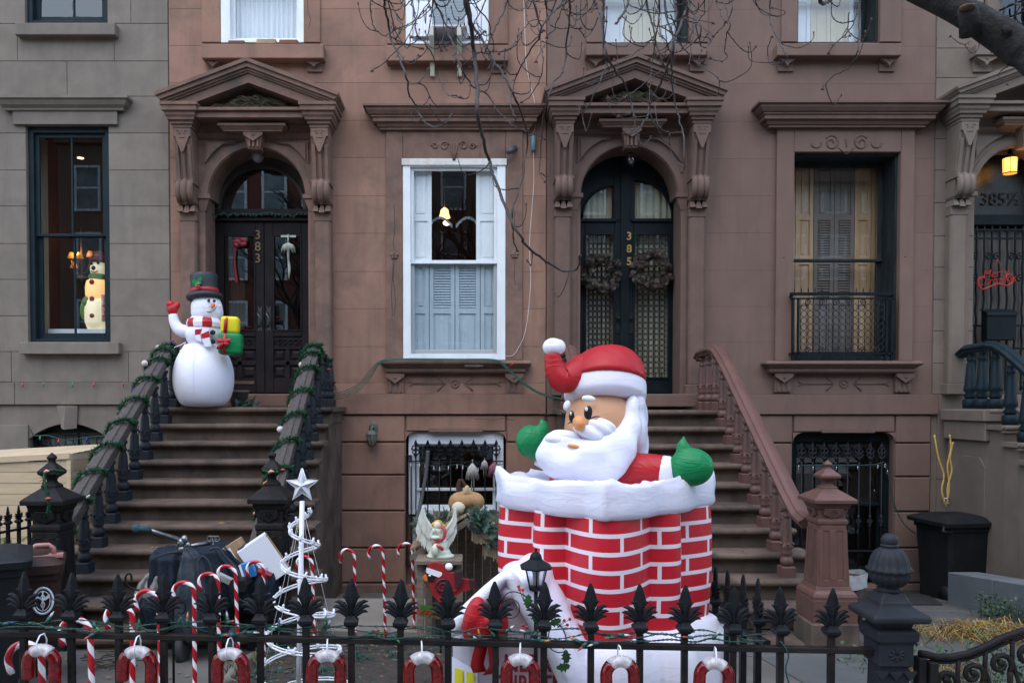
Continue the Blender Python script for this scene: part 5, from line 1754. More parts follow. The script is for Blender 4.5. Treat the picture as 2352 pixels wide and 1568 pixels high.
blob('beard', [(q(1450, 945, 3.50), (.036, .05, .085), RY(.12)), (q(1444, 990, 3.48), (.056, .06, .085), RY(.35)), (q(1425, 1030, 3.44), (.075, .08, .085)), (q(1392, 1062, 3.41), (.10, .09, .082)), (q(1345, 1074, 3.39), (.105, .09, .075)), (q(1300, 1066, 3.38), (.105, .085, .075)), (q(1268, 1046, 3.40), (.075, .08, .07)), (q(1290, 1012, 3.41), (.085, .07, .05)), (q(1350, 1040, 3.38), (.10, .08, .06)), (q(1400, 1030, 3.42), (.09, .08, .09)), (q(1370, 1085, 3.40), (.11, .09, .06))], M_WNY2, sant, .012, 26)
blob('moustache', [(q(1300, 1001, 3.392), (.070, .040, .026), RY(.16)), (q(1274, 1009, 3.375), (.045, .036, .024), RY(.2))], M_WNY2, sant, .008, 5)
blob('moustache', [(q(1352, 994, 3.378), (.074, .034, .028), RY(.42)), (q(1380, 981, 3.385), (.060, .030, .023), RY(.50)), (q(1394, 973, 3.395), (.046, .026, .016), RY(.50))], M_WNY2, sant, .006, 8)
blob('mouth', [(q(1318, 1024, 3.335), (.03, .02, .008), RY(.2))], M_NOSE, sant, .005, 3)
blob('nose', [(q(1330, 972, 3.36), (.028, .05, .034), RY(-.2))], M_NOSE, sant, .006, 4)
yq = 3.405
def flat_ell(name, px, py, rx, rz, d, mat, th=.006, roll=0.0, yaw=0.0):
 MB().ell(W(px, py, d), rx, th, rz, 16, 8, RZ(yaw) @ RY(roll)).build(name, mat, sant)
flat_ell('eye', 1313, 956, .0125, .026, 3.468, M_PRB, .012, -.05, -.5)
flat_ell('eye', 1351, 947, .018, .030, 3.425, M_PRB, .008, .08, .0)
flat_ell('eye_glint', 1311, 949, .004, .008, 3.452, M_PRW, .004)
flat_ell('eye_glint', 1347, 939, .006, .009, 3.414, M_PRW, .004)
flat_ell('eyebrow', 1302, 931, .016, .023, 3.50, M_PRW, .012, .35, -.6)
flat_ell('eyebrow', 1352, 915, .030, .014, 3.445, M_PRW, .012, .12, .0)
b = MB()
b.tube([W(a, c, 3.42) for a, c in ((1352, 962), (1360, 959), (1370, 956), (1379, 957))], [.004, .003, .003, .001], 5)
b.tube([W(a, c, 3.455) for a, c in ((1316, 970), (1308, 970), (1303, 975))], [.003, .003, .001], 5)
b.build('lash_line', M_PRB, sant)
dF = 3.10
fw_ = [q(1099, 1760, dF), q(1099, 1412, dF), q(1157, 1345, dF), q(1312, 1560, dF), q(1330, 1760, dF)]
b = MB()
b.prism([(v.x, v.z) for v in fw_], dF, dF + .2)
b.build('gable_wall', M_PINKW, sant, bevel=.01)
b = MB()
pw = [W(1099, 1600, dF), W(1078, 1600, dF + .025), W(1058, 1600, dF + .09), W(1040, 1600, dF + .2)]
for p0, p1 in zip(pw[:-1], pw[1:]):
 b.add([(p0.x, p0.y, .35), (p1.x, p1.y, .35), (p1.x, p1.y, zl(1440, dF)), (p0.x, p0.y, zl(1420, dF))], [(0, 3, 2, 1)], True)
b.build('side_wall', M_PINKW, sant)
b = MB()
wpts = []
for py0, py1, t0, t1, mi in ((1506, 1640, 0, 1, 0), (1530, 1640, .14, .46, 1), (1539, 1640, .60, .90, 1)):
 lo = .0035 if mi == 0 else .007
 def wp(t, py):
  px = 1040 + (1099 - 1040) * t
  dd = dF + .2 * (1 - t) ** 1.9
  v = W(px, py + 35 * (t - t0) * (1 if mi == 0 else .6), dd)
  v.y -= lo; v.x -= lo
  return v
 for k in range(6):
  ta, tb = t0 + (t1 - t0) * k / 6, t0 + (t1 - t0) * (k + 1) / 6
  b.add([wp(ta, py1), wp(tb, py1), wp(tb, py0), wp(ta, py0)], [(0, 1, 2, 3)], True, mi)
b.build('printed_window', [M_WNY, M_YEL], sant)
def puff(name, A, B_, Cc, Dd, mat, th=.05, n=9, amp=.012, sd=0):
 """puffy quilt between four corners A-B (ridge) and D-C (eave)"""
 b = MB()
 vs = []
 for i in range(n + 1):
  for k in range(n + 1):
   u, v = i / n, k / n
   p = (A * (1 - u) + B_ * u) * (1 - v) + (Dd * (1 - u) + Cc * u) * v
   p = p + Vector((0, 0, 1)) * (noise.noise(p * 9 + Vector((sd, 0, 0))) * amp + .02 * math.sin(PI * v) * math.sin(PI * u))
   vs.append(p)
 b.add(vs, [(i * (n + 1) + k, (i + 1) * (n + 1) + k, (i + 1) * (n + 1) + k + 1, i * (n + 1) + k + 1) for i in range(n) for k in range(n)], True)
 o = b.build(name, mat, sant)
 m = o.modifiers.new('solid', 'SOLIDIFY'); m.thickness = th; m.offset = 0
 m = o.modifiers.new('sub', 'SUBSURF'); m.levels = 2; m.render_levels = 2
 return o
rA, rB = q(1160, 1322, 3.05), q(1232, 1288, 3.42)
puff('snow_roof', rA, rB, q(1130, 1440, 3.5), q(1030, 1455, 3.10), M_WNY2, .05, sd=3)
puff('snow_roof', rA, rB, q(1420, 1600, 3.10), q(1300, 1580, 3.03), M_WNY, .05, sd=8)
rp = [(1024, 1462), (1060, 1418), (1105, 1372), (1150, 1330), (1165, 1318), (1182, 1338), (1205, 1390), (1240, 1440), (1268, 1490), (1300, 1560), (1330, 1640)]
b = MB()
P = [q(a, c, 3.055) for a, c in rp]
b.tube(P, [.030 + .008 * noise.noise(p * 14) for p in P], 12)
o = b.build('snow_edge', M_WNY2, sant)
mm = o.modifiers.new('sub', 'SUBSURF'); mm.levels = 2; mm.render_levels = 2
blob('snow_drift', [(q(1205, 1322, 3.22), (.10, .16, .055), RY(.15)), (q(1235, 1300, 3.36), (.09, .10, .06)), (q(1175, 1350, 3.14), (.07, .10, .05)), (q(1300, 1440, 3.24), (.26, .15, .05), RY(1.02)), (q(1268, 1370, 3.28), (.14, .12, .05), RY(1.0)), (q(1345, 1540, 3.18), (.20, .12, .05), RY(.95))], M_WNY, sant, .012, 24)
dB = 3.02
blob('bow', [(q(1090, 1425, dB), (.045, .045, .095), RY(.18)), (q(1104, 1440, dB), (.035, .05, .06)), (q(1146, 1428, dB), (.036, .04, .09), RY(-.1)), (q(1120, 1435, dB - .01), (.025, .045, .04))], M_RED, sant, .007, 4)
blob('bow_knot', [(q(1121, 1432, dB - .035), (.024, .024, .036))], M_RED, sant, .006, 3)
b = MB()
for pts, w_ in (([(1112, 1460), (1102, 1500), (1096, 1528), (1103, 1545)], 15), ([(1130, 1460), (1134, 1500), (1136, 1530), (1122, 1550)], 11)):
 L_ = [q(a - w_, c, dB) for a, c in pts]; R_ = [q(a + w_, c - 4, dB + .03) for a, c in pts]
 b.loft([L_, R_], False, True, closed=False)
o = b.build('bow_tail', M_RED, sant)
mm = o.modifiers.new('solid', 'SOLIDIFY'); mm.thickness = .004
text('lettering', 'MERRY', .095, q(1225, 1524, dF - .003), M_PRR, sant, .001, sx=.78, offset=.002)
text('lettering', 'CHRISTMAS', .095, q(1238, 1572, dF - .003), M_PRR, sant, .001, sx=.72, offset=.002)
dS = 9.27
q = lambda px, py, d=dS: W(px, py, d)
z0 = step_z(0)
sm = thing('inflatable_snowman', 'waving inflatable snowman in a black top hat on the top step', 'inflatable', (q(468, 930).x, dS, z0))
b = MB()
cx = q(468, 900).x
H = q(468, 780).z - z0
prof = [(.20, .0), (.26, .015)] + [(.345 * math.sin(PI * (.20 + .72 * k / 14)) ** .8, H * (.02 + k / 14 * 1.0)) for k in range(1, 14)]
b.lathe([(.22, 0), (.275, .06), (.315, .14), (.340, .25), (.343, .36), (.33, .46), (.30, .56), (.25, .65), (.215, .70), (.20, .73)], (cx, dS, z0), 32)
o = b.build('body', M_WNY2, sm)
mm = o.modifiers.new('sub', 'SUBSURF'); mm.levels = 1; mm.render_levels = 1
b = MB()
b.tube([(cx - .0, dS - .22 - .128 * math.sin(PI * k / 12) ** .6, z0 + .03 + .66 * k / 12) for k in range(13)], .0022, 4)
b.build('seam', M_WNY, sm)
blob('torso', [(q(470, 768), (.215, .2, .20)), (q(470, 745), (.19, .18, .14))], M_WNY2, sm, .016, 8)
blob('head', [(q(475, 708), (.178, .17, .178)), (q(476, 718), (.182, .17, .15))], M_WNY2, sm, .014, 6)
tubeblob('arm', [q(440, 762), q(415, 758), q(402, 742), q(397, 722)], [.07, .075, .06, .048], M_WNY2, sm)
blob('mitten', [(q(396, 710), (.062, .05, .065)), (q(392, 700), (.05, .045, .05)), (q(407, 702), (.032, .03, .045), RY(.35))], M_RED, sm, .009, 4)
blob('mitten', [(q(549, 790, 9.36), (.055, .06, .09))], M_RED, sm, .009, 4)
ht = RY(-.06) @ RX(-.10)
def hatring(c, r, dz, n=28): return [c + ht @ Vector((r * math.cos(2 * PI * j / n), r * .95 * math.sin(2 * PI * j / n), dz)) for j in range(n)]
hcen = q(470, 682)
b = MB()
b.loft([hatring(hcen, .13, -.03), hatring(hcen, .185, -.035), hatring(hcen, .205, -.015), hatring(hcen, .205, .015), hatring(hcen, .185, .035), hatring(hcen, .14, .04)])
b.build('hat_brim', M_BLKN, sm)
b = MB()
b.loft([hatring(hcen, .155, .03), hatring(hcen, .152, .09), hatring(hcen, .150, .18), hatring(hcen, .156, .235), hatring(hcen, .145, .262), hatring(hcen, .08, .275)])
b.build('hat_crown', M_BLKN, sm)
b = MB()
b.loft([hatring(hcen, .155, .042), hatring(hcen, .1605, .046), hatring(hcen, .159, .085), hatring(hcen, .152, .088)])
b.build('hat_band', M_RIBB, sm)
b = MB()
hp = q(455, 652, dS - .165)
for a in (2.6, 1.15):
 tip = Vector((math.cos(a) * .085, -.004, math.sin(a) * .085))
 side = Vector((-tip.z, 0, tip.x)) * .38
 b.add([hp - Vector((0, .012, .02)), hp + tip * .3 + side, hp + tip * .45 + side * .6, hp + tip * .7 + side * .8, hp + tip, hp + tip * .7 - side * .8, hp + tip * .45 - side * .6, hp + tip * .3 - side], [(0, 1, 2, 3, 4, 5, 6, 7)])
ho = b.build('holly_leaves', M_GRN, sm)
mm = ho.modifiers.new('solid', 'SOLIDIFY'); mm.thickness = .008
b = MB()
for dx, dz in ((-.012, -.02), (.014, -.018), (.002, .004)):
 b.ell(hp + Vector((dx, -.018, dz - .012)), .014, .012, .014, 8, 6)
b.build('holly_berries', M_RBULB, sm)
yf = dS - .165
for px, py in ((479.5, 690), (492, 691)):
 MB().ell(W(px, py, yf + .008), .017, .012, .018, 12, 8).build('eye', M_PRB, sm)
b = MB()
b.tube([W(489, 701, yf + .02), W(489, 702, yf - .03), W(486, 703.5, yf - .10)], [.026, .020, .004], 12)
b.build('carrot_nose', M_ORNG, sm)
b = MB()
b.tube([W(481 + 17 * math.sin(t), 697 + 19 * math.cos(t), yf + .004 + .05 * abs(math.sin(t)) ** 3) for t in [-1.25 + 2.5 * k / 14 for k in range(15)]], .0042, 5)
b.build('smile', M_PRB, sm)
for px, py, dd in ((458, 697, .035), (505, 703, .07)):
 MB().ell(W(px, py, yf + dd), .016, .006, .019, 10, 6).build('cheek', M_PINK, sm)
def scarf_ring(z, r): return [Vector((q(472, 740).x + r * 1.0 * math.cos(2 * PI * j / 48), dS + r * .95 * math.sin(2 * PI * j / 48), z)) for j in range(48)]
b = MB()
zz = q(472, 742).z
rings = [scarf_ring(zz - .075, .165), scarf_ring(zz - .05, .205), scarf_ring(zz, .212), scarf_ring(zz + .04, .195), scarf_ring(zz + .06, .15)]
n = 48
for i in range(4):
 for jx in range(n):
  k = (jx + 1) % n
  mi = 1 if ((jx + 3) // 4) % 2 == 0 else 0
  b.add([rings[i][jx], rings[i][k], rings[i + 1][k], rings[i + 1][jx]], [(0, 1, 2, 3)], True, mi)
b.build('scarf', [M_WNY2, M_RED], sm)
b = MB()
def sheetq(pts, d, mi):
 b.add([W(x, y, d) for x, y in pts], [tuple(range(len(pts)))], False, mi)
sheetq([(449, 757), (466, 755), (462, 768), (449, 770)], dS - .215, 1)
sheetq([(466, 755), (484, 754), (476, 768), (462, 768)], dS - .222, 0)
sheetq([(449, 770), (462, 768), (464, 786), (451, 780)], dS - .225, 0)
sheetq([(462, 768), (480, 760), (482, 775), (468, 779)], dS - .232, 1)
sheetq([(464, 779), (482, 775), (487, 795), (472, 796)], dS - .24, 0)
so_ = b.build('scarf_tail', [M_WNY2, M_RED], sm)
mm = so_.modifiers.new('solid', 'SOLIDIFY'); mm.thickness = .02
for px, py in ((488.5, 763), (488, 784)):
 MB().ell(W(px, py, dS - .185), .032, .02, .03, 12, 8).build('button', M_BLKN, sm)
def puffbox(name, c, s, mat, rot):
 o = MB().obox((0, 0, 0), s, None).build(name, mat, sm, loc=(0, 0, 0))
 o.location = Vector(c) - ORG.get(sm)
 o.rotation_euler = rot
 mm = o.modifiers.new('bev', 'BEVEL'); mm.width = min(s) * .22; mm.segments = 4
 for p in o.data.polygons: p.use_smooth = True
 return o
gd = dS - .24
puffbox('gift_box', q(529, 747, gd), (.20, .17, .19), M_YEL, (0, .03, .15))
puffbox('gift_box', q(530, 790, gd), (.255, .22, .25), M_GRN, (0, .05, .15))
b = MB()
b.tube([W(521, 729, gd - .075), W(519, 735, gd - .093), W(517, 765, gd - .100)], .022, 6, flat=.3)
b.tube([W(516, 767, gd - .13), W(514, 790, gd - .132), W(514, 812, gd - .118)], .022, 6, flat=.3)
b.build('gift_ribbon', M_RIBB, sm)
b = MB()
for a, r in ((.35, .06), (2.8, .06), (-2.4, .075), (-.5, .045)):
 c = q(514, 786, gd - .145)
 b.ell(c + Vector((math.cos(a) * r * .7, 0, math.sin(a) * r * .7)), r * .75, .018, .026, 10, 6, RY(-a))
b.build('gift_bow', M_RIBB, sm)
b = MB()
b.tube([q(427, 785), q(415, 792), q(400, 798)], .006, 5); b.tube([q(427, 785), q(420, 800), q(412, 806)], .005, 5)
b.build('tie_strap', M_WPL, sm)
dB = YW + .42
q = lambda px, py, d=dB: W(px, py, d)
M_BLOW = glow('lit_cream_plastic', (1.0, .62, .26), .30)
M_BLOW2 = glow('lit_pale_plastic', (.95, .85, .55), .17)
bm_ = thing('lit_plastic_snowman', 'glowing cream plastic snowman with green scarf behind the blue framed window', 'snowman lamp', (q(224, 760).x, dB, q(224, 757).z))
c0 = Vector((q(224, 757).x, dB, q(224, 757).z))
MB().lathe([(.12, 0), (.155, .10), (.165, .25), (.155, .36), (.13, .40)], c0, 20).build('lower_body', M_BLOW2, bm_)
MB().lathe([(.13, .40), (.145, .46), (.148, .56), (.13, .64), (.08, .67)], c0, 20).build('upper_body', M_BLOW, bm_)
MB().ell(c0 + Vector((.02, 0, .80)), .105, .10, .125, 16, 10).build('head', M_BLOW2, bm_)
MB().lathe([(.10, .655), (.115, .68), (.11, .72), (.08, .74)], c0 + Vector((.01, 0, 0)), 18).build('scarf', pm('painted_green', (.16, .30, .05), (.10, .20, .03), 14, .5, .1), bm_)
MB().lathe([(.115, .88), (.12, .92), (.085, .97), (.08, 1.02), (.03, 1.04)], c0 + Vector((.03, 0, 0)), 16).build('hat', pm('painted_maroon', (.16, .02, .02), (.10, .015, .015), 14, .5, .1), bm_)
b = MB(); b.ell(c0 + Vector((-.145, -.06, .27)), .05, .06, .14, 12, 8, RY(.1)); b.ell(c0 + Vector((-.10, -.10, .36)), .05, .05, .07, 10, 6)
b.build('arm', MATS['painted_green'], bm_)
M_DRED = pm('painted_red', (.30, .02, .015), None, 5, .5, 0)
for z in (.61, .39, .17):
 MB().ell(c0 + Vector((0, -.15, z)), .034, .02, .034, 12, 6).build('button', M_DRED, bm_)
for dx, dz, r in ((-.03, .86, .022), (.06, .87, .022), (.0, .80, .03)):
 MB().ell(c0 + Vector((dx, -.095, dz)), r, .02, r, 10, 6).build('coal', M_PRB, bm_)
b = MB(); b.tube([c0 + Vector((.01 + .05 * math.sin(t), -.098, .78 - .035 * math.cos(t))) for t in [-1.1 + 2.2 * k / 8 for k in range(9)]], .007, 5)
b.build('smile', M_DRED, bm_)
b = MB(); b.tube([c0 + Vector((.13, -.10, .45 - .05 * k)) for k in range(8)], .03, 8)
b.build('cane_stick', pm('striped_red_white', (.5, .03, .03), (.7, .6, .5), 22, .5, 0), bm_)
MB().box(h1_low[0] + .1, h1_low[1] - .05, YW + .29, YW + .65, c0.z - .08, c0.z - .002).build('window_shelf', M_WHITE2, wn1)
dF_ = 2.9
fa, fb = W(-190, 1449.5, dF_), W(1990, 1493, dF_)
def rail_z(x): return fa.z + (fb.z - fa.z) * (x - fa.x) / (fb.x - fa.x)
def finial_mb():
 b = MB()
 b.lathe([(.016, -.012), (.025, .0), (.026, .010), (.020, .018), (.014, .03)], (0, 0, 0), sq=True)
 rr = [(.015, .02, .0), (.011, .016, .045), (.012, .014, .06), (.016, .015, .070), (.024, .013, .088), (.033, .011, .098), (.025, .012, .102), (.020, .011, .118), (.014, .010, .140), (.004, .004, .163)]
 b.loft([[Vector((x, y, z)) for x, y in ((-w_, 0), (-w_ * .35, -d * .55), (0, -d), (w_ * .35, -d * .55), (w_, 0), (0, d))] for w_, d, z in rr], True, False)
 for s in (-1, 1):
  for path, rad in (([(.004, .02), (.012, .046), (.028, .070), (.046, .080), (.060, .079)], [.006, .0085, .010, .0075, .0015]),
       ([(.005, .02), (.018, .042), (.038, .058), (.054, .063), (.066, .060)], [.006, .008, .0085, .006, .0015]),
       ([(.006, .018), (.020, .032), (.037, .043), (.050, .044), (.060, .040)], [.006, .0075, .0075, .0055, .0015])):
   b.tube([(s * x, -.004 + .001 * k, z) for k, (x, z) in enumerate(path)], rad, 6)
 return b
fence = thing('iron_fence', 'black iron front railing topped with fleur-de-lis finials', 'fence', (fa.x, dF_, .4))
b = MB()
b.add([], [])
for z_off, hh in ((0, .010),):
 L = [Vector((fa.x, dF_ - .016, fa.z - hh)), Vector((fa.x, dF_ + .016, fa.z - hh)), Vector((fa.x, dF_ + .016, fa.z + hh)), Vector((fa.x, dF_ - .016, fa.z + hh))]
 b.loft([L, [v + (fb - fa) for v in L]], True, False)
b.build('top_rail', M_IRON2, fence, bevel=.002)
b = MB()
L = [Vector((fa.x, dF_ - .016, .50)), Vector((fa.x, dF_ + .016, .50)), Vector((fa.x, dF_ + .016, .52)), Vector((fa.x, dF_ - .016, .52))]
b.loft([L, [v + Vector((fb.x - fa.x, 0, -.0)) for v in L]], True, False)
b.build('bottom_rail', M_IRON2, fence)
pick_px = [-160, -52, 54.5, 164, 273, 376, 487, 598, 703, 807, 920, 1029, 1138, 1249, 1357, 1469.5, 1572, 1683, 1792, 1909]
fin0 = None
rf = random.Random(3)
for px in pick_px:
 x = W(px, 1460, dF_).x
 zt = rail_z(x) + .052
 pk = MB().box(x - .0115, x + .0115, dF_ - .0115, dF_ + .0115, .42, zt).build('picket', M_IRON2, fence, bevel=.002)
 loc = Vector((x, dF_, zt + .010)) - ORG.get(fence)
 if fin0 is None:
  fin0 = finial_mb().build('finial', M_IRON, pk, loc=(0, 0, 0))
  fin0.location = loc; ORG[fin0] = ORG.get(fence)
  o = fin0
 else:
  o = copy_part(fin0, pk, loc)
 o.rotation_euler = (rf.uniform(-.03, .03), rf.uniform(-.025, .025), rf.uniform(-.12, .12))
def side_fence(label, x, ys, z_tip, z_rail, s=1.0):
 """railing running away from the street"""
 t = thing('side_fence', label, 'fence', (x, ys[0], G(ys[0])))
 b = MB()
 za, zb_ = z_rail(ys[0] - .1), z_rail(ys[-1] + .12)
 b.loft([[Vector((x + dx, ys[0] - .1, za + dz)) for dx, dz in ((-.014, -.009), (.014, -.009), (.014, .009), (-.014, .009))], [Vector((x + dx, ys[-1] + .12, zb_ + dz)) for dx, dz in ((-.014, -.009), (.014, -.009), (.014, .009), (-.014, .009))]], True, False)
 b.build('top_rail', M_IRON, t)
 for y in ys:
  zt = z_rail(y) + .052
  pk = MB().box(x - .012, x + .012, y - .012, y + .012, G(y) - .1, zt).build('picket', M_IRON, t)
  o = copy_part(fin0, pk, Vector((x, y, zt + .01)) - ORG.get(t), (0, 0, PI / 2), (s, s, s * (z_tip(y) - zt - .01) / .163))
 return t
xs_ = W(1785, 1484, dF_).x
ysf = [xs_ * F / (p - PX) for p in (1744, 1710, 1674, 1646, 1621)]
side_fence('short black side railing beside the inflatable chimney', xs_, ysf, lambda y: W(PX + xs_ * F / y, 1294.6 + .27 * (PX + xs_ * F / y - 1623), y).z, lambda y: W(PX + xs_ * F / y, 1402 + .514 * (PX + xs_ * F / y - 1622), y).z)
xs2 = -3.78
ysg = [xs2 * F / (p - PX) for p in (-32, -8, 15, 40, 64)]
side_fence('small black spear railing by the black newel and brown bin', xs2, ysg, lambda y: W(PX + xs2 * F / y, 1162 - .13 * (PX + xs2 * F / y - 15), y).z, lambda y: W(PX + xs2 * F / y, 1222 - .19 * (PX + xs2 * F / y), y).z)
px_ = W(2041, 1400, dF_).x
zz = lambda py: W(2041, py, dF_).z
gp = thing('fence_post', 'charcoal iron gate post with fluted ball finial', 'fence post', (px_, dF_, .35))
c = Vector((px_, dF_, 0))
b = MB()
b.lathe([(.060, .35), (.050, zz(1520)), (.061, zz(1518)), (.061, zz(1468)), (.065, zz(1466)), (.073, zz(1460)), (.075, zz(1440)), (.064, zz(1434)), (.056, zz(1432)), (.060, zz(1424)), (.070, zz(1418))], c, sq=True)
b.build('shaft', M_CHAR, gp, bevel=.003)
b = MB()
b.lathe([(.068, zz(1420)), (.098, zz(1416)), (.103, zz(1408)), (.099, zz(1400)), (.057, zz(1384)), (.057, zz(1378)), (.050, zz(1372)), (.040, zz(1360)), (.038, zz(1356))], c, sq=True)
b.build('cap', M_CHAR, gp, bevel=.004)
b = MB()
n, nf = 64, 16
def flute(r, z, k): return [c + Vector((r * (1 + k * (abs(math.sin(nf / 2 * 2 * PI * j / n)) - .5)) * math.cos(2 * PI * j / n), r * (1 + k * (abs(math.sin(nf / 2 * 2 * PI * j / n)) - .5)) * math.sin(2 * PI * j / n), z)) for j in range(n)]
b.loft([flute(.040, zz(1358), 0), flute(.042, zz(1350), 0), flute(.034, zz(1346), 0), flute(.050, zz(1340), .1), flute(.062, zz(1328), .12), flute(.067, zz(1318), .12), flute(.065, zz(1312), .06), flute(.073, zz(1309), .14), flute(.074, zz(1305), .16), flute(.067, zz(1301), .10), flute(.064, zz(1290), .09), flute(.057, zz(1276), .09), flute(.046, zz(1264), .07), flute(.030, zz(1257), .03), flute(.026, zz(1255), 0)])
b.lathe([(.027, zz(1256)), (.031, zz(1252)), (.027, zz(1248))], c, 20)
b.ell(c + Vector((0, 0, zz(1240))), .029, .029, .026, 20, 10)
b.build('ball_finial', M_CHAR, gp)
b = MB()
for k in range(8):
 a = 2 * PI * k / 8
 b.ell(c + Vector((.018 * math.cos(a), -.062, zz(1492) + .014 * math.sin(a))), .013, .004, .005, 8, 4, RY(-a))
for k in range(3):
 x = px_ - .05 + .05 * k
 b.prism([(x - .025, zz(1530)), (x + .025, zz(1530)), (x, zz(1550))], dF_ - .060, dF_ - .048)
b.build('cast_ornament', M_CHAR, gp)
MB().box(fb.x - .02, px_ - .055, dF_ - .02, dF_ + .02, fb.z - .012, fb.z + .012).build('rail_socket', M_IRON2, gp, bevel=.003)
gt = thing('iron_gate', 'black iron gate with curved top rail and scrolls', 'gate', (px_ + .2, dF_, .4))
q = lambda px, py, d=2.9: W(px, py, d)
b = MB()
b.tube([q(2112, 1500), q(2128, 1502), q(2150, 1508), q(2185, 1508), q(2225, 1500), q(2265, 1484), q(2300, 1465), q(2350, 1448), q(2420, 1435), q(2520, 1430)], .014, 8)
b.tube([q(2140, 1520), q(2185, 1520), q(2225, 1512), q(2268, 1496), q(2305, 1478), q(2352, 1462), q(2420, 1449)], .006, 6)
b.build('top_rail', M_IRON2, gt)
b = MB()
b.box(q(2103, 1560).x, q(2122, 1560).x, dF_ - .02, dF_ + .02, .45, q(2110, 1507).z)
b.box(q(2126, 1560).x, q(2146, 1560).x, dF_ - .03, dF_ + .015, .45, q(2136, 1516).z)
b.build('hinge_stile', M_IRON2, gt, bevel=.003)
def gate_scroll(px, py, r, s):
 p = q(px, py)
 return [(x, dF_, z) for x, _, z in scroll_tube(p.x, p.z, r, 1.35, 0, s, -.6, 22, .15)]
b = MB()
for px, py, r, s in ((2172, 1565, .042, 1), (2235, 1548, .043, 1), (2298, 1525, .043, 1), (2360, 1505, .045, 1)):
 pts = gate_scroll(px, py, r, s)
 b.tube(pts, [.010] * 14 + [.009] * (len(pts) - 14), 7)
 e = q(px - 30, py + 80); st = pts[0]
 b.tube([st, q(px + 22, py + 30), q(px + 24, py + 120)], .010, 7)
 b.ell(pts[-1], .013, .011, .013, 8, 6)
 b.tube([q(px - 34, py - 38), q(px - 36, py + 10), q(px - 20, py + 60), q(px - 18, py + 150)], .008, 6)
b.build('scrollwork', M_IRON2, gt)
M_RPL = pm('red_translucent_plastic', (.34, .003, .005), (.10, .001, .002), 42, .09, .12, 60, spec=.5, contrast=(.38, .62))
M_RPL.node_tree.nodes['Principled BSDF'].inputs['Transmission Weight'].default_value = .45
M_CPL = pm('clear_crinkled_plastic', (.92, .90, .92), (.50, .46, .47), 45, .10, .7, 70, spec=.6)
M_CPL.node_tree.nodes['Principled BSDF'].inputs['Transmission Weight'].default_value = .35
cl = thing('hanging_candy_cane', '', 'candy cane light', (0, 0, 0), 'candy cane lights hanging on the front railing')
r0, rt = .050, .022
def cane_pts(a0, a1, n): return [(r0 * math.cos(a0 + (a1 - a0) * k / n), 0, r0 * math.sin(a0 + (a1 - a0) * k / n)) for k in range(n + 1)]
b = MB()
b.tube([(-r0 * .98, 0, -.062), (-r0, 0, -.055), (-r0, 0, -.045), (-r0, 0, -.012)] + cane_pts(PI * .98, PI * .72, 6), [.006, .021, rt, rt] + [rt] * 7, 12)
b.build('red_section', M_RPL, cl)
MB().tube(cane_pts(PI * .72, PI * .28, 10), [rt * 1.0] * 11, 12).build('clear_section', M_CPL, cl)
b = MB(); b.tube(cane_pts(PI * .28, 0, 6) + [(r0, 0, -.03), (r0, 0, -.088)], rt, 12)
b.build('red_section', M_RPL, cl)
MB().tube([(r0, 0, -.088), (r0, 0, -.125)], rt, 12).build('clear_section', M_CPL, cl)
b = MB(); b.tube([(r0, 0, -.125), (r0, 0, -.20), (r0, 0, -.225), (r0, 0, -.235)], [rt, rt, .02, .006], 12)
b.build('red_section', M_RPL, cl)
b = MB()
b.tube([(0, -.028, .045), (0, -.031, .060), (0, -.030, .085), (0, -.012, .104), (0, .012, .104), (0, .028, .08), (0, .026, .05)], .0028, 5)
b.build('hook', M_WPL, cl)
for k, (px, lab) in enumerate(((111, 'hanging candy cane light in front of the brown compost bin'), (327, 'hanging candy cane light below the grey bag of the cart'), (538, 'hanging candy cane light in front of the mail cart'), (755, 'hanging candy cane light beside the white spiral tree pole'), (973, 'hanging candy cane light below the welcome sign'), (1194, 'hanging candy cane light below the inflatable red bow'), (1419, 'hanging candy cane light below the inflatable snow roof'), (1632, 'hanging candy cane light next to the short side railing'))):
 x = W(px, 1490, dF_).x
 o = cl if k == 0 else dup(cl, None)
 o.location = (x, dF_ - .045, rail_z(x) - .092)
 o.rotation_euler = (0, rf.uniform(-.05, .05), rf.uniform(-.15, .15))
 o['label'] = lab
def twisted(pts, r, pitch=.05, ph=0):
 a, b_ = [], []
 acc = 0
 for i, p in enumerate(pts):
  if i: acc += (p - pts[i - 1]).length
  t = 2 * PI * acc / pitch + ph
  o = Vector((0, math.cos(t), math.sin(t))) * r
  a.append(p + o); b_.append(p - o)
 return a, b_
def spline(pts, k=6):
 P = []
 m = len(pts)
 pts = [Vector(p) for p in pts]
 for i in range(m - 1):
  p0, p1, p2, p3 = [pts[min(max(j, 0), m - 1)] for j in (i - 1, i, i + 1, i + 2)]
  for s in range(k):
   t = s / k
   P.append(.5 * ((2 * p1) + (p2 - p0) * t + (2 * p0 - 5 * p1 + 4 * p2 - p3) * t * t + (3 * p1 - p0 - 3 * p2 + p3) * t ** 3))
 P.append(pts[-1])
 return P
M_BC = [pm('bulb_' + n, c_, None, 5, .2, 0) for n, c_ in (('red', (.40, .06, .05)), ('green', (.04, .20, .08)), ('blue', (.02, .03, .22)), ('amber', (.55, .20, .03)), ('clear', (.55, .55, .6)), ('pink', (.75, .30, .28)))]
sl_ = thing('string_lights', 'dark green wire of tiny coloured bulbs along the front railing', 'string lights', (0, dF_, 1.1))
rl_ = random.Random(11)
b = MB()
runs = []
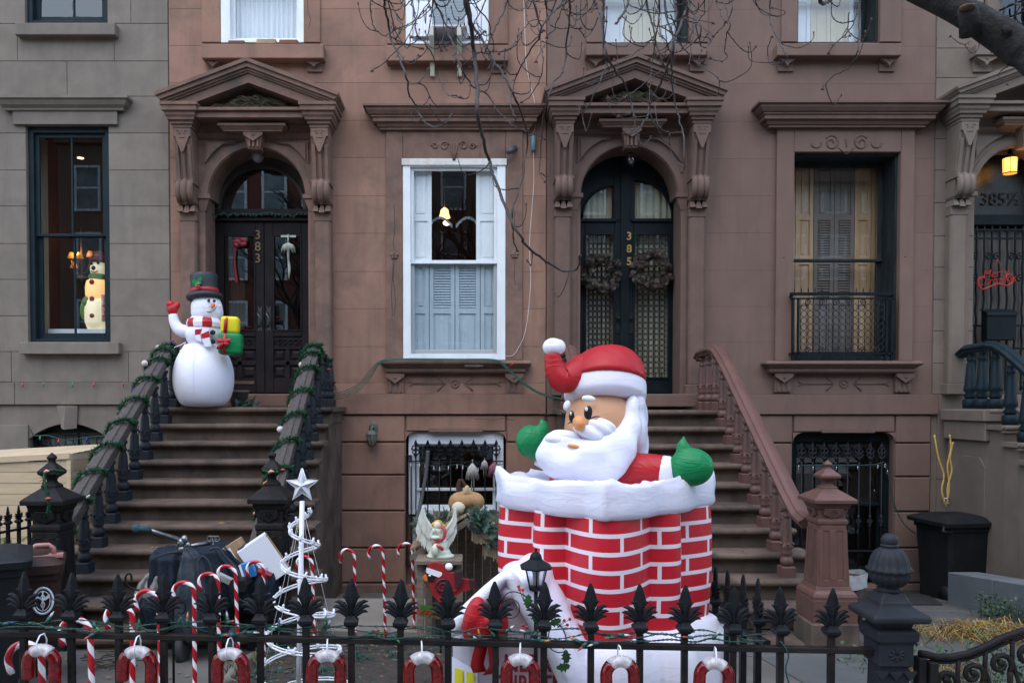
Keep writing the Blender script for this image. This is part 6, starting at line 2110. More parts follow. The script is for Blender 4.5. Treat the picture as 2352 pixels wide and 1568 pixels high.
for run in range(3):
 pts = []
 x = fa.x
 while x < W(1800, 1480, dF_).x:
  pts.append(Vector((x, dF_ - .016 + rl_.uniform(-.012, .03), rail_z(x) + .022 + .013 * run + rl_.uniform(-.010, .012))))
  x += rl_.uniform(.05, .11)
 pts = spline(pts, 5)
 runs.append(pts)
 for tw in twisted(pts, .0028, .035, run):
  b.tube(tw, .0021, 4)
e = W(1800, 1480, dF_)
tail = spline([e + Vector((-.02, -.02, .02)), e + Vector((.01, -.02, -.03)), e + Vector((0, -.02, -.08)), e + Vector((.02, -.02, -.15)), e + Vector((.05, -.02, -.17))], 5)
b.tube(tail, .003, 4)
b.build('wire', M_WIRE, sl_)
sb = MB(); sb.tube([(0, 0, 0), (0, 0, .022)], [.0055, .0065], 6)
bb = MB(); bb.tube([(0, 0, .022), (0, 0, .034), (0, 0, .046)], [.004, .0042, .0008], 6)
sock0 = None
for k in range(46):
 p = runs[k % 3][int(rl_.random() * (len(runs[0]) - 4))] + Vector((0, -.01, 0))
 rot = (rl_.uniform(-.8, .8), rl_.choice((rl_.uniform(-.7, .7), rl_.uniform(1.0, 2.4), rl_.uniform(-2.4, -1))), 0)
 loc = p - ORG.get(sl_)
 if sock0 is None:
  sock0 = sb.build('socket', M_SOCK, sl_, loc=(0, 0, 0)); sock0.location = loc; sock0.rotation_euler = rot
  ORG[sock0] = ORG.get(sl_)
  bulbs = []
  for m_ in M_BC:
   o = bb.build('bulb', m_, sock0, loc=(0, 0, 0)); bulbs.append(o.data)
   if len(bulbs) > 1: bpy.data.objects.remove(o)
   else: b0 = o
  so1 = sock0
 else:
  so1 = copy_part(sock0, sl_, loc, rot)
  o = copy_part(b0, so1, (0, 0, 0)); o.data = bulbs[rl_.choice((0, 1, 2, 3, 4, 4))]
def cane_stake(px, pytop, d, label, name_group='striped candy cane stakes in the yard', lean=0.0, r=.064):
 top = W(px, pytop, d)
 zt = top.z - .012
 g = G(d)
 rr = .0135
 zc = zt - r
 b = MB()
 pts = [Vector((lean * (g - zc), 0, g - .05))] + [Vector((lean * (g - zc) * (1 - k / 8), 0, g - .05 + (zc - g + .05) * k / 8)) for k in range(1, 9)]
 pts += [Vector((-r + r * math.cos(PI * 1.12 * k / 14), 0, zc + r * math.sin(PI * 1.12 * k / 14))) for k in range(1, 15)]
 tl = pts[-1] - pts[-2]
 pts.append(pts[-1] + tl.normalized() * .03)
 x = top.x
 b.tube([p + Vector((x, d, 0)) for p in pts], rr, 10, uv=True)
 o = b.build('candy_cane', M_CANE, loc=(x, d, g))
 return tag(o, label, 'candy cane', name_group)
for px, py, d, lab in ((95, 1470, 3.05, 'lowest striped candy cane stake below the black wheeled bin'), (207, 1414, 3.45, 'striped candy cane stake in front of the brown compost bin'),
      (304, 1384, 3.85, 'striped candy cane stake between compost bin and mail cart'), (364, 1351, 4.4, 'striped candy cane stake beside the grey bag of the mail cart'),
      (446, 1332, 4.85, 'striped candy cane stake in front of the mail cart tarpaulin'), (501, 1312, 5.3, 'tall striped candy cane stake in front of the middle of the mail cart'),
      (541, 1295, 5.7, 'striped candy cane stake beside the cardboard parcel'), (605, 1286, 6.1, 'striped candy cane stake in front of the white parcel'),
      (717, 1274, 6.5, 'striped candy cane stake behind the white spiral tree'), (814, 1258, 6.9, 'shortest looking candy cane nearest the spiral tree before the basement wall'),
      (880, 1249, 7.0, 'candy cane standing between two others before the basement wall'), (947, 1244, 7.2, 'candy cane stake beside the wooden stable and its welcome sign')):
 cane_stake(px, py, d, lab, lean=random.uniform(-.03, .03))
dT = 4.8
sp = thing('spiral_tree', 'white spiral light tree with a clear plastic star', 'spiral tree', (W(690, 1500, dT).x, dT, G(dT)))
cx = W(690, 1500, dT).x
zT, zBm = W(694, 1150, dT).z, G(dT)
b = MB(); b.tube([(W(686, 1560, dT).x - .005, dT, zBm - .03), (W(694, 1150, dT).x, dT, zT)], .0145, 10)
b.build('pole', M_WPL, sp)
pts = []
turns = 5.4
for k in range(261):
 t = k / 260
 z = W(690, 1172, dT).z + (zBm + .03 - W(690, 1172, dT).z) * t ** .95
 r = .045 + .245 * t ** .9
 a = 2 * PI * turns * t ** .92 - .4
 pts.append(Vector((cx + .012 + r * math.cos(a), dT + r * math.sin(a), z)))
b = MB(); b.tube(pts, .0065, 6)
b.tube([p + Vector((0, 0, .016)) for p in pts], .0045, 5)
for k in range(0, 260, 3):
 b.tube([pts[k], pts[k] + Vector((0, 0, .016))], .003, 4)
b.build('spiral_wire', M_WPL, sp)
b = MB()
for k in range(4, 258, 6):
 d_ = (pts[k + 1] - pts[k]).normalized()
 b.tube([pts[k] + Vector((0, 0, .014)), pts[k] + Vector((0, 0, .042)) + d_ * .012], [.008, .006], 6)
 b.obox(pts[k] + Vector((0, 0, .014)), (.022, .022, .016))
 b.build('light_clip', M_WPL, sp); b = MB()
b = MB()
for k in range(5):
 a = 2 * PI * k / 5
 b.tube([(W(694, 1150, dT).x, dT, zT - .02), (cx + .30 * math.cos(a), dT + .30 * math.sin(a), zBm)], .0012, 3)
b.build('guy_line', M_CABLE, sp)
b = MB()
sc_ = W(694, 1115, dT)
star = [(sc_.x + (.098 if k % 2 == 0 else .040) * math.sin(PI * k / 5), sc_.z + (.104 if k % 2 == 0 else .042) * math.cos(PI * k / 5)) for k in range(10)]
vs = [(x, dT, z) for x, z in star] + [(sc_.x, dT - .035, sc_.z), (sc_.x, dT + .035, sc_.z)]
b.add(vs, [(k, (k + 1) % 10, 10) for k in range(10)] + [((k + 1) % 10, k, 11) for k in range(10)])
st_ = b.build('star', pm('frosted_star_plastic', (.66, .67, .72), (.42, .43, .47), 40, .15, .6, 70, spec=.7), sp)
b = MB(); b.tube([(x, dT, z) for x, z in star + star[:1]], .005, 5)
b.build('star_rim', M_WPL, st_)
dL = 3.0
q = lambda px, py, d=dL: W(px, py, d)
ln = thing('garden_lantern', 'black hexagonal garden lantern on a stake in front of the inflatable', 'lantern', (q(1231, 1500).x, dL, G(dL)))
lx = q(1231, 1300).x
zq = lambda py: q(1231, py).z
b = MB()
b.lathe([(.002, zq(1258)), (.005, zq(1259)), (.006, zq(1262)), (.003, zq(1265)), (.008, zq(1267)), (.018, zq(1271)), (.024, zq(1276)), (.026, zq(1283)), (.034, zq(1288)), (.063, zq(1298)), (.067, zq(1301)), (.064, zq(1304)), (.044, zq(1307))][::-1], (lx, dL, 0), 6, smooth=False, rot=PI / 6)
b.build('roof', M_PRB if False else M_IRON, ln)
b = MB()
rt_, rb_ = .043, .027
for k in range(6):
 a = 2 * PI * k / 6 + PI / 6
 b.tube([(lx + rt_ * math.cos(a), dL + rt_ * math.sin(a), zq(1306)), (lx + rb_ * math.cos(a), dL + rb_ * math.sin(a), zq(1347))], .0028, 4)
b.lathe([(.02, zq(1356)), (.03, zq(1352)), (.031, zq(1346)), (.026, zq(1345))], (lx, dL, 0), 6, smooth=False, rot=PI / 6)
b.tube([(lx, dL, zq(1354)), (lx, dL, G(dL) - .05)], .0075, 8)
b.build('frame', M_IRON, ln)
MB().lathe([(rb_ - .002, zq(1346)), (rt_ - .002, zq(1307))], (lx, dL, 0), 6, smooth=False, rot=PI / 6).build('glass', M_CLEAR, ln)
MB().lathe([(.013, zq(1343)), (.013, zq(1318)), (.017, zq(1309))], (lx, dL, 0), 12).build('bulb', pm('frosted_bulb', (.62, .60, .64), None, 5, .3, 0), ln)
hw_ = thing('holly_ring', 'thin wire holly ring with red berries hung in front of the inflatable', 'wreath', q(1210, 1420, 2.96))
dH = 2.965
q = lambda px, py, d=dH: W(px, py, d)
b = MB()
for c_, r_ in (((1172, 1397), 22),):
 b.tube([q(c_[0] + r_ * math.cos(t), c_[1] + r_ * math.sin(t)) for t in [2 * PI * k / 20 for k in range(21)]], .0018, 4)
for pl in ([(1152, 1386), (1160, 1366), (1178, 1358), (1200, 1364), (1213, 1376), (1222, 1395), (1230, 1420)], [(1262, 1420), (1285, 1434), (1297, 1452), (1300, 1475), (1294, 1490)], [(1262, 1448), (1258, 1470), (1265, 1488), (1280, 1497), (1296, 1496)], [(1210, 1482), (1225, 1450), (1240, 1436), (1262, 1424)]):
 b.tube(spline([q(*p) for p in pl], 4), .0022, 4)
b.build('wire_ring', M_PRB, hw_)
def berries(pl, base_):
 b = MB()
 b2 = MB()
 for p in pl:
  b.tube([q(*base_), q(*p)], .0012, 3)
  b2.ell(q(*p), .0062, .0062, .0062, 8, 6)
 b.build('berry_stem', M_PRB, hw_); b2.build('berries', M_RBULB, hw_)
berries([(1191, 1346), (1193, 1353), (1201, 1354)], (1204, 1382))
berries([(1296, 1424), (1309, 1421), (1303, 1434)], (1280, 1440))
berries([(1202, 1435), (1210, 1440), (1201, 1445)], (1208, 1478))
def holly(px, py, a, s, d=dH):
 c0 = q(px, py, d)
 prof = []
 for k in range(13):
  t = k / 12
  prof.append((t, .34 * math.sin(PI * min(1, t * 1.02)) ** .8 * (1.15 if k % 3 == 1 else .72)))
 pts = [(t, w_) for t, w_ in prof] + [(t, -w_) for t, w_ in prof[::-1][1:-1]]
 b = MB()
 vs = []
 for t, w_ in pts:
  x, z = (t - .5) * s, w_ * s
  vs.append(c0 + Vector((x * math.cos(a) - z * math.sin(a), -.008 * abs(w_) * 3, x * math.sin(a) + z * math.cos(a))))
 b.add(vs, [tuple(range(len(vs)))])
 return b.build('holly_leaf', pm('holly_green', (.012, .07, .018), (.03, .12, .03), 60, .35, .3, 50) if 'holly_green' not in MATS else MATS['holly_green'], hw_)
for px, py, a, s in ((1213, 1380, 1.5, .055), (1228, 1415, -1.4, .045), (1275, 1427, .35, .05), (1300, 1507, -1.5, .055), (1294, 1530, .15, .055), (1160, 1468, 1.9, .04), (1190, 1478, .2, .03)):
 holly(px, py, a, s)
rb = random.Random(21)
bed = [GP(px, py) for px, py in ((520, 1568), (560, 1520), (640, 1493), (760, 1484), (900, 1476), (1010, 1470))]
far_ = [(p.x, p.y) for p in bed]
near = [(1.0, 5.5), (1.0, 3.4), (-.6, 3.4), (-1.55, 4.6)]
outline = far_ + [(.9, 6.6)] + near
b = MB()
cx0 = sum(p[0] for p in outline) / len(outline); cy0 = sum(p[1] for p in outline) / len(outline)
NR, NS = 10, 60
def outl(t):
 t = (t % 1.0) * len(outline); i = int(t); f = t - i
 a, c = outline[i], outline[(i + 1) % len(outline)]
 return a[0] + (c[0] - a[0]) * f, a[1] + (c[1] - a[1]) * f
vs = []
for r in range(NR + 1):
 for s in range(NS):
  x, y = outl(s / NS)
  k = r / NR
  x, y = cx0 + (x - cx0) * k, cy0 + (y - cy0) * k
  vs.append((x, y, G(y) + .004 + .03 * (1 - k ** 4) + .018 * noise.noise(Vector((x * 7, y * 7, 0))) * (1 - k ** 6)))
b.add(vs, [(r * NS + s, r * NS + (s + 1) % NS, (r + 1) * NS + (s + 1) % NS, (r + 1) * NS + s) for r in range(NR) for s in range(NS)], True)
tag(b.build('planting_bed', M_SOIL), kind='structure')
b = MB()
kerb = [Vector((x, y, G(y) + .01)) for x, y in far_]
b.tube(spline(kerb, 4), .035, 6)
tag(b.build('bed_edging', pm('pale_edging_stone', (.22, .19, .15), (.16, .14, .115), 8, .9, .4, 50)), kind='structure')
b = MB()      # bark, dead leaves and bits in the bed
for _ in range(900):
 s, k = rb.random(), math.sqrt(rb.random()) * .98
 x, y = outl(s)
 x, y = cx0 + (x - cx0) * k, cy0 + (y - cy0) * k
 a, l = rb.uniform(0, 6.3), rb.uniform(.008, .03)
 c = Vector((x, y, G(y) + .035 + .018 * noise.noise(Vector((x * 7, y * 7, 0)))))
 d = Vector((math.cos(a), math.sin(a), rb.uniform(-.3, .3))) * l
 e = Vector((-math.sin(a), math.cos(a), rb.uniform(-.3, .5))) * l * .5
 b.add([c - d, c + e, c + d, c - e], [(0, 1, 2, 3)], False, rb.choice((0, 0, 1, 2)))
o = b.build('leaf_litter', [pm('litter_dark', (.045, .032, .022), None, 5, .9, 0), pm('litter_tan', (.16, .11, .06), None, 5, .9, 0), pm('litter_green', (.03, .09, .06), None, 5, .8, 0)])
tag(o, 'dark leaf litter scattered over the planting bed', 'leaf litter', kind='stuff')
b = MB()      # net of green lights over the bed
for _ in range(26):
 s = rb.random(); k = rb.uniform(.3, .95)
 pts = []
 for j in range(9):
  x, y = outl(s + .012 * j * rb.uniform(.5, 1.5))
  kk = min(.96, max(.2, k + rb.uniform(-.12, .12)))
  x, y = cx0 + (x - cx0) * kk, cy0 + (y - cy0) * kk
  pts.append((x, y, G(y) + .05 + rb.uniform(0, .02)))
 b.tube(spline(pts, 3), .0035, 4, cap=False)
 for p in pts[::2]:
  b.tube([p, (p[0] + rb.uniform(-.02, .02), p[1], p[2] + .03)], .006, 5)
tag(b.build('net_lights', M_WIRE, loc=(cx0, cy0, G(cy0))), 'tangle of dark green light wire spread over the planting bed', 'string lights')
b = MB()
for _ in range(70):
 px, py = rb.choice(((540, 1545), (870, 1470), (925, 1455), (600, 1530)))
 g = GP(px + rb.gauss(0, 14), min(1566, py + rb.gauss(0, 5)))
 a = rb.uniform(-1, 1)
 b.tube([g, g + Vector((.04 * a, rb.uniform(-.03, .03), .07)), g + Vector((.12 * a, rb.uniform(-.05, .05), .07 + rb.uniform(-.04, .05)))], [.004, .003, .0006], 3, flat=.3)
tag(b.build('grass_tuft', pm('dry_green_blades', (.16, .18, .05), (.09, .13, .035), 30, .7, 0)), 'sparse yellow green blades at the edge of the planting bed', 'grass', kind='stuff')
def slab(px0, py0, px1, py1, yb, h, mat, nm='paving_slab'):
 a, c = GP(px0, py0), GP(px1, py1)
 b = MB()
 z = max(a.z, c.z) + h
 b.plan([(a.x, a.y), (c.x, c.y), (c.x * yb / c.y, yb), (a.x * yb / a.y, yb)], z - h - .2, z)
 return tag(b.build(nm, mat, bevel=.012), kind='structure')
slab(640, 1458, 1000, 1462, 8.3, .05, pm('pale_slab', (.25, .23, .20), (.19, .175, .155), 3, .85, .3, 70))
for k, (x0, x1, y0, y1) in enumerate(((2.2, 3.4, 4.6, 6.2), (3.42, 4.7, 4.4, 6.0), (2.6, 3.7, 6.9, 8.0), (3.72, 5.3, 6.02, 7.2), (3.72, 5.3, 7.22, 8.6), (2.6, 3.7, 8.02, 9.2), (3.72, 5.3, 8.62, 10.2), (1.8, 3.7, 6.22, 6.88), (2.2, 3.4, 3.1, 4.58), (3.42, 4.7, 3.1, 4.38), (5.32, 7.5, 7.6, 10.2), (4.72, 6.5, 4.3, 6.0), (2.6, 3.7, 9.22, 10.2))):
 b = MB()
 b.add([(x0, y0, G(y0) + .012), (x1, y0, G(y0) + .012), (x1, y1, G(y1) + .012), (x0, y1, G(y1) + .012), (x0, y0, G(y0) - .1), (x1, y0, G(y0) - .1), (x1, y1, G(y1) - .1), (x0, y1, G(y1) - .1)], [(0, 1, 2, 3), (4, 7, 6, 5), (0, 4, 5, 1), (1, 5, 6, 2), (2, 6, 7, 3), (3, 7, 4, 0)])
 tag(b.build('paving_flag', M_BLUE, bevel=.006), kind='structure')
b = MB()
for _ in range(150):
 px, py = rb.uniform(10, 520), rb.uniform(1470, 1560)
 if rb.random() < .35: px, py = rb.gauss(215, 18), rb.gauss(1432, 8)
 if rb.random() < .15: px, py = rb.uniform(2000, 2200), rb.uniform(1400, 1500)
 g = GP(px, py) + Vector((0, 0, .012 + (.10 if py < 1450 and px < 400 else 0)))
 a, l = rb.uniform(0, 6.3), rb.uniform(.012, .035)
 d = Vector((math.cos(a), math.sin(a), rb.uniform(-.2, .2))) * l; e = Vector((-math.sin(a), math.cos(a), rb.uniform(.1, .5))) * l * .5
 b.add([g - d, g + e, g + d, g - e], [(0, 1, 2, 3)], False, rb.choice((0, 1, 1)))
for _ in range(40):
 g = GP(rb.uniform(180, 300), rb.uniform(1475, 1545)) + Vector((0, 0, .012))
 a, l = rb.uniform(-.5, .5), rb.uniform(.05, .2)
 b.tube([g, g + Vector((l * math.cos(a), l * math.sin(a), .006))], .004, 4)
tag(b.build('fallen_leaves', [MATS['litter_dark'], MATS['litter_tan']]), 'scattered dead leaves and sticks on the yard concrete', 'leaves', kind='stuff')
b = MB()
for px, py, i in ((497, 1210, 6), (536, 1210, 6), (350, 1270, 7), (520, 1268, 7), (430, 1328, 8), (300, 1388, 9), (560, 1160, 5), (1600, 1228, 6), (1560, 1120, 4), (1700, 1290, 7), (410, 1107, 4)):
 for _ in range(2):
  p = W(px + rb.uniform(-14, 14), py, step_y(i) + .12); p.z = step_z(i, -.035 if px > 1400 else 0) + .006
  a, l = rb.uniform(0, 6.3), rb.uniform(.012, .03)
  d = Vector((math.cos(a), math.sin(a), .1)) * l; e = Vector((-math.sin(a), math.cos(a), .5)) * l * .5
  b.add([p - d, p + e, p + d, p - e], [(0, 1, 2, 3)], False, rb.choice((0, 1)))
tag(b.build('fallen_leaves', [MATS['litter_tan'], pm('litter_orange', (.36, .17, .05), None, 5, .8, 0)]), 'few dry tan leaves lying on the stoop treads', 'leaves', kind='stuff')
dK = 6.2
q = lambda px, py, d=dK: W(px, py, d)
cd = thing('welcome_cardinal', 'red cardinal garden sign in a santa hat above a green welcome board', 'garden sign', (q(1020, 1400).x, dK, G(dK)))
def cut(name, pts, d, th, mat, parent, bev=.006):
 b = MB()
 b.prism([(q(*p, d).x, q(*p, d).z) for p in pts], d - th / 2, d + th / 2)
 return b.build(name, mat, parent, bevel=bev)
M_CRED = pm('painted_cardinal_red', (.34, .022, .026), (.22, .014, .018), 9, .45, .3, 30)
M_CDRK = pm('painted_dark_maroon', (.045, .016, .020), None, 9, .5, .2)
cut('body', [(983, 1332), (1000, 1322), (1022, 1318), (1045, 1314), (1062, 1328), (1078, 1330), (1090, 1331), (1091, 1345), (1082, 1352), (1062, 1357), (1045, 1368), (1025, 1384), (1008, 1380), (992, 1362)], dK, .05, M_CRED, cd)
cut('wing', [(1000, 1330), (1018, 1318), (1043, 1313), (1063, 1312), (1062, 1340), (1048, 1356), (1020, 1366), (1003, 1352)], dK - .03, .025, M_CRED, cd)
b = MB()
p = q(1016, 1346, dK - .05)
b.tube(scroll_tube(p.x, p.z, .055, 1.6, dK - .046, 1, 1.0, 26, .12), .008, 6)
b.build('wing_spiral', M_CDRK, cd)
cut('wing_bar', [(1043, 1313), (1063, 1311), (1062, 1336), (1050, 1352), (1046, 1350)], dK - .046, .012, M_CDRK, cd)
cut('tail_tip', [(1076, 1329.5), (1091, 1330.5), (1092, 1346), (1081, 1353)], dK - .004, .054, M_CDRK, cd)
cut('face', [(981, 1316), (990, 1312), (1001, 1322), (997, 1332), (983, 1333)], dK - .01, .05, M_PRB, cd)
cut('beak', [(971, 1324), (976, 1319), (983, 1323), (982, 1332), (976, 1331)], dK - .01, .05, M_ORNG, cd)
b = MB(); b.ell(q(987, 1321, dK - .04), .009, .005, .009, 8, 6)
b.build('eye', M_PRW, cd)
cut('hat', [(980, 1306), (984, 1294), (996, 1289), (1012, 1292), (1024, 1306), (1034, 1314), (1024, 1319), (1010, 1317)], dK, .055, M_CRED, cd)
cut('hat_trim', [(979, 1305), (983, 1302), (1016, 1313), (1014, 1322), (1008, 1323), (980, 1313)], dK - .005, .066, M_PRW, cd)
b = MB(); b.ell(q(1031, 1301, dK - .01), .030, .03, .030, 12, 8)
b.build('hat_bobble', M_PRW, cd)
cut('sign_board', [(966, 1388), (1067, 1404), (1067, 1428), (965, 1413)], dK - .01, .02, pm('painted_sign_green', (.035, .12, .018), (.028, .10, .014), 8, .55, .2, 30), cd, .003)
text('lettering', 'welcome', .125, q(1013, 1410, dK - .024), pm('painted_letter_red', (.28, .03, .02), None, 5, .5, 0), cd, .002, shear=.35, sx=.95, roll=-.155, space=1.1)
b = MB(); b.tube([q(1012, 1375, dK + .02), (q(1012, 1375).x, dK + .02, G(dK) - .1)], .008, 6)
b.build('stake', M_IRON, cd)
dN = 7.0
q = lambda px, py, d=dN: W(px, py, d)
sb_ = thing('wooden_stable', 'weathered wooden nativity stable with shake roof under the basement window', 'stable', (q(1060, 1450).x, dN + .3, G(dN + .3)))
gN = G(dN)
zR, zE = q(1075, 1178).z, q(1155, 1262).z
xR_ = q(1075, 1178).x
xa, xb = q(985, 1300).x, q(1172, 1300).x
def tagd(o): return o
for x, y0 in ((xa, dN), (q(1040, 1300).x, dN), (xb, dN), (xa, dN + .62), (xb, dN + .62)):
 MB().box(x - .03, x + .03, y0 - .03, y0 + .03, gN - .1, zE + .04 + max(0, (zR - zE - .1) * (1 - abs(x - xR_) / .42))).build('post', M_OLDW, sb_, bevel=.004)
for k in range(9):
 x = xa + (xb - xa) * (k + .5) / 9
 MB().box(x - (xb - xa) / 18 + .003, x + (xb - xa) / 18 - .003, dN + .64, dN + .66, gN - .1, zE + .25).build('back_board', M_OLDW, sb_)
for k in range(3):
 x = xa - .02
 MB().box(x - .01, x + .01, dN + .03 + .2 * k, dN + .22 + .2 * k, gN - .1, zE).build('side_board', M_OLDW, sb_)
zsh = q(1000, 1284, 6.6).z
for x in (q(965, 1300, 6.6).x, q(1055, 1300, 6.6).x):
 MB().box(x - .028, x + .028, dN - .40, dN - .345, gN - .1, zsh - .036).build('post', M_OLDW, sb_, bevel=.004)
for k in range(2):
 MB().box(q(955, 1283, 6.6).x, q(1062, 1283, 6.6).x, dN - .46 + .16 * k, dN - .31 + .16 * k, zsh - .035, zsh).build('shelf_board', M_OLDW, sb_, bevel=.004)
MB().box(q(955, 1283, 6.6).x, q(1062, 1283, 6.6).x, dN - .34, dN - .31, zsh - .10, zsh - .037).build('cross_beam', M_OLDW, sb_, bevel=.004)
def roofboard(x0, z0, x1, z1, ya, yb, w_=.13, nm='roof_shake'):
 L = math.hypot(x1 - x0, z1 - z0)
 n = int((yb - ya) / w_)
 for r in range(3):
  for k in range(n):
   t0, t1 = r / 3, min(1, (r + 1) / 3 + .06)
   y = ya + (yb - ya) * k / n
   b = MB()
   lift = .012 * (2 - r) * 0 + .008
   p = [(x0 + (x1 - x0) * t0, z0 + (z1 - z0) * t0 + .0), (x0 + (x1 - x0) * t1, z0 + (z1 - z0) * t1 + .022)]
   b.add([(p[0][0], y + .004, p[0][1]), (p[1][0], y + .004, p[1][1]), (p[1][0], y + w_ - .004, p[1][1]), (p[0][0], y + w_ - .004, p[0][1]),
     (p[0][0], y + .004, p[0][1] + .014), (p[1][0], y + .004, p[1][1] + .016), (p[1][0], y + w_ - .004, p[1][1] + .016), (p[0][0], y + w_ - .004, p[0][1] + .014)],
     [(0, 1, 2, 3), (4, 7, 6, 5), (0, 4, 5, 1), (1, 5, 6, 2), (2, 6, 7, 3), (3, 7, 4, 0)])
   b.build(nm, M_SHING, sb_)
xe2, ze2 = q(1180, 1258).x, q(1180, 1266).z
xe1, ze1 = q(945, 1262).x, q(945, 1262).z
roofboard(xR_, zR, xe2, ze2, dN - .16, dN + .66)
roofboard(xR_, zR, xe1, ze1, dN - .16, dN + .66)
b = MB()
for (x0, z0, x1, z1) in ((xR_, zR - .02, xe2, ze2 - .02), (xR_, zR - .02, xe1, ze1 - .02)):
 dx, dz = x1 - x0, z1 - z0
 b.prism([(x0, z0), (x1, z1), (x1, z1 - .05), (x0, z0 - .055)], dN - .175, dN - .15)
b.build('barge_board', M_OLDW, sb_, bevel=.003)
rs = random.Random(5)
for lo, hi, ln_ in ((1083, 1122, 34), (1108, 1176, 52)):
 x = lo
 while x < hi:
  w_ = rs.uniform(3.5, 6)
  t = (x - 1083) / 95
  ztop = q(x, 1212 + 44 * t).z
  zb1 = q(x, 1212 + 44 * t + ln_ + rs.uniform(-5, 5) - (14 if lo == 1083 else 18 * t)).z
  yy = dN - (.155 if lo == 1083 else .13)
  MB().box(q(x, 1250).x, q(x + w_ - .7, 1250).x, yy - .01, yy + .006, zb1, ztop).build('fringe_shake', M_SHING, sb_)
  x += w_
def bough(label, pts, r, n, cat='evergreen bough', nm='evergreen_bough', seed=1):
 rr = random.Random(seed)
 b = MB()
 P = spline(pts, 5)
 for _ in range(n):
  c = P[int(rr.random() * len(P))] + Vector((rr.gauss(0, r * .5), rr.gauss(0, r * .5), rr.gauss(0, r * .45)))
  a = Vector((rr.gauss(0, 1), rr.gauss(0, 1) - .3, rr.gauss(0, .8) + .2)).normalized() * rr.uniform(.05, .10)
  sd = a.cross(Vector((rr.gauss(0, 1), rr.gauss(0, 1), rr.gauss(0, 1)))).normalized()
  for k in range(6):
   t = k / 6
   for s in (-1, 1):
    p0 = c + a * t
    p1 = p0 + a * .30 + sd * s * .028 * (1 - t * .6)
    b.add([p0, p1, p0 + a * .16], [(0, 1, 2)], False, rr.choice((0, 0, 1)))
  b.tube([c, c + a], .0025, 3, cap=False)
 c = sum(P, Vector()) / len(P)
 o = b.build(nm, [M_JUNI, pm('juniper_dark', (.022, .055, .04), None, 5, .7, 0) if 'juniper_dark' not in MATS else MATS['juniper_dark']], loc=c)
 return tag(o, label, cat)
bough('thick green evergreen bough on the stable roof', [q(1072, 1180, 6.95), q(1095, 1186, 6.9), q(1118, 1192, 6.9), q(1088, 1200, 6.85), q(1105, 1208, 6.84)], .085, 170, seed=1)
bough('evergreen bough drooping from the stable roof beside the inflatable chimney', [q(1128, 1205, 6.9), q(1142, 1222, 6.86), q(1140, 1245, 6.84), q(1150, 1235, 6.86)], .06, 90, seed=2)
bough('evergreen bough on the left slope of the stable behind the angel', [q(958, 1212, 6.95), q(975, 1205, 6.95), q(968, 1226, 6.92), q(1000, 1195, 7.05), q(1030, 1192, 7.1)], .06, 110, seed=3)
dA = 6.70
q = lambda px, py, d=dA: W(px, py, d)
ag = thing('angel_figurine', 'kneeling white angel figurine with spread wings on the stable shelf', 'figurine', q(1008, 1284))
M_CERA = pm('glazed_ivory', (.58, .62, .50), (.46, .50, .40), 8, .35, .2, 30)
blob('robe', [(q(1010, 1270), (.095, .08, .06)), (q(1012, 1255), (.07, .065, .08)), (q(1006, 1238), (.055, .05, .07)), (q(1003, 1222), (.05, .045, .05)), (q(1012, 1276), (.12, .09, .028)), (q(1000, 1262, 6.63), (.035, .05, .06))], M_CERA, ag, .008, 4)
blob('head', [(q(1004, 1207), (.035, .035, .04))], pm('figurine_skin', (.62, .50, .38), None, 5, .4, 0), ag, .006, 3)
blob('hair', [(q(1006, 1203, 6.72), (.042, .036, .038)), (q(1016, 1208, 6.72), (.03, .026, .022)), (q(996, 1204, 6.70), (.02, .02, .022))], pm('figurine_blond', (.52, .33, .08), (.36, .2, .04), 30, .4, .3, 60), ag, .006, 3)
b = MB()
b.tube(spline([q(1015, 1210, 6.67), q(1022, 1218, 6.65), q(1018, 1236, 6.64), q(1003, 1242, 6.63), q(996, 1252, 6.62), q(1010, 1255, 6.60), q(1017, 1262, 6.61)], 4), .014, 8)
b.build('sash', pm('figurine_red', (.42, .03, .03), None, 5, .35, 0), ag)
blob('arms', [(q(994, 1226, 6.65), (.022, .03, .05), RY(.5)), (q(1000, 1234, 6.63), (.04, .025, .018)), (q(996, 1220, 6.63), (.014, .02, .03))], M_CERA, ag, .006, 3)
M_WING = pm('ivory_feather', (.66, .66, .60), (.50, .50, .45), 10, .5, .2, 40)
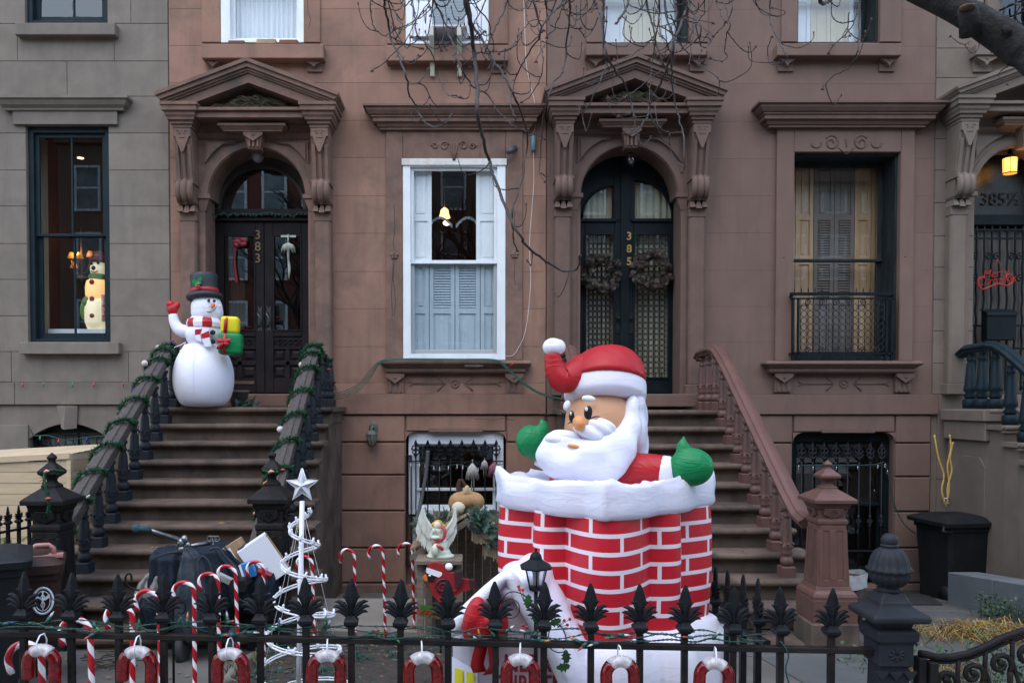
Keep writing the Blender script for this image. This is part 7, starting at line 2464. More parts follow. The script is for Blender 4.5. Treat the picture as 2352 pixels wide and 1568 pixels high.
def wing(root, tip, outs, sgn):
 w_ = MB()
 root, tip = Vector(root), Vector(tip)
 n = 11
 edge = spline([root, root * .45 + tip * .55 + Vector((sgn * .03, 0, 0)), tip], 8)
 w_.tube(edge, [.022 - .012 * k / (len(edge) - 1) for k in range(len(edge))], 7)
 wg = w_.build('wing', M_WING, ag)
 for row, (l0, w0, dy) in enumerate(((.24, .017, .0), (.13, .017, -.014))):
  for k in range(n):
   p = edge[int((len(edge) - 1) * (k + .4) / n)]
   a = -1.70 + sgn * (-.30) + sgn * .62 * (k / n)
   l = l0 * (.55 + .6 * math.sin(PI * (.15 + .6 * k / n)))
   d = Vector((math.cos(a) , 0, math.sin(a)))
   d.x += -sgn * .15
   e = Vector((-d.z, 0, d.x)) * w0
   f = MB()
   y = Vector((0, dy + .002 * (k % 3), 0))
   f.add([p + y - e * .5, p + y + e * .5, p + y + d * l * .8 + e, p + y + d * l, p + y + d * l * .8 - e, p + y - e * .5 + Vector((0, .008, 0)), p + y + e * .5 + Vector((0, .008, 0)), p + y + d * l * .8 + e + Vector((0, .004, 0)), p + y + d * l + Vector((0, .004, 0)), p + y + d * l * .8 - e + Vector((0, .004, 0))],
     [(0, 1, 2, 3, 4), (9, 8, 7, 6, 5), (0, 5, 6, 1), (1, 6, 7, 2), (2, 7, 8, 3), (3, 8, 9, 4), (4, 9, 5, 0)])
   f.build('feather', M_WING, wg)
wing(q(1004, 1228, 6.76), q(971, 1162, 6.76), None, -1)
wing(q(1016, 1228, 6.76), q(1046, 1165, 6.76), None, 1)
dR = 7.1
q = lambda px, py, d=dR: W(px, py, d)
pr = thing('plush_reindeer', 'tan plush reindeer slumped on the stable roof', 'plush toy', q(1073, 1172))
M_PLT = pm('tan_plush', (.36, .21, .095), (.28, .16, .07), 12, .9, .5, 120)
blob('body', [(q(1070, 1148), (.15, .13, .085)), (q(1085, 1152), (.11, .11, .09)), (q(1055, 1156), (.10, .10, .075))], M_PLT, pr, .012, 6)
blob('ear', [(q(1071, 1126, 7.02), (.026, .02, .05), RY(.25)), (q(1078, 1130, 7.03), (.02, .02, .04), RY(-.2))], pm('pale_tan_plush', (.46, .31, .17), None, 12, .9, .3, 100), pr, .007, 3)
b = MB()
b.tube(spline([q(1060, 1140, 7.1), q(1053, 1118, 7.1), q(1057, 1100, 7.1)], 4), [.03 - .002 * k for k in range(9)], 8)
b.tube(spline([q(1066, 1138, 7.1), q(1070, 1120, 7.1), q(1060, 1100, 7.1)], 4), [.026 - .002 * k for k in range(9)], 8)
b.build('antler', pm('dark_brown_plush', (.050, .022, .014), None, 12, .95, .4, 100), pr)
blob('muzzle', [(q(1053, 1166, 6.98), (.06, .06, .055))], pm('cream_plush', (.48, .42, .33), None, 12, .9, .3, 100), pr, .008, 3)
dl = 6.75
q = lambda px, py, d=dl: W(px, py, d)
lm = thing('lamb_figurine', 'small white lamb figurine on the ground below the welcome board', 'figurine', q(1050, 1462))
M_LAMB = pm('lamb_resin', (.50, .50, .45), (.34, .34, .30), 30, .7, .6, 70)
blob('body', [(q(1052, 1436), (.045, .06, .05)), (q(1050, 1420), (.032, .035, .036)), (q(1046, 1412), (.012, .01, .02)), (q(1058, 1412), (.012, .01, .02)), (q(1044, 1450), (.014, .014, .035)), (q(1060, 1450), (.014, .014, .035)), (q(1048, 1456, 6.85), (.014, .014, .03)), (q(1060, 1456, 6.85), (.014, .014, .03))], M_LAMB, lm, .006, 2)
b = MB()
pts = spline([W(983, 1035, 10.1), W(978, 1090, 10.1), W(965, 1160, 10.05), W(952, 1220, 9.9), W(953, 1290, 9.6), W(958, 1330, 9.2)], 14)
b.tube(pts, [.022 + (.004 if k % 2 else 0) for k in range(len(pts))], 8)
tag(b.build('corrugated_hose', pm('grey_hose', (.09, .095, .095), None, 5, .5, 0), loc=pts[-1]), 'grey corrugated hose hanging down the basement window grille', 'hose')
def bin_mb(w, d, h, taper=.86):
 b = MB()
 rings = []
 for z, k in ((0, taper), (h * .1, taper + .02), (h * .93, 1.0), (h * .935, 1.06), (h, 1.06)):
  pts = []
  for cx, cy in ((-1, -1), (1, -1), (1, 1), (-1, 1)):
   for j in range(4):
    a = PI * (1 + .5 * ((cx + 1) / 2 + (0 if cy < 0 else (2 - (cx + 1)))))
    ang = {(-1, -1): PI, (1, -1): 1.5 * PI, (1, 1): 0, (-1, 1): .5 * PI}[(cx, cy)] + PI / 2 * j / 3
    r = .05
    pts.append(Vector((cx * (w / 2 * k - r) + r * math.cos(ang), cy * (d / 2 * k - r) + r * math.sin(ang), z)))
  rings.append(pts)
 b.loft(rings, True, False)
 return b
def lid_mb(w, d, dome=.06, rim=.035):
 b = MB()
 rings = []
 for z, k in ((0, 1.08), (rim, 1.10), (rim + .008, 1.06), (rim + dome * .7, .80), (rim + dome, .5), (rim + dome * 1.02, .1)):
  pts = []
  for cx, cy in ((-1, -1), (1, -1), (1, 1), (-1, 1)):
   for j in range(4):
    ang = {(-1, -1): PI, (1, -1): 1.5 * PI, (1, 1): 0, (-1, 1): .5 * PI}[(cx, cy)] + PI / 2 * j / 3
    r = min(.05, w / 2 * k * .5)
    pts.append(Vector((cx * (w / 2 * k - r) + r * math.cos(ang), cy * (d / 2 * k - r) + r * math.sin(ang), z)))
  rings.append(pts)
 b.loft(rings, True, False)
 return b
M_BBIN = pm('brown_bin_plastic', (.040, .019, .015), (.032, .0165, .0135), 5, .5, .2, 60, spec=.25)
M_KBIN = pm('black_bin_plastic', (.0075, .0095, .011), (.012, .0145, .016), 6, .5, .2, 60, spec=.25)
dC = 5.6
q = lambda px, py, d=dC: W(px, py, d)
bx = q(50, 1400).x
zt_, zb_ = q(62, 1312).z, G(dC)
cb = thing('compost_bin', 'brown compost bin with a round white emblem beside the black newel', 'bin', (bx, dC + .1, zb_))
cb.rotation_euler = (0, 0, .44)
hB = zt_ - zb_
bin_mb(.40, .46, hB).build('body', M_BBIN, cb, loc=(0, 0, 0))
o = lid_mb(.42, .50, .06, .06).build('lid', M_BBIN, cb, loc=(0, 0, 0)); o.location = (0, 0, hB)
M_PKH = pm('faded_pink_plastic', (.36, .17, .15), None, 5, .45, .1)
b = MB(); b.tube([(-.075, 0, 0), (-.07, 0, .05), (-.04, 0, .075), (.04, 0, .075), (.07, 0, .05), (.075, 0, 0)], .016, 8)
b.box(-.11, .13, -.05, .05, -.012, .008)
o = b.build('latch_handle', M_PKH, cb, loc=(0, 0, 0)); o.location = (.09, -.12, hB + .105)
b = MB()
yf_ = -.232
cxe, cze, re = .095, hB * .74, .062
b.tube([(cxe + re * 1.0 * math.cos(t), yf_, cze + re * 1.45 * math.sin(t)) for t in [2 * PI * k / 30 for k in range(31)]], .0085, 4, flat=.3)
b.tube([(cxe + re * .72 * math.cos(t), yf_, cze + re * 1.1 * math.sin(t)) for t in [2 * PI * k / 30 for k in range(31)]], .003, 4)
b.tube([(cxe, yf_ - .002, cze - .062), (cxe, yf_ - .002, cze + .055)], .0045, 5)
for s in (-1, 1):
 b.tube([(cxe + s * .012 * math.sin(PI * k / 4 * 1.0), yf_ - .003, cze - .05 + .012 * k) for k in range(9)], .003, 4)
 b.prism([(cxe + s * .004, cze + .018), (cxe + s * .045, cze + .045), (cxe + s * .040, cze + .02), (cxe + s * .025, cze + .008), (cxe + s * .004, cze - .002)], yf_ - .002, yf_ + .002)
b.ell((cxe, yf_, cze + .06), .008, .004, .008, 8, 5)
b.build('emblem', M_PRW, cb, loc=(0, 0, 0))
b = MB(); b.box(-.17, -.06, -.226, -.222, hB * .52, hB * .60)
b.build('label_strip', M_PRW, cb, loc=(0, 0, 0))
b = MB(); b.box(.06, .18, -.222, -.19, hB * .18, hB * .34)
b.build('recess_panel', M_KBIN, cb, loc=(0, 0, 0))
dKb = 5.0
q = lambda px, py, d=dKb: W(px, py, d)
kb = thing('wheeled_bin', 'black wheeled bin beside the brown compost bin', 'bin', (q(-72, 1400).x, dKb + .1, G(dKb)))
kb.rotation_euler = (0, 0, .5)
hK = q(0, 1300).z - G(dKb)
bin_mb(.52, .55, hK, .82).build('body', M_KBIN, kb, loc=(0, 0, 0))
o = lid_mb(.56, .6, .05, .04).build('lid', M_KBIN, kb, loc=(0, 0, 0)); o.location = (0, 0, hK)
b = MB(); b.tube([(-.2, .26, .1), (.2, .26, .1)], .1, 14)
b.build('wheels', M_KBIN, kb, loc=(0, 0, 0))
dQ = 9.7
q = lambda px, py, d=dQ: W(px, py, d)
rbn = thing('wheeled_bin', 'black wheeled bin standing under the golden branches', 'bin', (q(2190, 1350).x, dQ, G(dQ)))
hQ = q(2190, 1200).z - G(dQ)
rbn.rotation_euler = (0, 0, .12)
bin_mb(.60, .62, hQ, .84).build('body', M_KBIN, rbn, loc=(0, 0, 0))
o = lid_mb(.70, .68, .07, .045).build('lid', M_KBIN, rbn, loc=(0, 0, 0)); o.location = (0, 0, hQ)
for s in (-1, 1):
 b = MB(); b.tube([(s * .24 - .03, -.2, .10), (s * .24 + .03, -.2, .10)], .105, 14)
 b.build('wheel', M_KBIN, rbn, loc=(0, 0, 0))
b = MB(); b.tube([(-.36, -.30, hQ + .02), (-.42, -.36, hQ - .04), (-.32, -.36, hQ - .06)], .02, 6)
b.box(-.25, .25, -.275, -.262, hQ * .25, hQ * .72)
b.build('lid_grip', M_KBIN, rbn, loc=(0, 0, 0))
br_ = thing('twisted_branches', 'golden twisted branches in a small glass vase on the black bin', 'branches', q(2172, 1172, 9.6))
M_GOLDT = pm('golden_twig', (.50, .34, .10), (.38, .24, .06), 20, .5, .2)
b = MB()
for pl in ([(2171, 1160), (2163, 1125), (2168, 1090), (2155, 1050), (2146, 998)], [(2174, 1160), (2180, 1115), (2176, 1070), (2184, 1030), (2181, 998)], [(2178, 1160), (2176, 1120), (2186, 1080), (2182, 1050), (2189, 1015)]):
 b.tube(spline([W(x, y, 9.6) for x, y in pl], 5), .011, 6)
b.build('stems', M_GOLDT, br_)
b = MB(); b.lathe([(.03, -.03), (.055, .0), (.06, .04), (.045, .07), (.05, .085)], W(2172, 1158, 9.6), 14)
b.build('vase', M_CLEAR, br_)
kw = thing('kerb_wall', 'low blue grey stone kerb wall before the black bin', 'wall', (5.75, 8, G(8)))
for ya, yb in ((9.15, 8.36), (8.35, 7.3), (7.29, 6.2), (6.19, 5.2)):
 b = MB()
 h = .375
 vs = [(x, y, G(y) + z) for y in (ya, yb) for x, z in ((5.40, -.1), (5.75, -.1), (5.75, h), (5.40, h))]
 b.add(vs, [(0, 1, 2, 3), (7, 6, 5, 4), (0, 4, 5, 1), (1, 5, 6, 2), (2, 6, 7, 3), (3, 7, 4, 0)])
 b.build('kerb_stone', M_BLUE2, kw, bevel=.008)
dp = W(2128, 1340, 9.95)
b = MB(); b.tube(spline([(dp.x, 9.95, G(9.95) - .1), (dp.x, 9.95, G(9.95) + .30), (dp.x + .03, 9.95, G(9.95) + .40), (dp.x + .12, 9.97, G(9.95) + .42)], 5), .07, 12)
b.lathe([(.085, .28), (.085, .33), (.07, .33)], (dp.x, 9.95, G(9.95)), 12)
tag(b.build('drain_pipe', M_KBIN, loc=(dp.x, 9.95, G(9.95))), 'short black drain pipe elbow beside the black wheeled bin', 'pipe')
a_, c_ = GP(1990, 1368), GP(2140, 1345)
b = MB()
mx = [(GP(p).x, GP(p).y) if False else None for p in ()]
pts = [GP(1985, 1392), GP(2165, 1392), GP(2105, 1352), GP(1985, 1352)]
b.add([(p.x, p.y, G(p.y) + .016) for p in pts] + [(p.x, p.y, G(p.y) + .026) for p in pts], [(4, 5, 6, 7), (0, 1, 5, 4), (1, 2, 6, 5), (2, 3, 7, 6), (3, 0, 4, 7)])
tag(b.build('door_mat', pm('black_rubber_mat', (.02, .021, .023), None, 5, .9, .8, 130, bd=.01)), 'black rubber mat on the bluestone before the basement of 385', 'mat')
dW = 7.4
q = lambda px, py, d=dW: W(px, py, d)
tb = thing('small_waste_bin', 'small brown waste bin lined with a clear bag behind the brown newel', 'waste bin', (q(1952, 1400).x, dW, G(dW)))
b = MB(); b.lathe([(.10, 0), (.13, q(1952, 1322).z - G(dW))], (q(1952, 1400).x, dW, G(dW)), 16)
b.build('body', M_BBIN, tb)
b = MB()
rr_ = [[Vector((q(1952, 1400).x + (.145 + .012 * noise.noise(Vector((j * .9, z * 20, 0)))) * math.cos(2 * PI * j / 24), dW + (.145 + .012 * noise.noise(Vector((j * .9, z * 20, 3)))) * math.sin(2 * PI * j / 24), z + .01 * math.sin(j))) for j in range(24)] for z in (q(1952, 1345).z, q(1952, 1330).z, q(1952, 1316).z, q(1952, 1312).z)]
b.loft(rr_, False, True)
b.build('bin_bag', pm('grey_bag_film', (.36, .37, .38), (.25, .26, .27), 20, .3, .5, 40), tb)
cx_ = -3.82
dE = 7.6
zE0 = W(165, 1043, dE).z
ce = thing('cedar_enclosure', 'pale cedar board enclosure beside the 383 steps', 'enclosure', (cx_ - .8, 8, G(8)))
gE = G(dE)
pit = .105
k = 0
xl_ = -5.6
def zt_front(x): return zE0 - .055 * (cx_ - x)
z = gE - .1
while z < zE0 - .02:
 zz1 = min(z + pit, zE0)
 b = MB()
 b.prism([(xl_, z + .003), (cx_, z + .003), (cx_, min(zz1, zt_front(cx_)) - .003), (xl_, max(z + .004, min(zz1, zt_front(xl_)) - .003))], dE, dE + .022)
 b.build('plank', M_PLANK, ce)
 b = MB()
 yb_ = 8.75
 zb2 = min(zz1, zE0)
 b.side([(dE + .024, z + .003), (yb_, z + .003), (yb_, max(z + .004, min(zz1, zE0 + .10) - .003)), (dE + .024, zb2 - .003)], cx_ - .022, cx_)
 b.build('plank', M_PLANK, ce)
 z = zz1
MB().box(cx_ - .035, cx_ + .006, dE - .008, dE + .04, gE - .1, zE0 + .005).build('corner_post', M_PLANK, ce)
b = MB()
b.prism([(xl_, zt_front(xl_) - .04), (cx_, zE0 - .04), (cx_, zE0 + .012), (xl_, zt_front(xl_) + .012)], dE - .02, dE - .001)
b.build('top_rail', M_PLANK, ce)
b = MB()
b.add([(xl_, dE, zt_front(xl_) + .004), (cx_, dE, zE0 + .004), (cx_, 8.75, zE0 + .05), (xl_, 8.75, zt_front(xl_) + .05)], [(0, 1, 2, 3)])
b.build('lid', M_PLANK, ce)
bough('patch of yellow green shrub leaves behind the black spear railing', [W(0, 1262, 7.3), W(18, 1256, 7.3), W(34, 1258, 7.3), W(8, 1275, 7.3)], .07, 90, 'shrub', 'small_shrub', 9).data.materials[0] = pm('yellow_green_leaf', (.14, .17, .03), None, 5, .7, 0)
dM = 6.35
q = lambda px, py, d=dM: W(px, py, d)
mc = thing('mail_cart', 'three-wheeled mail cart hung with dark blue satchels by the 383 steps', 'mail cart', (q(480, 1500).x, dM, G(dM)))
gM = G(dM)
M_NAVY = pm('navy_canvas', (.010, .016, .026), (.018, .025, .037), 4, .85, .8, 30, spec=.15, bd=.01)
M_TARP = pm('grey_blue_tarpaulin', (.045, .055, .066), (.028, .036, .046), 4, .65, .8, 25, spec=.2, bd=.01)
M_CHR = pm('worn_chrome', (.30, .31, .32), (.15, .16, .17), 12, .3, .2, 60, metal=.8)
M_GRB = pm('grey_canvas', (.26, .25, .235), (.18, .175, .165), 5, .9, .6, 50)
b = MB()
b.tube([q(340, 1216, 6.0), q(372, 1226, 6.05), q(402, 1236, 6.2), q(416, 1242, 6.25)], [.016, .017, .022, .024], 8)
b.tube([q(416, 1240, 6.25), q(418, 1300, 6.28), q(420, 1400, 6.3), q(420, 1480, 6.35)], .022, 8)
b.tube([q(424, 1256, 6.3), q(455, 1250, 6.35), q(488, 1243, 6.45)], .016, 8)
b.tube([q(488, 1243, 6.45), q(492, 1350, 6.5), q(540, 1480, 6.5)], .014, 8)
b.tube([(q(400, 1480).x, dM - .1, gM + .18), (q(560, 1480).x, dM - .1, gM + .18), (q(560, 1480).x, dM + .5, gM + .18), (q(400, 1480).x, dM + .5, gM + .18), (q(400, 1480).x, dM - .1, gM + .18)], .016, 6)
b.build('frame', M_CHR, mc)
b = MB(); b.tube([q(312, 1213, 5.96), q(326, 1214, 5.97), q(346, 1217, 6.0)], [.026, .024, .02], 12)
b.ell(q(313, 1213, 5.955), .034, .018, .034, 14, 8)
b.build('hand_grip', pm('teal_rubber_grip', (.018, .055, .062), None, 8, .6, .3), mc)
b = MB()
for px, py, r in ((416, 1246, .032), (424, 1238, .028), (418, 1262, .03), (432, 1252, .025)):
 b.ell(q(px, py, 6.22), r, r, r * 1.2, 10, 7)
b.build('handle_joint', M_CHR, mc)
for px in (482, 490, 498):
 p = q(px, 1240, 6.4)
 b = MB(); b.tube([p + Vector((.022 * math.cos(t), 0, .022 * math.sin(t) + .012)) for t in [2 * PI * k / 12 for k in range(13)]], .004, 5)
 b.build('key_ring', M_CHR, mc)
def bag(name, path, mat, folds=.02, seed=0, d_depth=.34):
 """hanging bag: outline rows (left px, right px, py, depth bulge)"""
 rings = []
 N = 64
 for i in range(len(path) - 1):
  for st in range(6 if i < len(path) - 2 else 7):
   f = st / 6
   f2 = f * f * (3 - 2 * f)
   l, r, y, dpt, dd = [u + (v - u) * (f if k_ == 2 else f2) for k_, (u, v) in enumerate(zip(path[i], path[i + 1]))]
   L_, R_ = q(l, y, dM + dd), q(r, y, dM + dd)
   c = (L_ + R_) / 2
   hw = (R_.x - L_.x) / 2
   ring = []
   for j in range(N):
    a = 2 * PI * j / N
    cs, sn = math.cos(a), math.sin(a)
    e = .75
    v = Vector((cs * 2.4 + seed, sn * 2.4, c.z * 1.1 + .6 * cs))
    ridge = 1 - min(1, abs(noise.noise(v)) * 3.2)
    r2 = 1 - min(1, abs(noise.noise(v * 2.3 + Vector((0, 0, c.z * 2)))) * 3)
    rr = 1 + folds * (3.2 * ridge - 2.2 + 1.5 * r2)
    ring.append(c + Vector((hw * math.copysign(abs(cs) ** e, cs) * rr, dpt * math.copysign(abs(sn) ** e, sn) * rr * (1 + .25 * ridge), .012 * r2)))
   rings.append(ring)
 return MB().loft(rings, True, True).build(name, mat, mc)
bag('satchel', [(356, 448, 1262, .16, .05), (350, 452, 1275, .22, .05), (352, 455, 1320, .24, .05), (362, 455, 1380, .22, .05), (378, 448, 1425, .18, .05), (390, 440, 1440, .12, .05)], M_NAVY, .045, 2)
bag('satchel', [(450, 528, 1250, .14, .1), (446, 548, 1262, .2, .1), (452, 590, 1310, .24, .1), (470, 630, 1350, .24, .1), (500, 622, 1380, .22, .1), (530, 590, 1398, .15, .1)], M_NAVY, .045, 5)
bag('side_pocket', [(330, 400, 1368, .12, -.1), (326, 402, 1385, .15, -.1), (336, 400, 1420, .15, -.1), (346, 398, 1448, .12, -.1), (356, 390, 1455, .06, -.1)], M_NAVY, .045, 8)
bag('pouch', [(527, 628, 1318, .14, .0), (530, 634, 1335, .18, .0), (540, 630, 1375, .18, .0), (556, 612, 1400, .12, .0)], M_NAVY, .045, 11)
bag('tarpaulin', [(424, 438, 1258, .05, -.16), (420, 458, 1280, .08, -.18), (412, 468, 1320, .11, -.19), (404, 478, 1370, .13, -.2), (402, 482, 1420, .14, -.2), (414, 470, 1460, .12, -.2), (430, 450, 1474, .06, -.2)], M_TARP, .05, 14)
bag('grey_bag', [(352, 376, 1310, .05, -.05), (338, 392, 1320, .11, -.06), (326, 398, 1340, .14, -.06), (322, 396, 1362, .14, -.06), (330, 396, 1385, .12, -.06), (340, 390, 1400, .09, -.06)], M_GRB, .06, 17)
for pl in ([(359, 1279), (385, 1270), (410, 1266)], [(456, 1290), (464, 1277), (476, 1285), (486, 1310), (492, 1345)], [(480, 1262), (500, 1258), (516, 1275), (545, 1310), (560, 1345)], [(530, 1340), (545, 1372), (580, 1384), (620, 1362)], [(330, 1372), (345, 1382), (370, 1386), (396, 1374)]):
 MB().tube(spline([q(x, y, dM - .27) for x, y in pl], 5), .010, 6, flat=.5).build('strap', M_TARP, mc)
def wheel(x, y, r):
 b = MB()
 b.loft([[Vector((x + dx, y + rr * math.cos(2 * PI * j / 20), gM + r + rr * math.sin(2 * PI * j / 20))) for j in range(20)] for dx, rr in ((-.025, r * .4), (-.03, r * .8), (-.02, r), (.02, r), (.03, r * .8), (.025, r * .4))], True, True)
 return b.build('wheel', pm('grey_rubber', (.035, .036, .038), None, 8, .7, .2) if 'grey_rubber' not in MATS else MATS['grey_rubber'], mc)
wheel(q(415, 1500, 6.05).x, 6.1, .13); wheel(q(540, 1500, 6.2).x, 6.15, .13); wheel(q(455, 1490).x, dM + .55, .10)
def box_thing(name, label, cat, c, size, rot, mat, lab=None):
 t = thing(name, label, cat, c)
 o = MB().obox((0, 0, 0), size).build('carton', mat, t, bevel=.004, loc=(0, 0, 0));
 t.rotation_euler = rot
 return t
M_CARD = pm('kraft_cardboard', (.36, .235, .13), (.31, .20, .11), 3, .8, .15, 40)
t = box_thing('cardboard_parcel', 'brown cardboard parcel with white label in the mail cart', 'parcel', q(548, 1286, 6.42), (.20, .16, .30), (0, -.56, .05), M_CARD)
b = MB(); b.box(-.092, .02, -.0835, -.081, -.02, .125)
lb_ = b.build('label', M_PRW, t, loc=(0, 0, 0))
b = MB()
for k in range(9): b.box(-.035 + k * .006, -.035 + k * .006 + (.002 if k % 2 else .0035), -.0855, -.084, .0, .035)
for k in range(4): b.box(-.08, -.03 - .01 * (k % 2), -.0855, -.084, .10 - .014 * k, .105 - .014 * k)
b.build('barcode', M_PRB, lb_, loc=(0, 0, 0))
t = box_thing('white_parcel', 'large flat white parcel leaning in the mail cart', 'parcel', q(606, 1286, 6.4), (.255, .10, .36), (.0, -.58, .25), M_WPL)
b = MB()
for k in range(5): b.box(-.07, .0 - .01 * (k % 3), -.0535, -.051, -.06 - .018 * k, -.054 - .018 * k)
b.build('address_print', pm('grey_print', (.35, .36, .42), None, 5, .5, 0), t, loc=(0, 0, 0))
b = MB(); b.box(.1285, .132, -.05, .05, -.17, .17)
b.build('carton_side', M_CARD, t, loc=(0, 0, 0))
t = box_thing('grey_parcel', 'dark grey mailing bag wedged between brown and white parcels', 'parcel', q(583, 1292, 6.4), (.05, .14, .34), (0, -.60, .1), pm('grey_mailer', (.075, .08, .08), (.05, .055, .055), 30, .5, .4, 60))
t = box_thing('blue_parcel', 'small blue padded envelope in front of the brown parcel', 'parcel', q(570, 1308, 6.2), (.10, .06, .12), (0, -.3, .1), pm('blue_mailer', (.02, .22, .52), (.015, .15, .4), 8, .4, .2))
b = MB(); b.box(-.052, -.035, -.033, -.03, -.06, .06); b.build('white_edge', M_PRW, t, loc=(0, 0, 0))
t = box_thing('red_wrapper', 'crumpled red wrapper under the white parcel', 'wrapper', q(605, 1322, 6.25), (.11, .06, .08), (.3, .4, .2), pm('red_foil', (.30, .02, .03), (.12, .01, .015), 25, .3, .8, 40, bd=.02))
t = box_thing('newspaper_bundle', 'small rolled papers poking from the navy mail pouch', 'papers', q(520, 1330, 6.15), (.15, .05, .05), (.1, .5, .2), pm('printed_paper', (.40, .40, .42), (.22, .24, .20), 20, .7, .2))
b = MB()
x = W(398, 1440, 5.2).x
pts = [(x, 5.2, G(5.2) - .05), (x, 5.2, W(398, 1400, 5.2).z), (x, 5.2, W(398, 1372, 5.2).z)]
b.tube(pts, .008, 6)
pk = [W(a, c, 5.2) for a, c in ((398, 1374), (360, 1362), (320, 1355), (296, 1346), (288, 1330), (292, 1318), (300, 1318), (303, 1332))]
b.tube(spline(pk, 4), .0065, 6)
pk = [W(a, c, 5.2) for a, c in ((398, 1374), (412, 1376), (424, 1385), (426, 1398), (418, 1408), (410, 1405))]
b.tube(spline(pk, 4), .0065, 6)
tag(b.build('plant_hanger', M_IRON, loc=(x, 5.2, G(5.2))), 'thin black double crook plant hanger beside the grey bag', 'plant hanger')
def strands(name, label, cat, c, n, spread, length, mats, kind=None, droop=1.0, seed=4, w=.006):
 r_ = random.Random(seed)
 b = MB()
 for _ in range(n):
  a = r_.uniform(0, 2 * PI)
  p = Vector(c) + Vector((r_.gauss(0, spread[0]), r_.gauss(0, spread[1]), 0))
  p.z = G(p.y) + .01
  l = length * r_.uniform(.5, 1.1)
  d = Vector((math.cos(a), math.sin(a), 0))
  b.tube([p, p + d * l * .3 + Vector((0, 0, l * .42)), p + d * l * .65 + Vector((0, 0, l * .42 * (1 - .3 * droop))), p + d * l + Vector((0, 0, max(.02, l * .3 * (1 - droop))))], [w * .8, w, w * .8, w * .2], 3, cap=False, flat=.25, mi=r_.randrange(len(mats)))
 return tag(b.build(name, mats, loc=c), label, cat, kind=kind)
M_YG = [pm('straw_yellow_blade', (.42, .28, .07), (.30, .19, .045), 20, .7, 0), pm('olive_blade', (.17, .16, .045), None, 8, .7, 0), pm('brown_blade', (.20, .10, .045), None, 8, .8, 0)]
g = GP(2285, 1470)
strands('ornamental_grass', 'collapsed yellow ornamental grass clump by the stone kerb', 'grass clump', (g.x, g.y, G(g.y)), 360, (.30, .14), .34, M_YG, seed=4)
def ivy(name, label, cat, c, n, spread, mats, hmax, kind=None, seed=2, size=.035):
 r_ = random.Random(seed)
 b = MB()
 for _ in range(n):
  p = Vector(c) + Vector((r_.uniform(-1, 1) * spread[0], r_.uniform(-1, 1) * spread[1], 0))
  p.z = G(p.y) + r_.random() ** 1.5 * hmax
  s = size * r_.uniform(.6, 1.2)
  M = Matrix.Rotation(r_.uniform(0, 6.3), 3, 'Z') @ Matrix.Rotation(r_.gauss(-.5, .5), 3, 'X')
  b.add([p + M @ Vector(v) * s for v in ((0, -.5, 0), (.45, -.1, .08), (.3, .2, .05), (0, .7, -.05), (-.3, .2, .05), (-.45, -.1, .08))], [(0, 1, 2, 3), (0, 3, 4, 5)], False, r_.randrange(len(mats)))
  if r_.random() < .3:
   b.tube([p, (p.x + r_.uniform(-.05, .05), p.y, G(p.y))], .003, 3, cap=False)
 return tag(b.build(name, mats, loc=c), label, cat, kind=kind)
M_IV = [pm('ivy_leaf', (.040, .085, .035), None, 8, .5, 0), pm('ivy_leaf_dark', (.018, .045, .02), None, 8, .5, 0), pm('ivy_leaf_pale', (.09, .13, .06), None, 8, .5, 0)]
g = GP(2270, 1560)
ivy('ground_ivy', 'low ivy ground cover behind the curved gate', 'ivy', (g.x + .3, g.y - .1, G(g.y)), 1500, (1.1, .75), M_IV, .16, 'stuff')
strands('ornamental_grass', 'yellowing grass blades among the ivy beside the gate post', 'grass clump', (GP(2125, 1562).x, GP(2125, 1562).y, 0), 60, (.10, .1), .3, M_YG, seed=8)
g = GP(2340, 1425)
ivy('leafy_shrub', 'dark leafy plant at the foot of the stone kerb wall', 'shrub', (g.x, g.y, G(g.y)), 500, (.35, .3), M_IV, .26, None, 6)
b = MB()
b.ell((GP(2185, 1470).x + .32, GP(2185, 1470).y, G(7) + .02), .14, .1, .10, 14, 8)
tag(b.build('grey_stone', M_BLUE2, loc=(GP(2185, 1470).x + .3, GP(2185, 1470).y, G(7))), 'rounded grey stone under the yellow grass clump', 'stone')
q = lambda px, py, d=YW - .12: W(px, py, d)
wl_ = thing('wall_lantern', 'verdigris wall lantern beside the basement window of 383', 'wall lantern', q(854, 1000))
M_VERD = pm('verdigris_metal', (.12, .12, .095), (.075, .085, .075), 14, .6, .4, 50, metal=.2)
b = MB(); b.ell(W(858, 985, YW - .015), .065, .02, .10, 16, 8)
b.tube([W(858, 985, YW - .02), W(856, 978, YW - .10), W(854, 988, YW - .12)], .014, 8)
b.build('back_plate', M_VERD, wl_)
c = q(854, 1000)
b = MB(); b.lathe([(.004, .10), (.02, .085), (.012, .075), (.05, .05), (.075, .02), (.078, .01), (.05, .005)][::-1], c, 8, smooth=False)
b.lathe([(.03, -.135), (.045, -.12), (.048, -.11)], c, 8, smooth=False)
for k in range(8):
 a = 2 * PI * k / 8
 b.tube([c + Vector((.07 * math.cos(a), .07 * math.sin(a), .008)), c + Vector((.046 * math.cos(a), .046 * math.sin(a), -.115))], .005, 4)
b.build('frame', M_VERD, wl_)
MB().lathe([(.043, -.112), (.067, .005)], c, 8, smooth=False).build('glass', pm('dusty_glass', (.10, .11, .09), (.2, .2, .17), 12, .2, .2), wl_)
q = lambda px, py, d=YW - .25: W(px, py, d)
ac = thing('air_conditioner', 'white window air conditioner on a metal support bracket in the upper window', 'air conditioner', q(1030, 60))
a, c_ = W(989, 60, YW - .30), W(1072, 60, YW - .30)
zb0 = W(1030, 62, YW - .30).z
MB().box(a.x, c_.x, YW - .30, YW + .25, zb0, zb0 + .46).build('case', M_WPL, ac, bevel=.012)
b = MB()
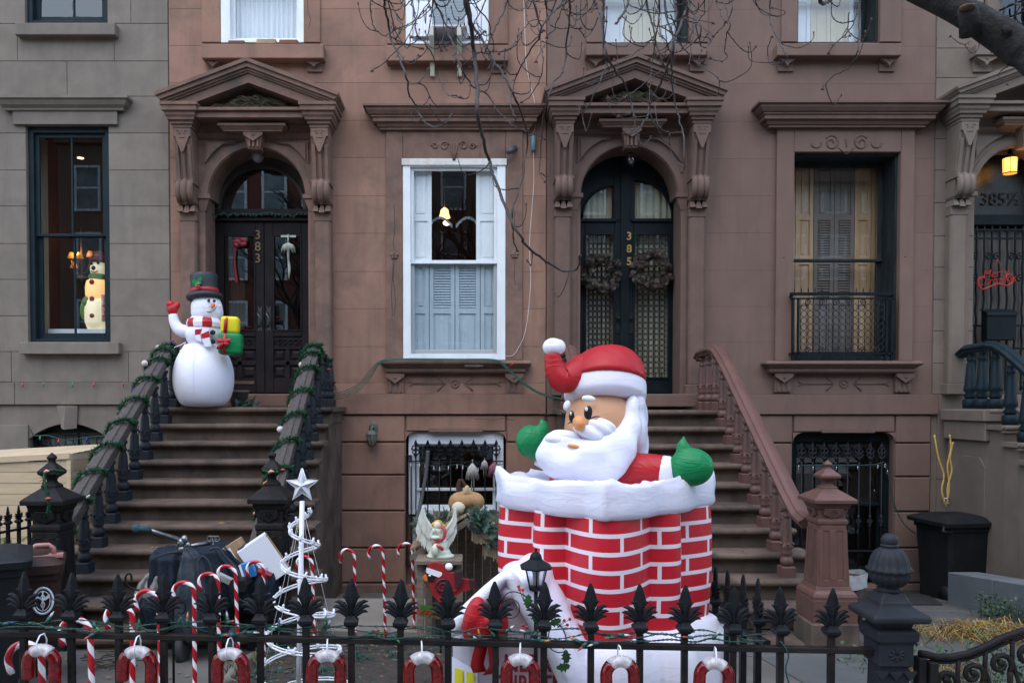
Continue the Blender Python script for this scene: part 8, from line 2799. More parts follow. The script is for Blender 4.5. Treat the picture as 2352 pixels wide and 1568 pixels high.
for k in range(22):
 z = zb0 + .03 + .0185 * k
 b.box(a.x + .02, c_.x - .02, YW - .306, YW - .3005, z, z + .007)
for k in range(30):
 x = a.x + .025 + (c_.x - a.x - .05) * k / 29
 b.box(x - .001, x + .001, YW - .304, YW - .3005, zb0 + .03, zb0 + .43)
b.build('grille', pm('blue_grey_fin', (.26, .31, .34), None, 5, .5, 0), ac)
M_CRM = pm('cream_enamel', (.50, .49, .40), (.42, .41, .33), 4, .5, .1)
for px in (990.5, 1054.5):
 x = W(px, 100, YW - .3).x
 b = MB(); b.side([(YW + .0, zb0 - .5), (YW - .05, zb0 - .5), (YW - .12, zb0 - .30), (YW - .30, zb0 - .10), (YW - .30, zb0 - .001), (YW + .05, zb0 - .001), (YW + .05, zb0 - .10), (YW - .07, zb0 - .28)], x - .028, x + .028)
 b.build('support_leg', M_CRM, ac, bevel=.004)
for x0, x1 in ((h2_up2[0] + .1, a.x - .004), (c_.x + .004, h2_up2[1] - .1)):
 b = MB()
 n = 12
 b.loft([[Vector((x0 + (x1 - x0) * k / n, YW - .005 + (.008 if k % 2 else 0), z)) for k in range(n + 1)] for z in (zb0 + .02, zb0 + .46)], False, False, closed=False)
 b.build('side_panel', M_WPL, ac)
for px0, px1, py0, col, lab in ((524, 561, 93, (.17, .085, .06), 'dark red brick lying on the sill of the upper window'), (589, 633, 89.5, (.40, .27, .15), 'tan brick lying on the upper window sill'), (641, 683, 91, (.24, .09, .065), 'red brick lying beside the tan brick on the sill')):
 b = MB(); b.pbox(px0, py0, px1, 100, YW - .14, YW - .05)
 o = b.build('loose_brick', pm('brick_%d' % px0, col, tuple(k * .75 for k in col), 12, .9, .5, 60), bevel=.004, loc=W((px0 + px1) / 2, 100, YW - .1))
 tag(o, lab, 'brick')
b = MB(); b.pbox(1067, 842 + 1, 1110, 856, YW - .16, YW - .04)
tag(b.build('loose_brick', pm('weathered_brick', (.20, .165, .145), (.12, .09, .075), 14, .9, .5, 60), bevel=.004, loc=W(1088, 850, YW - .1)), 'weathered brick lying on the first floor sill of 383', 'brick').location.z += .075
b = MB()
b.tube([W(1167, 350, YW - .17), W(1175, 345, YW - .12), W(1184, 340, YW - .07)], [.032, .04, .036], 12)
b.tube([W(1182, 341, YW - .08), W(1188, 346, YW)], .018, 8)
tag(b.build('security_camera', pm('dark_grey_plastic', (.05, .055, .06), None, 5, .5, 0), loc=W(1176, 345, YW - .1)), 'small dark grey camera on the wall above the white window', 'camera')
ts = thing('cable_capsule', 'teal capsule hanging on a thin white cable beside door 385', 'capsule', W(1225, 330, YW - .05))
b = MB(); b.tube([W(1225, 308, YW - .05), W(1225, 312, YW - .05), W(1225, 344, YW - .05), W(1225, 348.5, YW - .05)], [.018, .034, .034, .018], 12)
b.build('capsule', pm('teal_plastic', (.10, .20, .22), (.08, .16, .18), 6, .4, .1), ts)
b = MB()
b.tube(spline([W(x, y, YW - .03 - (.3 if 236 < y < 250 else 0)) for x, y in ((1202, -40), (1205, 60), (1209, 150), (1221, 205), (1228, 236), (1229, 250), (1229, 290), (1225, 308))], 4), .003, 5)
b.tube(spline([W(x, y, YW - .04) for x, y in ((1225, 348), (1226, 420), (1220, 500), (1216, 570), (1219, 640), (1213, 720), (1204, 770), (1190, 800), (1178, 816), (1162, 818))], 4), .003, 5)
b.build('cable', M_CABLE, ts)
b = MB()
for k in range(4):
 o_ = 2.4 * k
 dd = YW - .19 - .012 * k
 b.tube(spline([W(x, y + o_ * f, min(dd, dl_)) for x, y, f, dl_ in ((752, 908, 1.6, YW - .05), (790, 898, 2, YW - .1), (825, 880, 2.2, YW - .1), (850, 850, 2.6, YW - .12), (875, 828, .8, YW - .18), (920, 823.5, .5, 99), (980, 823.5, .6, 99), (1060, 824, .5, 99), (1135, 825, .6, 99), (1160, 838, .8, YW - .2), (1190, 866, .7, YW - .19), (1225, 893, .6, YW - .17), (1260, 908, .5, YW - .12), (1300, 916, .4, YW - .1), (1330, 925, .4, YW - .1))], 5), .005, 5)
tag(b.build('green_cords', pm('green_cord', (.012, .075, .05), (.01, .055, .038), 20, .5, 0), loc=W(1040, 825, YW - .2)), 'bundle of green extension cords draped along the sill of 383', 'extension cord')
b = MB(); b.tube([W(1169, 846, YW - .22), W(1174, 838, YW - .23), W(1186, 829, YW - .23)], .005, 5)
tag(b.build('red_tie', M_RBULB, loc=W(1175, 838, YW - .22)), 'red plastic tie around the green cords at the sill', 'cable tie')
q = lambda px, py, d=YW - .12: W(px, py, d)
bg = thing('balcony_guard', 'black iron window guard with circle lattice on the 385 window', 'window guard', q(1936, 840))
x0, x1 = q(1815, 750).x, q(2054, 750).x
zt_, z2_, zb_ = q(1936, 676).z, q(1936, 685).z, q(1936, 812).z
b = MB()
b.box(x0, x1, YW - .15, YW - .09, zt_ - .012, zt_ + .022)
b.box(x0, x1, YW - .135, YW - .105, z2_ - .012, z2_ + .006)
b.box(x0, x1, YW - .135, YW - .105, zb_ - .01, zb_ + .01)
for x in (x0 + .03, x0 + .10, x1 - .03, x1 - .10):
 b.box(x - .012, x + .012, YW - .135, YW - .105, zb_ - .12, z2_)
for x in (x0 + .02, x1 - .02):
 b.box(x - .012, x + .012, YW - .12, YW + .1, zt_ - .03, zt_ - .01)
 b.box(x - .012, x + .012, YW - .12, YW + .1, zb_ - .01, zb_ + .01)
b.build('frame', M_BLACKP, bg)
n = 15
for k in range(n):
 b = MB()
 x = x0 + .05 + (x1 - x0 - .1) * k / (n - 1)
 b.loft([[Vector((x + dx, YW - .12, zt_ + z)) for dx in (-w_, w_)] + [Vector((x, YW - .115, zt_ + z))] for w_, z in ((.004, .02), (.009, .05), (.001, .09))], True, False)
 if k < 5 or k > 8: b.build('spike', M_BLACKP, bg)
b = MB()
gx0, gx1 = x0 + .13, x1 - .13
gz0, gz1 = zb_ + .08, z2_ - .11
nc, nr = 13, 6
px_s, pz_s = (gx1 - gx0) / nc, (gz1 - gz0) / nr
for k in range(nc + 1):
 b.tube([(gx0 + px_s * k, YW - .12, zb_), (gx0 + px_s * k, YW - .12, z2_)], .0045, 4)
for r_ in range(nr + 1):
 z = gz0 + pz_s * r_
 for s in (-1, 1):
  b.tube([(gx0 + px_s * i / 4, YW - .12, z + s * pz_s * .5 * abs(math.sin(PI * i / 4))) for i in range(4 * nc + 1)], .0042, 4)
 for k in range(nc + 1):
  b.ell((gx0 + px_s * k, YW - .125, z), .011, .007, .011, 6, 4)
b.build('circle_lattice', M_CHAR, bg)
for k in range(6):
 for zc in (z2_ - .055, zb_ + .045):
  b = MB()
  xx = gx0 + (gx1 - gx0) * (k + .5) / 6
  b.tube(scroll_tube(xx, zc, .042, 1.5, YW - .122, 1 if k < 3 else -1, 0, 20, .15), .007, 5)
  b.build('scroll', M_CHAR, bg)
def bulb_string(name, label, path, drops, mats, r=.006, wire=M_WIRE, bs=.018, down=True):
 P = spline(path, 6)
 t = thing(name, label, 'string lights', P[0])
 MB().tube(P, r, 4).build('wire', wire, t)
 for i, d in enumerate(drops):
  p = P[min(len(P) - 1, int(d * (len(P) - 1)))]
  s = -1 if down else 1
  b = MB(); b.tube([p, p + Vector((0, -.01, s * .02)), p + Vector((0, -.012, s * .035)), p + Vector((0, -.012, s * .06))], [bs * .5, bs * .6, bs, bs * .3], 8)
  b.build('bulb', mats[i % len(mats)], t)
 return t
bulb_string('string_lights', 'clear bulbs strung along the lower window grille of 385', [W(x, y, YW - .02) for x, y in ((1832, 1062), (1840, 1068), (1900, 1068), (1960, 1068), (2010, 1066), (2032, 1062), (2040, 1090), (2052, 1150), (2075, 1200), (2110, 1228), (2130, 1230))], (.08, .16, .24, .33, .42, .5, .58), [M_CLEAR], bs=.02)
bulb_string('string_lights', 'string of faceted red and green bulbs across the grey house wall', [W(x, y, YW - .07) for x, y in ((-60, 876), (0, 876), (53, 878), (110, 877), (167, 878), (226, 877.5), (284, 877), (330, 880), (375, 878))], (.25, .36, .5, .62, .75), [M_BC[0], M_BC[1], M_BC[1], M_BC[0], M_RBULB], bs=.013, r=.004)
bulb_string('string_lights', 'dark green bulb string above the arched basement window', [W(x, y, YW - .03) for x, y in ((70, 985), (80, 1000), (110, 1000), (150, 1010), (200, 1004), (245, 1000))], (.3, .55, .8), [M_BC[1], M_BC[0], M_BC[2]], bs=.016, r=.008)
P = [W(478, 520, YW + .28), W(477, 600, YW + .28), W(476, 700, YW + .28), W(477, 790, YW + .28)]
b = MB()
rw = random.Random(8)
for k in range(3):
 pts = [p + Vector((rw.uniform(-.02, .05), -.02, 0)) for p in spline(P, 8)]
 b.tube(spline(pts, 2), .006, 4)
pts = [W(480 + 8.5 * k, 493 + rw.uniform(-5, 4), YW + .25) for k in range(28)]
b.tube(spline(pts, 3), .006, 4)
for p in pts: b.tube([p, p + Vector((rw.uniform(-.02, .02), -.02, -.035))], .007, 5)
tag(b.build('string_lights', M_WIRE, loc=P[-1]), 'dark green light wire around the door frame of 383', 'string lights')
bulb_string('icicle_lights', 'strand of clear mini lights across the basement grille of 383', [W(x, y, YW - .03) for x, y in ((935, 1062), (970, 1064), (1010, 1072), (1050, 1066), (1090, 1074), (1140, 1068), (1158, 1064))], [k / 14 for k in range(1, 14)], [M_CPL], bs=.009, r=.004)
for px, py, s, col, lab in ((1085, 1064, 1.0, (.48, .46, .42), 'large off white fringed ornament hanging on the basement grille'), (1113, 1056, .6, (.46, .36, .36), 'small pale pink fringed ornament hanging on the basement grille'), (1134, 1062, .9, (.26, .10, .13), 'dark pink fringed ornament at the right of the basement grille')):
 p = W(px, py, YW - .06)
 t = thing('fringed_ornament', lab, 'ornament', p)
 b = MB()
 for k in range(26):
  a = 2 * PI * k / 26
  b.tube([p, p + Vector((.05 * s * math.cos(a), .03 * s * math.sin(a), -.06 * s)), p + Vector((.085 * s * math.cos(a), .05 * s * math.sin(a), -(.17 + .02 * (k % 3)) * s))], [.010 * s, .011 * s, .006 * s], 5)
 b.build('fringe', pm('rag_%d' % px, col, tuple(c * .6 for c in col), 40, .9, .4, 60), t)
 b = MB(); b.tube([p, p + Vector((0, 0, .05 * s))], .004, 4)
 b.tube([p + Vector((-.01, 0, -.16 * s)), p + Vector((-.01, 0, -.36 * s))], .006 * s, 5); b.build('cord', MATS['rag_%d' % px], t); b = MB(); b.tube([p + Vector((.02, 0, -.16 * s)), p + Vector((.02, 0, -.34 * s))], .006 * s, 5)
 b.build('cord', MATS['rag_%d' % px], t)
cone = MB()
for k in range(34):
 t = k / 34
 a = k * 2.4
 r = .048 * math.sin(PI * (.12 + .8 * t)) ** .8
 z = .10 * t
 c0 = Vector((r * .6 * math.cos(a), r * .6 * math.sin(a), z))
 tp = Vector((r * 1.15 * math.cos(a), r * 1.15 * math.sin(a), z + .016))
 sd = Vector((-math.sin(a), math.cos(a), 0)) * .013
 cone.add([c0 - sd, c0 + sd, tp + sd * .8, tp - sd * .8, c0 * .8 - Vector((0, 0, .006))], [(0, 1, 2, 3), (0, 4, 1), (4, 3, 2, 1)], False)
cone.ell((0, 0, .045), .028, .028, .05, 8, 6)
M_CONE = pm('pine_cone', (.040, .027, .021), (.12, .098, .082), 60, .7, .3, 60, rnd=.3)
cone0 = None
def wreath(px, py, R_, label, seed, d):
 global cone0
 r_ = random.Random(seed)
 c = W(px, py, d)
 t = thing('pine_cone_wreath', label, 'wreath', c)
 MB().tube([c + Vector((R_ * math.cos(2 * PI * k / 30), .02, R_ * math.sin(2 * PI * k / 30))) for k in range(31)], .035, 8).build('wreath_base', pm('dark_twig_base', (.03, .022, .018), None, 9, .9, .3) if 'dark_twig_base' not in MATS else MATS['dark_twig_base'], t)
 for ring_, n, off in ((R_ + .045, 19, .0), (R_ - .04, 13, .0), (R_, 16, -.045), (R_ + .03, 15, -.04)):
  for k in range(n):
   a = 2 * PI * k / n + r_.uniform(-.12, .12)
   loc = Vector((ring_ * math.cos(a), off + r_.uniform(-.015, .015), ring_ * math.sin(a)))
   rot = (r_.uniform(.7, 2.2), r_.uniform(0, 6.3), r_.uniform(0, 6.3))
   if cone0 is None:
    cone0 = cone.build('pine_cone', M_CONE, t, loc=(0, 0, 0)); ORG[cone0] = Vector((0, 0, 0))
    o = cone0; o.location = loc; o.rotation_euler = rot
   else:
    o = copy_part(cone0, t, loc, rot)
   k_ = r_.uniform(.7, .95); o.scale = (k_, k_, k_)
 return t
wreath(1377, 629, .185, 'pine cone wreath on the door leaf left of the numerals 385', 1, YE - .08)
wreath(1498, 622, .185, 'pine cone wreath on the door leaf right of the numerals 385', 2, YE - .08)
p = W(551, 560, YD - .01)
t = thing('red_bow', 'red ribbon bow with a long tail inside the left glass of door 383', 'bow', p)
M_DKR = pm('dark_red_ribbon', (.26, .018, .025), (.15, .010, .014), 20, .5, .5, 40)
blob('bow_loops', [(p + Vector((-.05, 0, .03)), (.055, .03, .035), RY(-.3)), (p + Vector((.045, 0, .05)), (.06, .03, .035), RY(.4)), (p + Vector((.05, 0, -.01)), (.05, .03, .03), RY(-.4)), (p + Vector((-.045, 0, -.02)), (.05, .03, .03), RY(.4)), (p, (.03, .04, .03))], M_DKR, t, .007, 2)
b = MB(); b.tube(spline([W(540, 570, YD), W(538, 600, YD), W(541, 630, YD), W(543, 651, YD)], 4), [.014 + .001 * k for k in range(13)], 6, flat=.25)
b.build('tail', M_DKR, t)
p = W(662, 568, YD - .01)
t = thing('white_tassel', 'white raffia tassel hanging on the right glass of door 383', 'tassel', p)
M_RAF = pm('white_raffia', (.55, .58, .50), (.40, .43, .36), 50, .8, .4, 60)
b = MB()
for k in range(30):
 a = 2 * PI * k / 30
 b.tube([p + Vector((0, 0, .06)), p + Vector((.06 * math.cos(a), .02 * math.sin(a), .03)), p + Vector((.095 * math.cos(a), .03 * math.sin(a), -.03 - .02 * (k % 3)))], [.006, .009, .004], 4)
b.build('fan', M_RAF, t)
b = MB()
for dx in (-.008, .004, .012):
 b.tube(spline([p + Vector((dx, 0, -.02)), p + Vector((dx * .5, 0, -.15)), p + Vector((dx + .01, 0, -.27)), p + Vector((.006, 0, -.42))], 4), .008, 5)
b.tube([p + Vector((0, 0, .05)), p + Vector((0, 0, .17))], .012, 5)
b.box(p.x - .10, p.x + .10, p.y + .012, p.y + .02, W(662, 545, YD).z, W(662, 540, YD).z)
b.build('tail', M_RAF, t)
p = W(592, 360, YW + .18)
t = thing('globe_lamp', 'unlit frosted globe lamp under the arch of 383', 'lamp', p)
MB().ell(p, .078, .078, .078, 18, 12).build('globe', pm('frosted_globe', (.24, .23, .24), None, 5, .35, 0), t)
MB().tube([p + Vector((0, 0, .07)), p + Vector((0, 0, .2))], .02, 8).build('stem', M_IRON, t)
p = W(1449, 366, YW + .18)
t = thing('glass_lantern', 'unlit clear glass pendant lamp under the arch of 385', 'lamp', p)
MB().lathe([(.03, -.09), (.065, -.06), (.07, .0), (.05, .06), (.02, .08)], p, 14).build('glass_shade', M_CLEAR, t)
MB().tube([p + Vector((0, 0, -.05)), p + Vector((0, 0, .04))], .016, 8).build('bulb', pm('clear_bulb', (.3, .3, .3), None, 5, .2, 0), t)
MB().tube([p + Vector((0, 0, .075)), p + Vector((0, 0, .2))], .012, 8).build('stem', M_IRON, t)
p = W(2320, 381, YW + .1)
t = thing('porch_lantern', 'lit amber cylinder lantern hanging in the gated doorway', 'lantern', p)
MB().lathe([(.080, -.10), (.085, .09)], p, 16).build('shade', glow('lit_amber_glass', (1.0, .42, .07), 1.25), t)
b = MB()
for z in (-.10, .095): b.lathe([(.083, z), (.09, z + .006), (.083, z + .012)], p, 16)
for k in range(6):
 a = 2 * PI * k / 6
 b.tube([p + Vector((.086 * math.cos(a), .086 * math.sin(a), -.1)), p + Vector((.088 * math.cos(a), .088 * math.sin(a), .1))], .004, 4)
b.lathe([(.09, .1), (.03, .15), (.01, .3)], p, 12)
b.build('frame', M_IRON, t)
lamp_pt('porch_light', p + Vector((0, -.16, -.02)), (1, .5, .15), .8)
q = lambda px, py, d=YG - .1: W(px, py, d)
mb_ = thing('mailbox', 'black metal mailbox hung on the iron door gate', 'mailbox', q(2290, 780))
xa, xb = q(2261, 740).x, q(2328, 740).x
za, zb_ = q(2290, 781).z, q(2290, 716).z
MB().side([(YG - .16, za), (YG - .03, za), (YG - .03, zb_ + .03), (YG - .16, zb_ - .02)], xa, xb).build('box', M_BLACKP, mb_, bevel=.006)
MB().side([(YG - .18, zb_ - .05), (YG - .175, zb_ - .015), (YG - .02, zb_ + .045), (YG - .02, zb_ + .032), (YG - .165, zb_ - .022), (YG - .17, zb_ - .05)], xa - .015, xb + .015).build('lid', M_BLACKP, mb_)
q = lambda px, py, d=YG - .06: W(px, py, d)
xm_ = thing('script_sign', 'red metal script sign reading Merry Christmas on the door gate', 'sign', q(2286, 640))
M_SIGN = pm('sign_red', (.36, .022, .014), None, 5, .4, 0)
text('lettering', 'Merry', .15, q(2285, 628), M_SIGN, xm_, .004, shear=.4, sx=.9, roll=.12, offset=-.0022)
text('lettering', 'Christmas', .15, q(2288, 644), M_SIGN, xm_, .004, shear=.4, sx=.82, roll=.12, offset=-.0022)
b = MB()
b.tube(spline([q(x, y) for x, y in ((2262, 636), (2248, 640), (2246, 655), (2256, 664), (2270, 660), (2290, 652), (2310, 656), (2324, 650), (2326, 636), (2316, 630), (2310, 640), (2318, 646))], 5), .011, 6)
b.tube([q(2292, 595), q(2280, 618)], .003, 4); b.tube([q(2292, 595), q(2302, 620)], .003, 4)
b.build('flourish', M_SIGN, xm_)
p = W(548, 925, 9.85)
t = thing('plant_pot', 'small weathered clay pot with evergreen sprig behind the snowman', 'plant pot', (p.x, 9.85, step_z(0)))
MB().lathe([(.085, 0), (.12, .17), (.13, .175), (.13, .205), (.115, .205)], (p.x, 9.85, step_z(0)), 16).build('pot', pm('old_clay', (.11, .085, .065), (.07, .055, .045), 10, .9, .4, 50), t)
bough('evergreen sprig lying on the top step beside the snowman', [W(548, 930, 9.5), W(560, 927, 9.5), W(575, 927, 9.5), W(585, 928, 9.5)], .035, 45, seed=12)
def garland(path, label, turns, t0, t1, seed, r=.115, extra=None):
 r_ = random.Random(seed)
 P = spline(path, 12)
 n = 420
 H = []
 for k in range(n + 1):
  t = t0 + (t1 - t0) * k / n
  f = t * (len(P) - 1); i = min(int(f), len(P) - 2)
  c = P[i].lerp(P[i + 1], f - i)
  tg = (P[i + 1] - P[i]).normalized()
  u = Vector((1, 0, 0)); v = tg.cross(u).normalized()
  a = 2 * PI * turns * t + seed
  H.append(c + (u * math.cos(a) * r * .92 + v * math.sin(a) * r * .80) + Vector((0, 0, -.012)))
 if extra: H = H + spline([H[-1]] + [Vector(e) for e in extra], 30) if t1 > t0 else H
 g = thing('tinsel_garland', label, 'garland', H[0])
 b = MB()
 for i in range(0, len(H) - 1):
  tg = (H[i + 1] - H[i])
  for _ in range(15):
   d = Vector((r_.gauss(0, 1), r_.gauss(0, 1), r_.gauss(0, 1))).normalized()
   p = H[i] + tg * r_.random()
   s = d.cross(Vector((r_.gauss(0, 1), r_.gauss(0, 1), r_.gauss(0, 1)))).normalized() * .0055
   l = r_.uniform(.03, .062)
   b.add([p - s, p + s, p + d * l], [(0, 1, 2)], False)
 b.tube(H[::2], .012, 5)
 tag(b.build('tinsel', M_NEEDLE, g), kind='stuff')
 for k in range(9):
  p = H[int((k + .5) / 9 * (len(H) - 1))] + Vector((0, -.035, .01))
  b = MB()
  if k in (2, 5):
   b.ell(p + Vector((0, -.01, 0)), .035, .035, .035, 12, 8); m_ = pm('pearl_bauble', (.52, .47, .47), (.6, .42, .40), 4, .3, 0) if 'pearl_bauble' not in MATS else MATS['pearl_bauble']; nm = 'bauble'
  else:
   b.tube([p, p + Vector((.012, -.01, .015)), p + Vector((.035, -.015, .035))], [.010, .013, .004], 8); m_ = M_BC[(k * 2 + seed) % 6]; nm = 'bulb'
  b.build(nm, m_, g)
 return g
garland([p for p in path_l], 'tinsel garland with bulbs wound round the handrail by the snowman', 10.5, .03, .99, 2)
garland([p for p in path_r], 'tinsel garland with bulbs wound round the handrail by the green cords', 9.5, .0, .93, 1)
def garland2(pts, label, seed):
 r_ = random.Random(seed)
 H = spline(pts, 24)
 g = thing('tinsel_garland', label, 'garland', H[0])
 b = MB()
 for i in range(len(H) - 1):
  tg = H[i + 1] - H[i]
  for _ in range(int(tg.length / .0018)):
   d = Vector((r_.gauss(0, 1), r_.gauss(0, 1), r_.gauss(0, 1))).normalized()
   p = H[i] + tg * r_.random()
   s = d.cross(Vector((.3, .5, .7))).normalized() * .0055
   b.add([p - s, p + s, p + d * r_.uniform(.03, .06)], [(0, 1, 2)], False)
 b.tube(H, .012, 5)
 tag(b.build('tinsel', M_NEEDLE, g), kind='stuff')
 for k in (.3, .75):
  p = H[int(k * (len(H) - 1))]
  b = MB(); b.tube([p + Vector((0, -.03, 0)), p + Vector((.02, -.04, .01)), p + Vector((.045, -.045, .01))], [.010, .013, .004], 8)
  b.build('bulb', M_BC[5 if k < .5 else 0], g)
 return g
garland2([W(x, y, d) for x, y, d in ((145, 1082, 6.42), (120, 1080, 6.36), (105, 1085, 6.36), (102, 1105, 6.32), (108, 1130, 6.3), (112, 1160, 6.3), (110, 1178, 6.32))], 'tinsel garland hanging down the newel by the cedar boards', 3)
garland2([W(x, y, d) for x, y, d in ((605, 1080, 6.5), (622, 1084, 6.36), (642, 1082, 6.4), (650, 1074, 6.6))], 'short tinsel garland around the newel neck by the spiral tree', 4)
garland2([W(x, y, d) for x, y, d in ((722, 806, 9.45), (738, 806, 9.5), (750, 822, 9.6), (752, 850, 9.62), (744, 880, 9.6))], 'tinsel garland looped over the rail end by the green cords', 5)
tr_ = thing('street_tree', 'bare street tree with a thick dark limb and hanging twigs', 'tree', (3.75, 2.6, .345))
T1 = lambda x, y: (826.9 + x / 4.063, y / 4.063)
T2 = lambda x, y: (1240.4 + x / 4.063, y / 4.063)
T3 = lambda x, y: (1653.8 + x / 3.368, y / 3.368)
TA = lambda x, y: (x, y)
limb = [Vector((3.75, 2.6, 2.7)), W(2560, 340, 3.2), W(2420, 185, 3.4), W(2350, 118, 3.5), W(2270, 62, 3.55), W(2200, 22, 3.6), W(2110, -20, 3.65), W(2000, -75, 3.7), W(1850, -130, 3.8), W(1650, -180, 3.9), W(1400, -215, 4.05), W(1150, -235, 4.2), W(950, -215, 4.3)]
LP = spline(limb, 8)
lr = []
for i, p in enumerate(LP):
 t = i / (len(LP) - 1)
 lr.append((.078 - .018 * min(1, t / .25) if t < .25 else .060 * (1 - (t - .25) / .75) ** .9 + .012) * (1 + .06 * noise.noise(p * 6)))
b = MB()
b.tube([(3.75, 2.6, .2), (3.74, 2.6, .5), (3.75, 2.6, 1.4), (3.78, 2.62, 2.4), (3.85, 2.5, 3.4), (4.1, 2.3, 4.6), (4.3, 2.0, 6.2)], [.27, .20, .17, .165, .15, .12, .05], 14)
b.build('trunk', M_BARK, tr_)
b = MB()
b.tube(LP, lr, 14)
st_ = W(2222, 30, 3.5)
b.tube([W(2232, 75, 3.56), W(2226, 45, 3.53), W(2222, 22, 3.5)], [.05, .042, .038], 12)
b.tube([W(2280, 70, 3.55), W(2300, 62, 3.5), W(2318, 74, 3.45)], [.03, .02, .015], 6)
b.build('limb', M_BARK, tr_)
b = MB(); b.ell(W(2221, 18, 3.49), .034, .034, .012, 12, 6)
b.build('cut_stub', pm('cut_wood', (.16, .10, .05), (.06, .04, .03), 30, .9, .4, 60), tr_)
rt = random.Random(77)
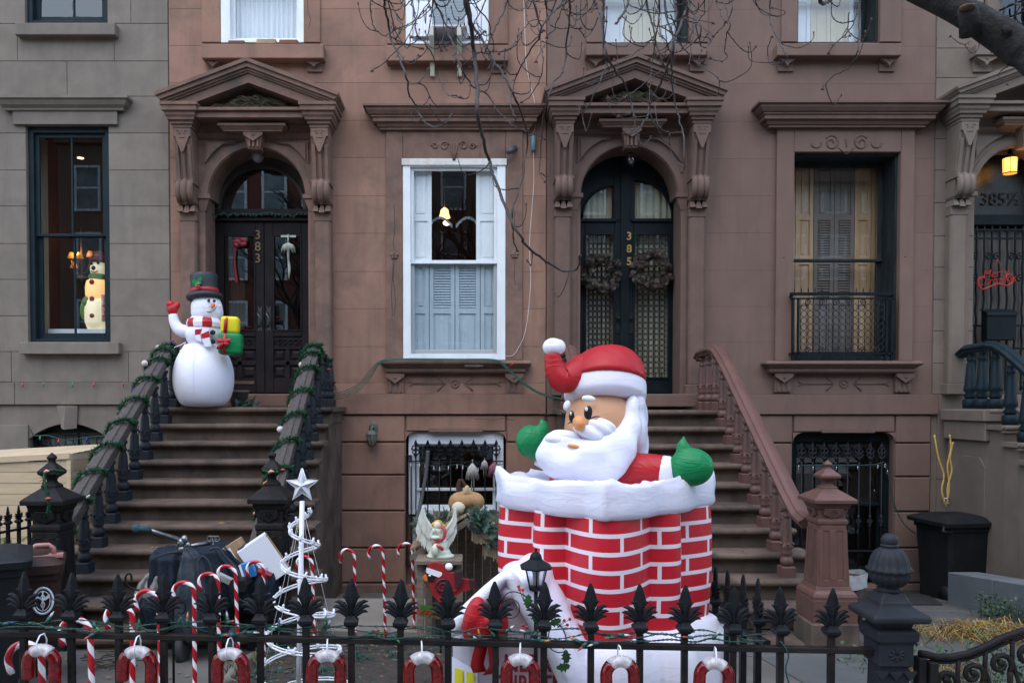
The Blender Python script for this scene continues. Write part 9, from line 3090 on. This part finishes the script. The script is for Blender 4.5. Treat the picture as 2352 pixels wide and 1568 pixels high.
TW = [
 (T1, [(95, 0), (97, 120), (130, 250), (190, 320), (240, 335), (300, 300), (320, 270)], 2.0, 1),
 (T1, [(225, 0), (240, 120), (265, 240), (300, 390), (340, 480), (390, 590), (430, 710), (450, 800), (460, 880), (510, 970), (560, 1080), (620, 1150), (700, 1185), (790, 1150), (865, 1070)], 4.2, 1),
 (T1, [(350, 480), (440, 575), (500, 590), (545, 520)], 1.6, 0), (T1, [(455, 800), (530, 785), (600, 720), (640, 640)], 1.6, 0), (T1, [(510, 970), (580, 990), (645, 915)], 1.6, 0),
 (T1, [(265, 0), (290, 150), (330, 250), (400, 275), (500, 200), (600, 110), (640, 60)], 2.2, 1),
 (T1, [(300, 220), (350, 330), (420, 440), (465, 420), (478, 345)], 1.6, 0),
 (T1, [(480, 0), (505, 150), (540, 320), (620, 430), (680, 530), (710, 650), (750, 750), (800, 860), (860, 910), (930, 915)], 2.8, 1),
 (T1, [(675, 0), (690, 200), (720, 350), (757, 470)], 2.0, 1),
 (T1, [(690, 0), (770, 150), (820, 300), (870, 440), (900, 540), (960, 680), (1020, 770), (1080, 830), (1180, 880), (1260, 1000), (1350, 1100), (1450, 1190), (1600, 1245), (1730, 1300)], 3.6, 1),
 (TA, [(1070, 0), (1076, 30), (1082, 69), (1088, 111), (1092, 148), (1095, 185), (1097, 222), (1098, 258), (1105, 303), (1112, 335), (1122, 364), (1128, 387), (1147, 436), (1168, 492), (1196, 545), (1206, 560), (1238, 588), (1273, 613), (1301, 622), (1326, 616), (1333, 585)], 7.5, 1),
 (TA, [(1078, 20), (1085, 57), (1105, 89), (1127, 133), (1154, 167), (1172, 204), (1189, 241), (1204, 278), (1211, 318), (1209, 357), (1199, 415), (1185, 455), (1175, 485), (1176, 520), (1182, 560), (1188, 575)], 4.6, 1),
 (T1, [(1380, 0), (1320, 150), (1260, 260), (1220, 360), (1180, 470), (1150, 495), (1050, 480), (960, 420), (880, 310), (830, 180)], 3.2, 1),
 (T1, [(1900, 0), (1780, 130), (1700, 260), (1650, 390), (1560, 520), (1490, 660), (1430, 800), (1405, 920), (1430, 1040), (1460, 1090), (1440, 1140), (1380, 1130)], 3.4, 1),
 (T1, [(1960, 0), (1950, 200), (1930, 380), (1915, 560), (1890, 670), (1810, 770), (1760, 900), (1720, 1050), (1700, 1200), (1690, 1350), (1680, 1568), (1690, 1640), (1725, 1690)], 3.6, 1),
 (T1, [(1610, 0), (1650, 150), (1670, 300), (1690, 440), (1710, 560), (1700, 680), (1640, 820), (1560, 930), (1500, 960)], 2.8, 1),
 (T1, [(1170, 0), (1120, 120), (1060, 240), (1110, 330), (1170, 300)], 2.4, 1), (T1, [(1060, 20), (1180, 180), (1240, 380), (1250, 500), (1200, 640)], 2.8, 1),
 (T1, [(1560, 0), (1560, 180), (1640, 320), (1700, 280)], 2, 1), (T1, [(1830, 0), (1740, 180), (1620, 190), (1540, 250), (1500, 340), (1400, 450), (1290, 500)], 2.2, 1),
 (T2, [(500, 0), (560, 120), (585, 280), (600, 440), (630, 540), (700, 650), (780, 770), (840, 930), (870, 1060), (875, 1090)], 5.0, 1),
 (T2, [(625, 590), (560, 760), (500, 890), (440, 1000), (370, 1060), (370, 990)], 2.4, 0), (T2, [(840, 870), (760, 940), (700, 970), (640, 930)], 1.8, 0),
 (T2, [(860, -60), (830, 0), (790, 100), (740, 180), (710, 220)], 6.5, 1),
 (T2, [(990, 0), (1030, 150), (1060, 300), (1090, 420), (1140, 570), (1180, 650), (1190, 690)], 4.0, 1),
 (T2, [(1110, 0), (1100, 200), (1070, 400), (1045, 550), (1035, 700), (1020, 850), (1020, 960)], 3.2, 1),
 (T2, [(1390, 0), (1340, 150), (1290, 290), (1240, 420), (1200, 560), (1160, 700), (1090, 830), (1030, 980), (1000, 1080), (940, 1180), (870, 1240), (780, 1250)], 5.2, 1),
 (T2, [(1180, 150), (1220, 280), (1250, 400), (1240, 540), (1230, 700), (1235, 830), (1270, 1000), (1310, 1150), (1340, 1270), (1345, 1450), (1350, 1540), (1330, 1600)], 4.0, 1),
 (T2, [(1380, 20), (1450, 150), (1500, 250), (1490, 370), (1530, 450), (1580, 400), (1640, 310), (1720, 230), (1760, 180), (1790, 80), (1770, 0)], 2.6, 1),
 (T2, [(1720, 0), (1750, 150), (1770, 250), (1740, 350), (1725, 450), (1740, 545), (1670, 575), (1590, 540)], 2.6, 1),
 (T2, [(1640, 0), (1680, 120), (1730, 200)], 2, 1), (T2, [(1020, 1050), (1080, 1180), (1140, 1290), (1215, 1335)], 2.6, 0), (T2, [(1000, 1080), (900, 1090), (800, 1105), (720, 1080)], 1.8, 0),
 (T2, [(1210, 140), (1270, 270), (1330, 440), (1420, 530), (1520, 630), (1630, 700), (1670, 760), (1665, 860)], 2.6, 0),
 (T2, [(840, 50), (930, 90), (1050, 95), (1180, 130)], 1.8, 0), (T2, [(1150, 640), (1000, 760), (860, 870), (780, 920)], 1.8, 0), (T2, [(1060, 330), (980, 440), (850, 520), (690, 560)], 2, 0),
 (T2, [(1530, 0), (1530, 120), (1480, 190), (1440, 260), (1410, 420), (1395, 600)], 2, 1), (T2, [(545, 160), (490, 270), (420, 360), (380, 300), (375, 250)], 1.8, 0), (T2, [(440, 30), (460, 120), (520, 80)], 1.8, 1),
 (T3, [(270, 0), (320, 100), (390, 125), (460, 125), (490, 90), (400, 60)], 2.2, 1),
 (T3, [(390, 0), (390, 150), (420, 260), (490, 380), (520, 450), (480, 490), (410, 505), (370, 460), (370, 380), (400, 285)], 3.0, 1),
 (T3, [(1085, 0), (1075, 250), (1055, 400), (1000, 520), (900, 570), (820, 630), (790, 685)], 3.0, 1),
 (T3, [(1080, 40), (1040, 160), (960, 290), (880, 350), (840, 410)], 2.4, 0), (T3, [(1000, 100), (980, 220), (945, 290), (1000, 270)], 1.8, 0),
 (T3, [(760, -60), (775, 0), (800, 30), (840, 10), (900, -20)], 8, 1),
 (T3, [(2350, 460), (2240, 470), (2150, 430), (2100, 400)], 2.2, 0), (T3, [(2290, 490), (2190, 530), (2160, 590), (2220, 645)], 2.6, 0), (T3, [(1940, 320), (1900, 345), (1840, 330), (1785, 275)], 1.6, 0),
 (T3, [(1720, 30), (1900, 10), (2040, 30), (2130, 110), (2190, 150)], 2.2, 0), (T3, [(2040, 0), (2030, 90), (2000, 130)], 2, 0), (T3, [(2352, 60), (2240, 40), (2120, 200)], 2, 0), (T3, [(2350, 20), (2280, 120), (2220, 200), (2190, 250)], 2, 0),
]
for k in range(15):
 x0 = rt.uniform(880, 1690); y0 = rt.uniform(-60, 20); L_ = rt.uniform(70, 250); dr = rt.uniform(-.6, .6)
 pl = [(x0, y0)]
 for i in range(5):
  t = (i + 1) / 5
  pl.append((x0 + dr * L_ * t + rt.uniform(-8, 8) + (30 * rt.choice((-1, 1)) * t * t if i > 2 else 0), y0 + L_ * (t if i < 4 else .93)))
 TW.append((TA, pl, rt.uniform(1.8, 2.6), 1 if y0 < 0 else 0))
buds = MB()
side = MB()
def seg_twig(P, rad, n=5):
 b = MB()
 b.tube(P, rad, n)
 return b
cnt = 0
for fn, pts, wd, root in TW:
 d0 = rt.uniform(3.55, 4.45)
 pp = [fn(*p) for p in pts]
 if root:
  x0, y0 = pp[0]
  dx = pp[0][0] - pp[1][0]; dy = min(-8, pp[0][1] - pp[1][1])
  pp = [(x0 + dx * 2 + 30, -165 + rt.uniform(-25, 25)), (x0 + dx * .9, -70)] + pp
 k = len(pp)
 V = []
 for i, (x, y) in enumerate(pp):
  V.append(W(x, y, d0 + .22 * math.sin(i * .9 + d0 * 7) * (1 if root else .4)))
 P = spline(V, 5)
 s = 1 / sc(d0)
 r0 = wd * 1.45 * s / 2
 m = len(P)
 P = [p + Vector((noise.noise(p * 16 + Vector((d0, 0, 0))), 0, noise.noise(p * 16 + Vector((0, d0, 9))))) * .009 for p in P]
 rad = [max(.0021, r0 * (1 - .62 * i / m)) * (1 + .15 * (i % 3 == 0)) for i in range(m)]
 seg_twig(P, rad, 6 if wd > 4 else 4).build('branch', M_TWIG, tr_)
 for i in range(8 if root else 3, m - 1, 3):
  if rt.random() < .55:
   tg = (P[i + 1] - P[i - 1]).normalized()
   sg = rt.choice((-1, 1))
   sd = Vector((tg.z, rt.uniform(-.5, .5), -tg.x)).normalized() * sg
   side.tube([P[i], P[i] + sd * rt.uniform(.006, .014) + tg * .006], [.0028, .0012], 4, cap=False)
 for i in range(10 if root else 5, m - 2, 13 if root else 12):
  if rt.random() < .75:
   L_ = rt.uniform(.05, .17)
   sg = rt.choice((-1, 1))
   tg = (P[i + 1] - P[i - 1]).normalized()
   sd = Vector((tg.z, 0, -tg.x)).normalized() * sg
   yj = rt.uniform(-.04, .04)
   c = [P[i], P[i] + (tg * .5 + sd * .5) * L_ * .4, P[i] + (tg * .45 + sd) * L_ * .62 + Vector((0, yj, -.01)), P[i] + sd * L_ + tg * L_ * .35 + Vector((0, yj * 2, .03 * rt.random())), P[i] + sd * L_ * 1.12 + Vector((0, yj * 2, .035 + .05 * rt.random()))]
   Q = spline(c, 4)
   side.tube(Q, [.0034 - .0016 * j / len(Q) for j in range(len(Q))], 4)
   buds.ell(Q[-1], .0042, .0042, .009, 5, 4)
   for j in range(2, len(Q) - 1, 3):
    buds.ell(Q[j] + Vector((0, -.003, .002)), .003, .003, .004, 4, 3)
 buds.ell(P[-1], .0042, .0042, .008, 5, 4)
 for j in (-1, 1): buds.ell(P[-1] + Vector((.006 * j, 0, -.004)), .003, .003, .006, 4, 3)
tag(side.build('side_shoots', M_TWIG, tr_), kind='stuff')
tag(buds.build('buds', M_BUD, tr_), kind='stuff')
M_OBR = pm('far_red_brick', (.20, .060, .042), (.15, .045, .034), 8, .85, .2, 40)
M_OBR2 = pm('far_brown_stone', (.20, .13, .10), (.16, .105, .085), 8, .85, .2, 40)
far_n = 0
for k in range(8):
 x0 = -24 + 6.1 * k
 h = thing('row_house', 'red brick row house across the street behind the camera' if k % 2 == 0 else 'brown stone row house across the street behind the camera', 'house', (x0 + 3, -14, .345), 'row houses across the street')
 zt = (14.2, 13.8, 14.4, 13.9, 14.1, 13.7, 11.9, 12.2)[k]
 MB().box(x0, x0 + 6.08, -22, -14, -.2, zt).build('wall', M_OBR if k % 2 == 0 else M_OBR2, h)
 MB().cornice(x0 + .1, x0 + 5.98, -14, [(-.0, zt + .3)]* 1 + [(0, zt - .5)]).build('roof_edge', M_OBR2, h) if False else None
 b = MB(); b.box(x0, x0 + 6.08, -14.001, -13.4, zt - .5, zt + .1); b.box(x0, x0 + 6.08, -14.001, -13.7, zt - .8, zt - .5)
 b.build('cornice', M_OBR2, h)
 for r_ in range(4):
  for c in range(3):
   xa = x0 + .75 + 1.75 * c
   za = 1.6 + 2.85 * r_
   fr_ = MB(); ring_frame(fr_, xa, xa + 1.1, za, za + 1.95, -14.0, -13.9, .10); fr_.box(xa + .1, xa + 1.0, -13.98, -13.93, za + .95, za + 1.03)
   w_ = fr_.build('window', M_WHITE2, h)
   MB().box(xa + .1, xa + 1.0, -13.99, -13.96, za + .1, za + 1.85).build('pane', pm('far_pane', (.10, .13, .15), (.25, .28, .30), 1.2, .1, 0) if 'far_pane' not in MATS else MATS['far_pane'], w_)
def far_tree(x, y, label, seed):
 r_ = random.Random(seed)
 t = thing('far_tree', label, 'tree', (x, y, .2), 'bare trees behind the camera')
 b = MB()
 def grow(p, d, l, r, depth):
  q_ = [p, p + d * l * .5 + Vector((r_.gauss(0, .06), r_.gauss(0, .06), 0)) * l, p + d * l]
  b.tube(q_, [r, r * .85, r * .65], 6 if depth < 2 else 4, cap=False)
  if depth >= 5: return
  for _ in range(3 if depth else 5):
   nd = (d + Vector((r_.gauss(0, .55), r_.gauss(0, .55), r_.gauss(.12, .3)))).normalized()
   grow(q_[2], nd, l * r_.uniform(.6, .85), r * .6, depth + 1)
 grow(Vector((x, y, .2)), Vector((0, 0, 1)), 3.2, .22, 0)
 b.build('trunk', M_BARK, t)
far_tree(-6, -10.4, 'bare street tree across the road to the left', 3)
far_tree(1.5, -10.6, 'bare street tree across the road behind the camera', 5)
far_tree(9, -10.3, 'bare street tree across the road to the right', 8)
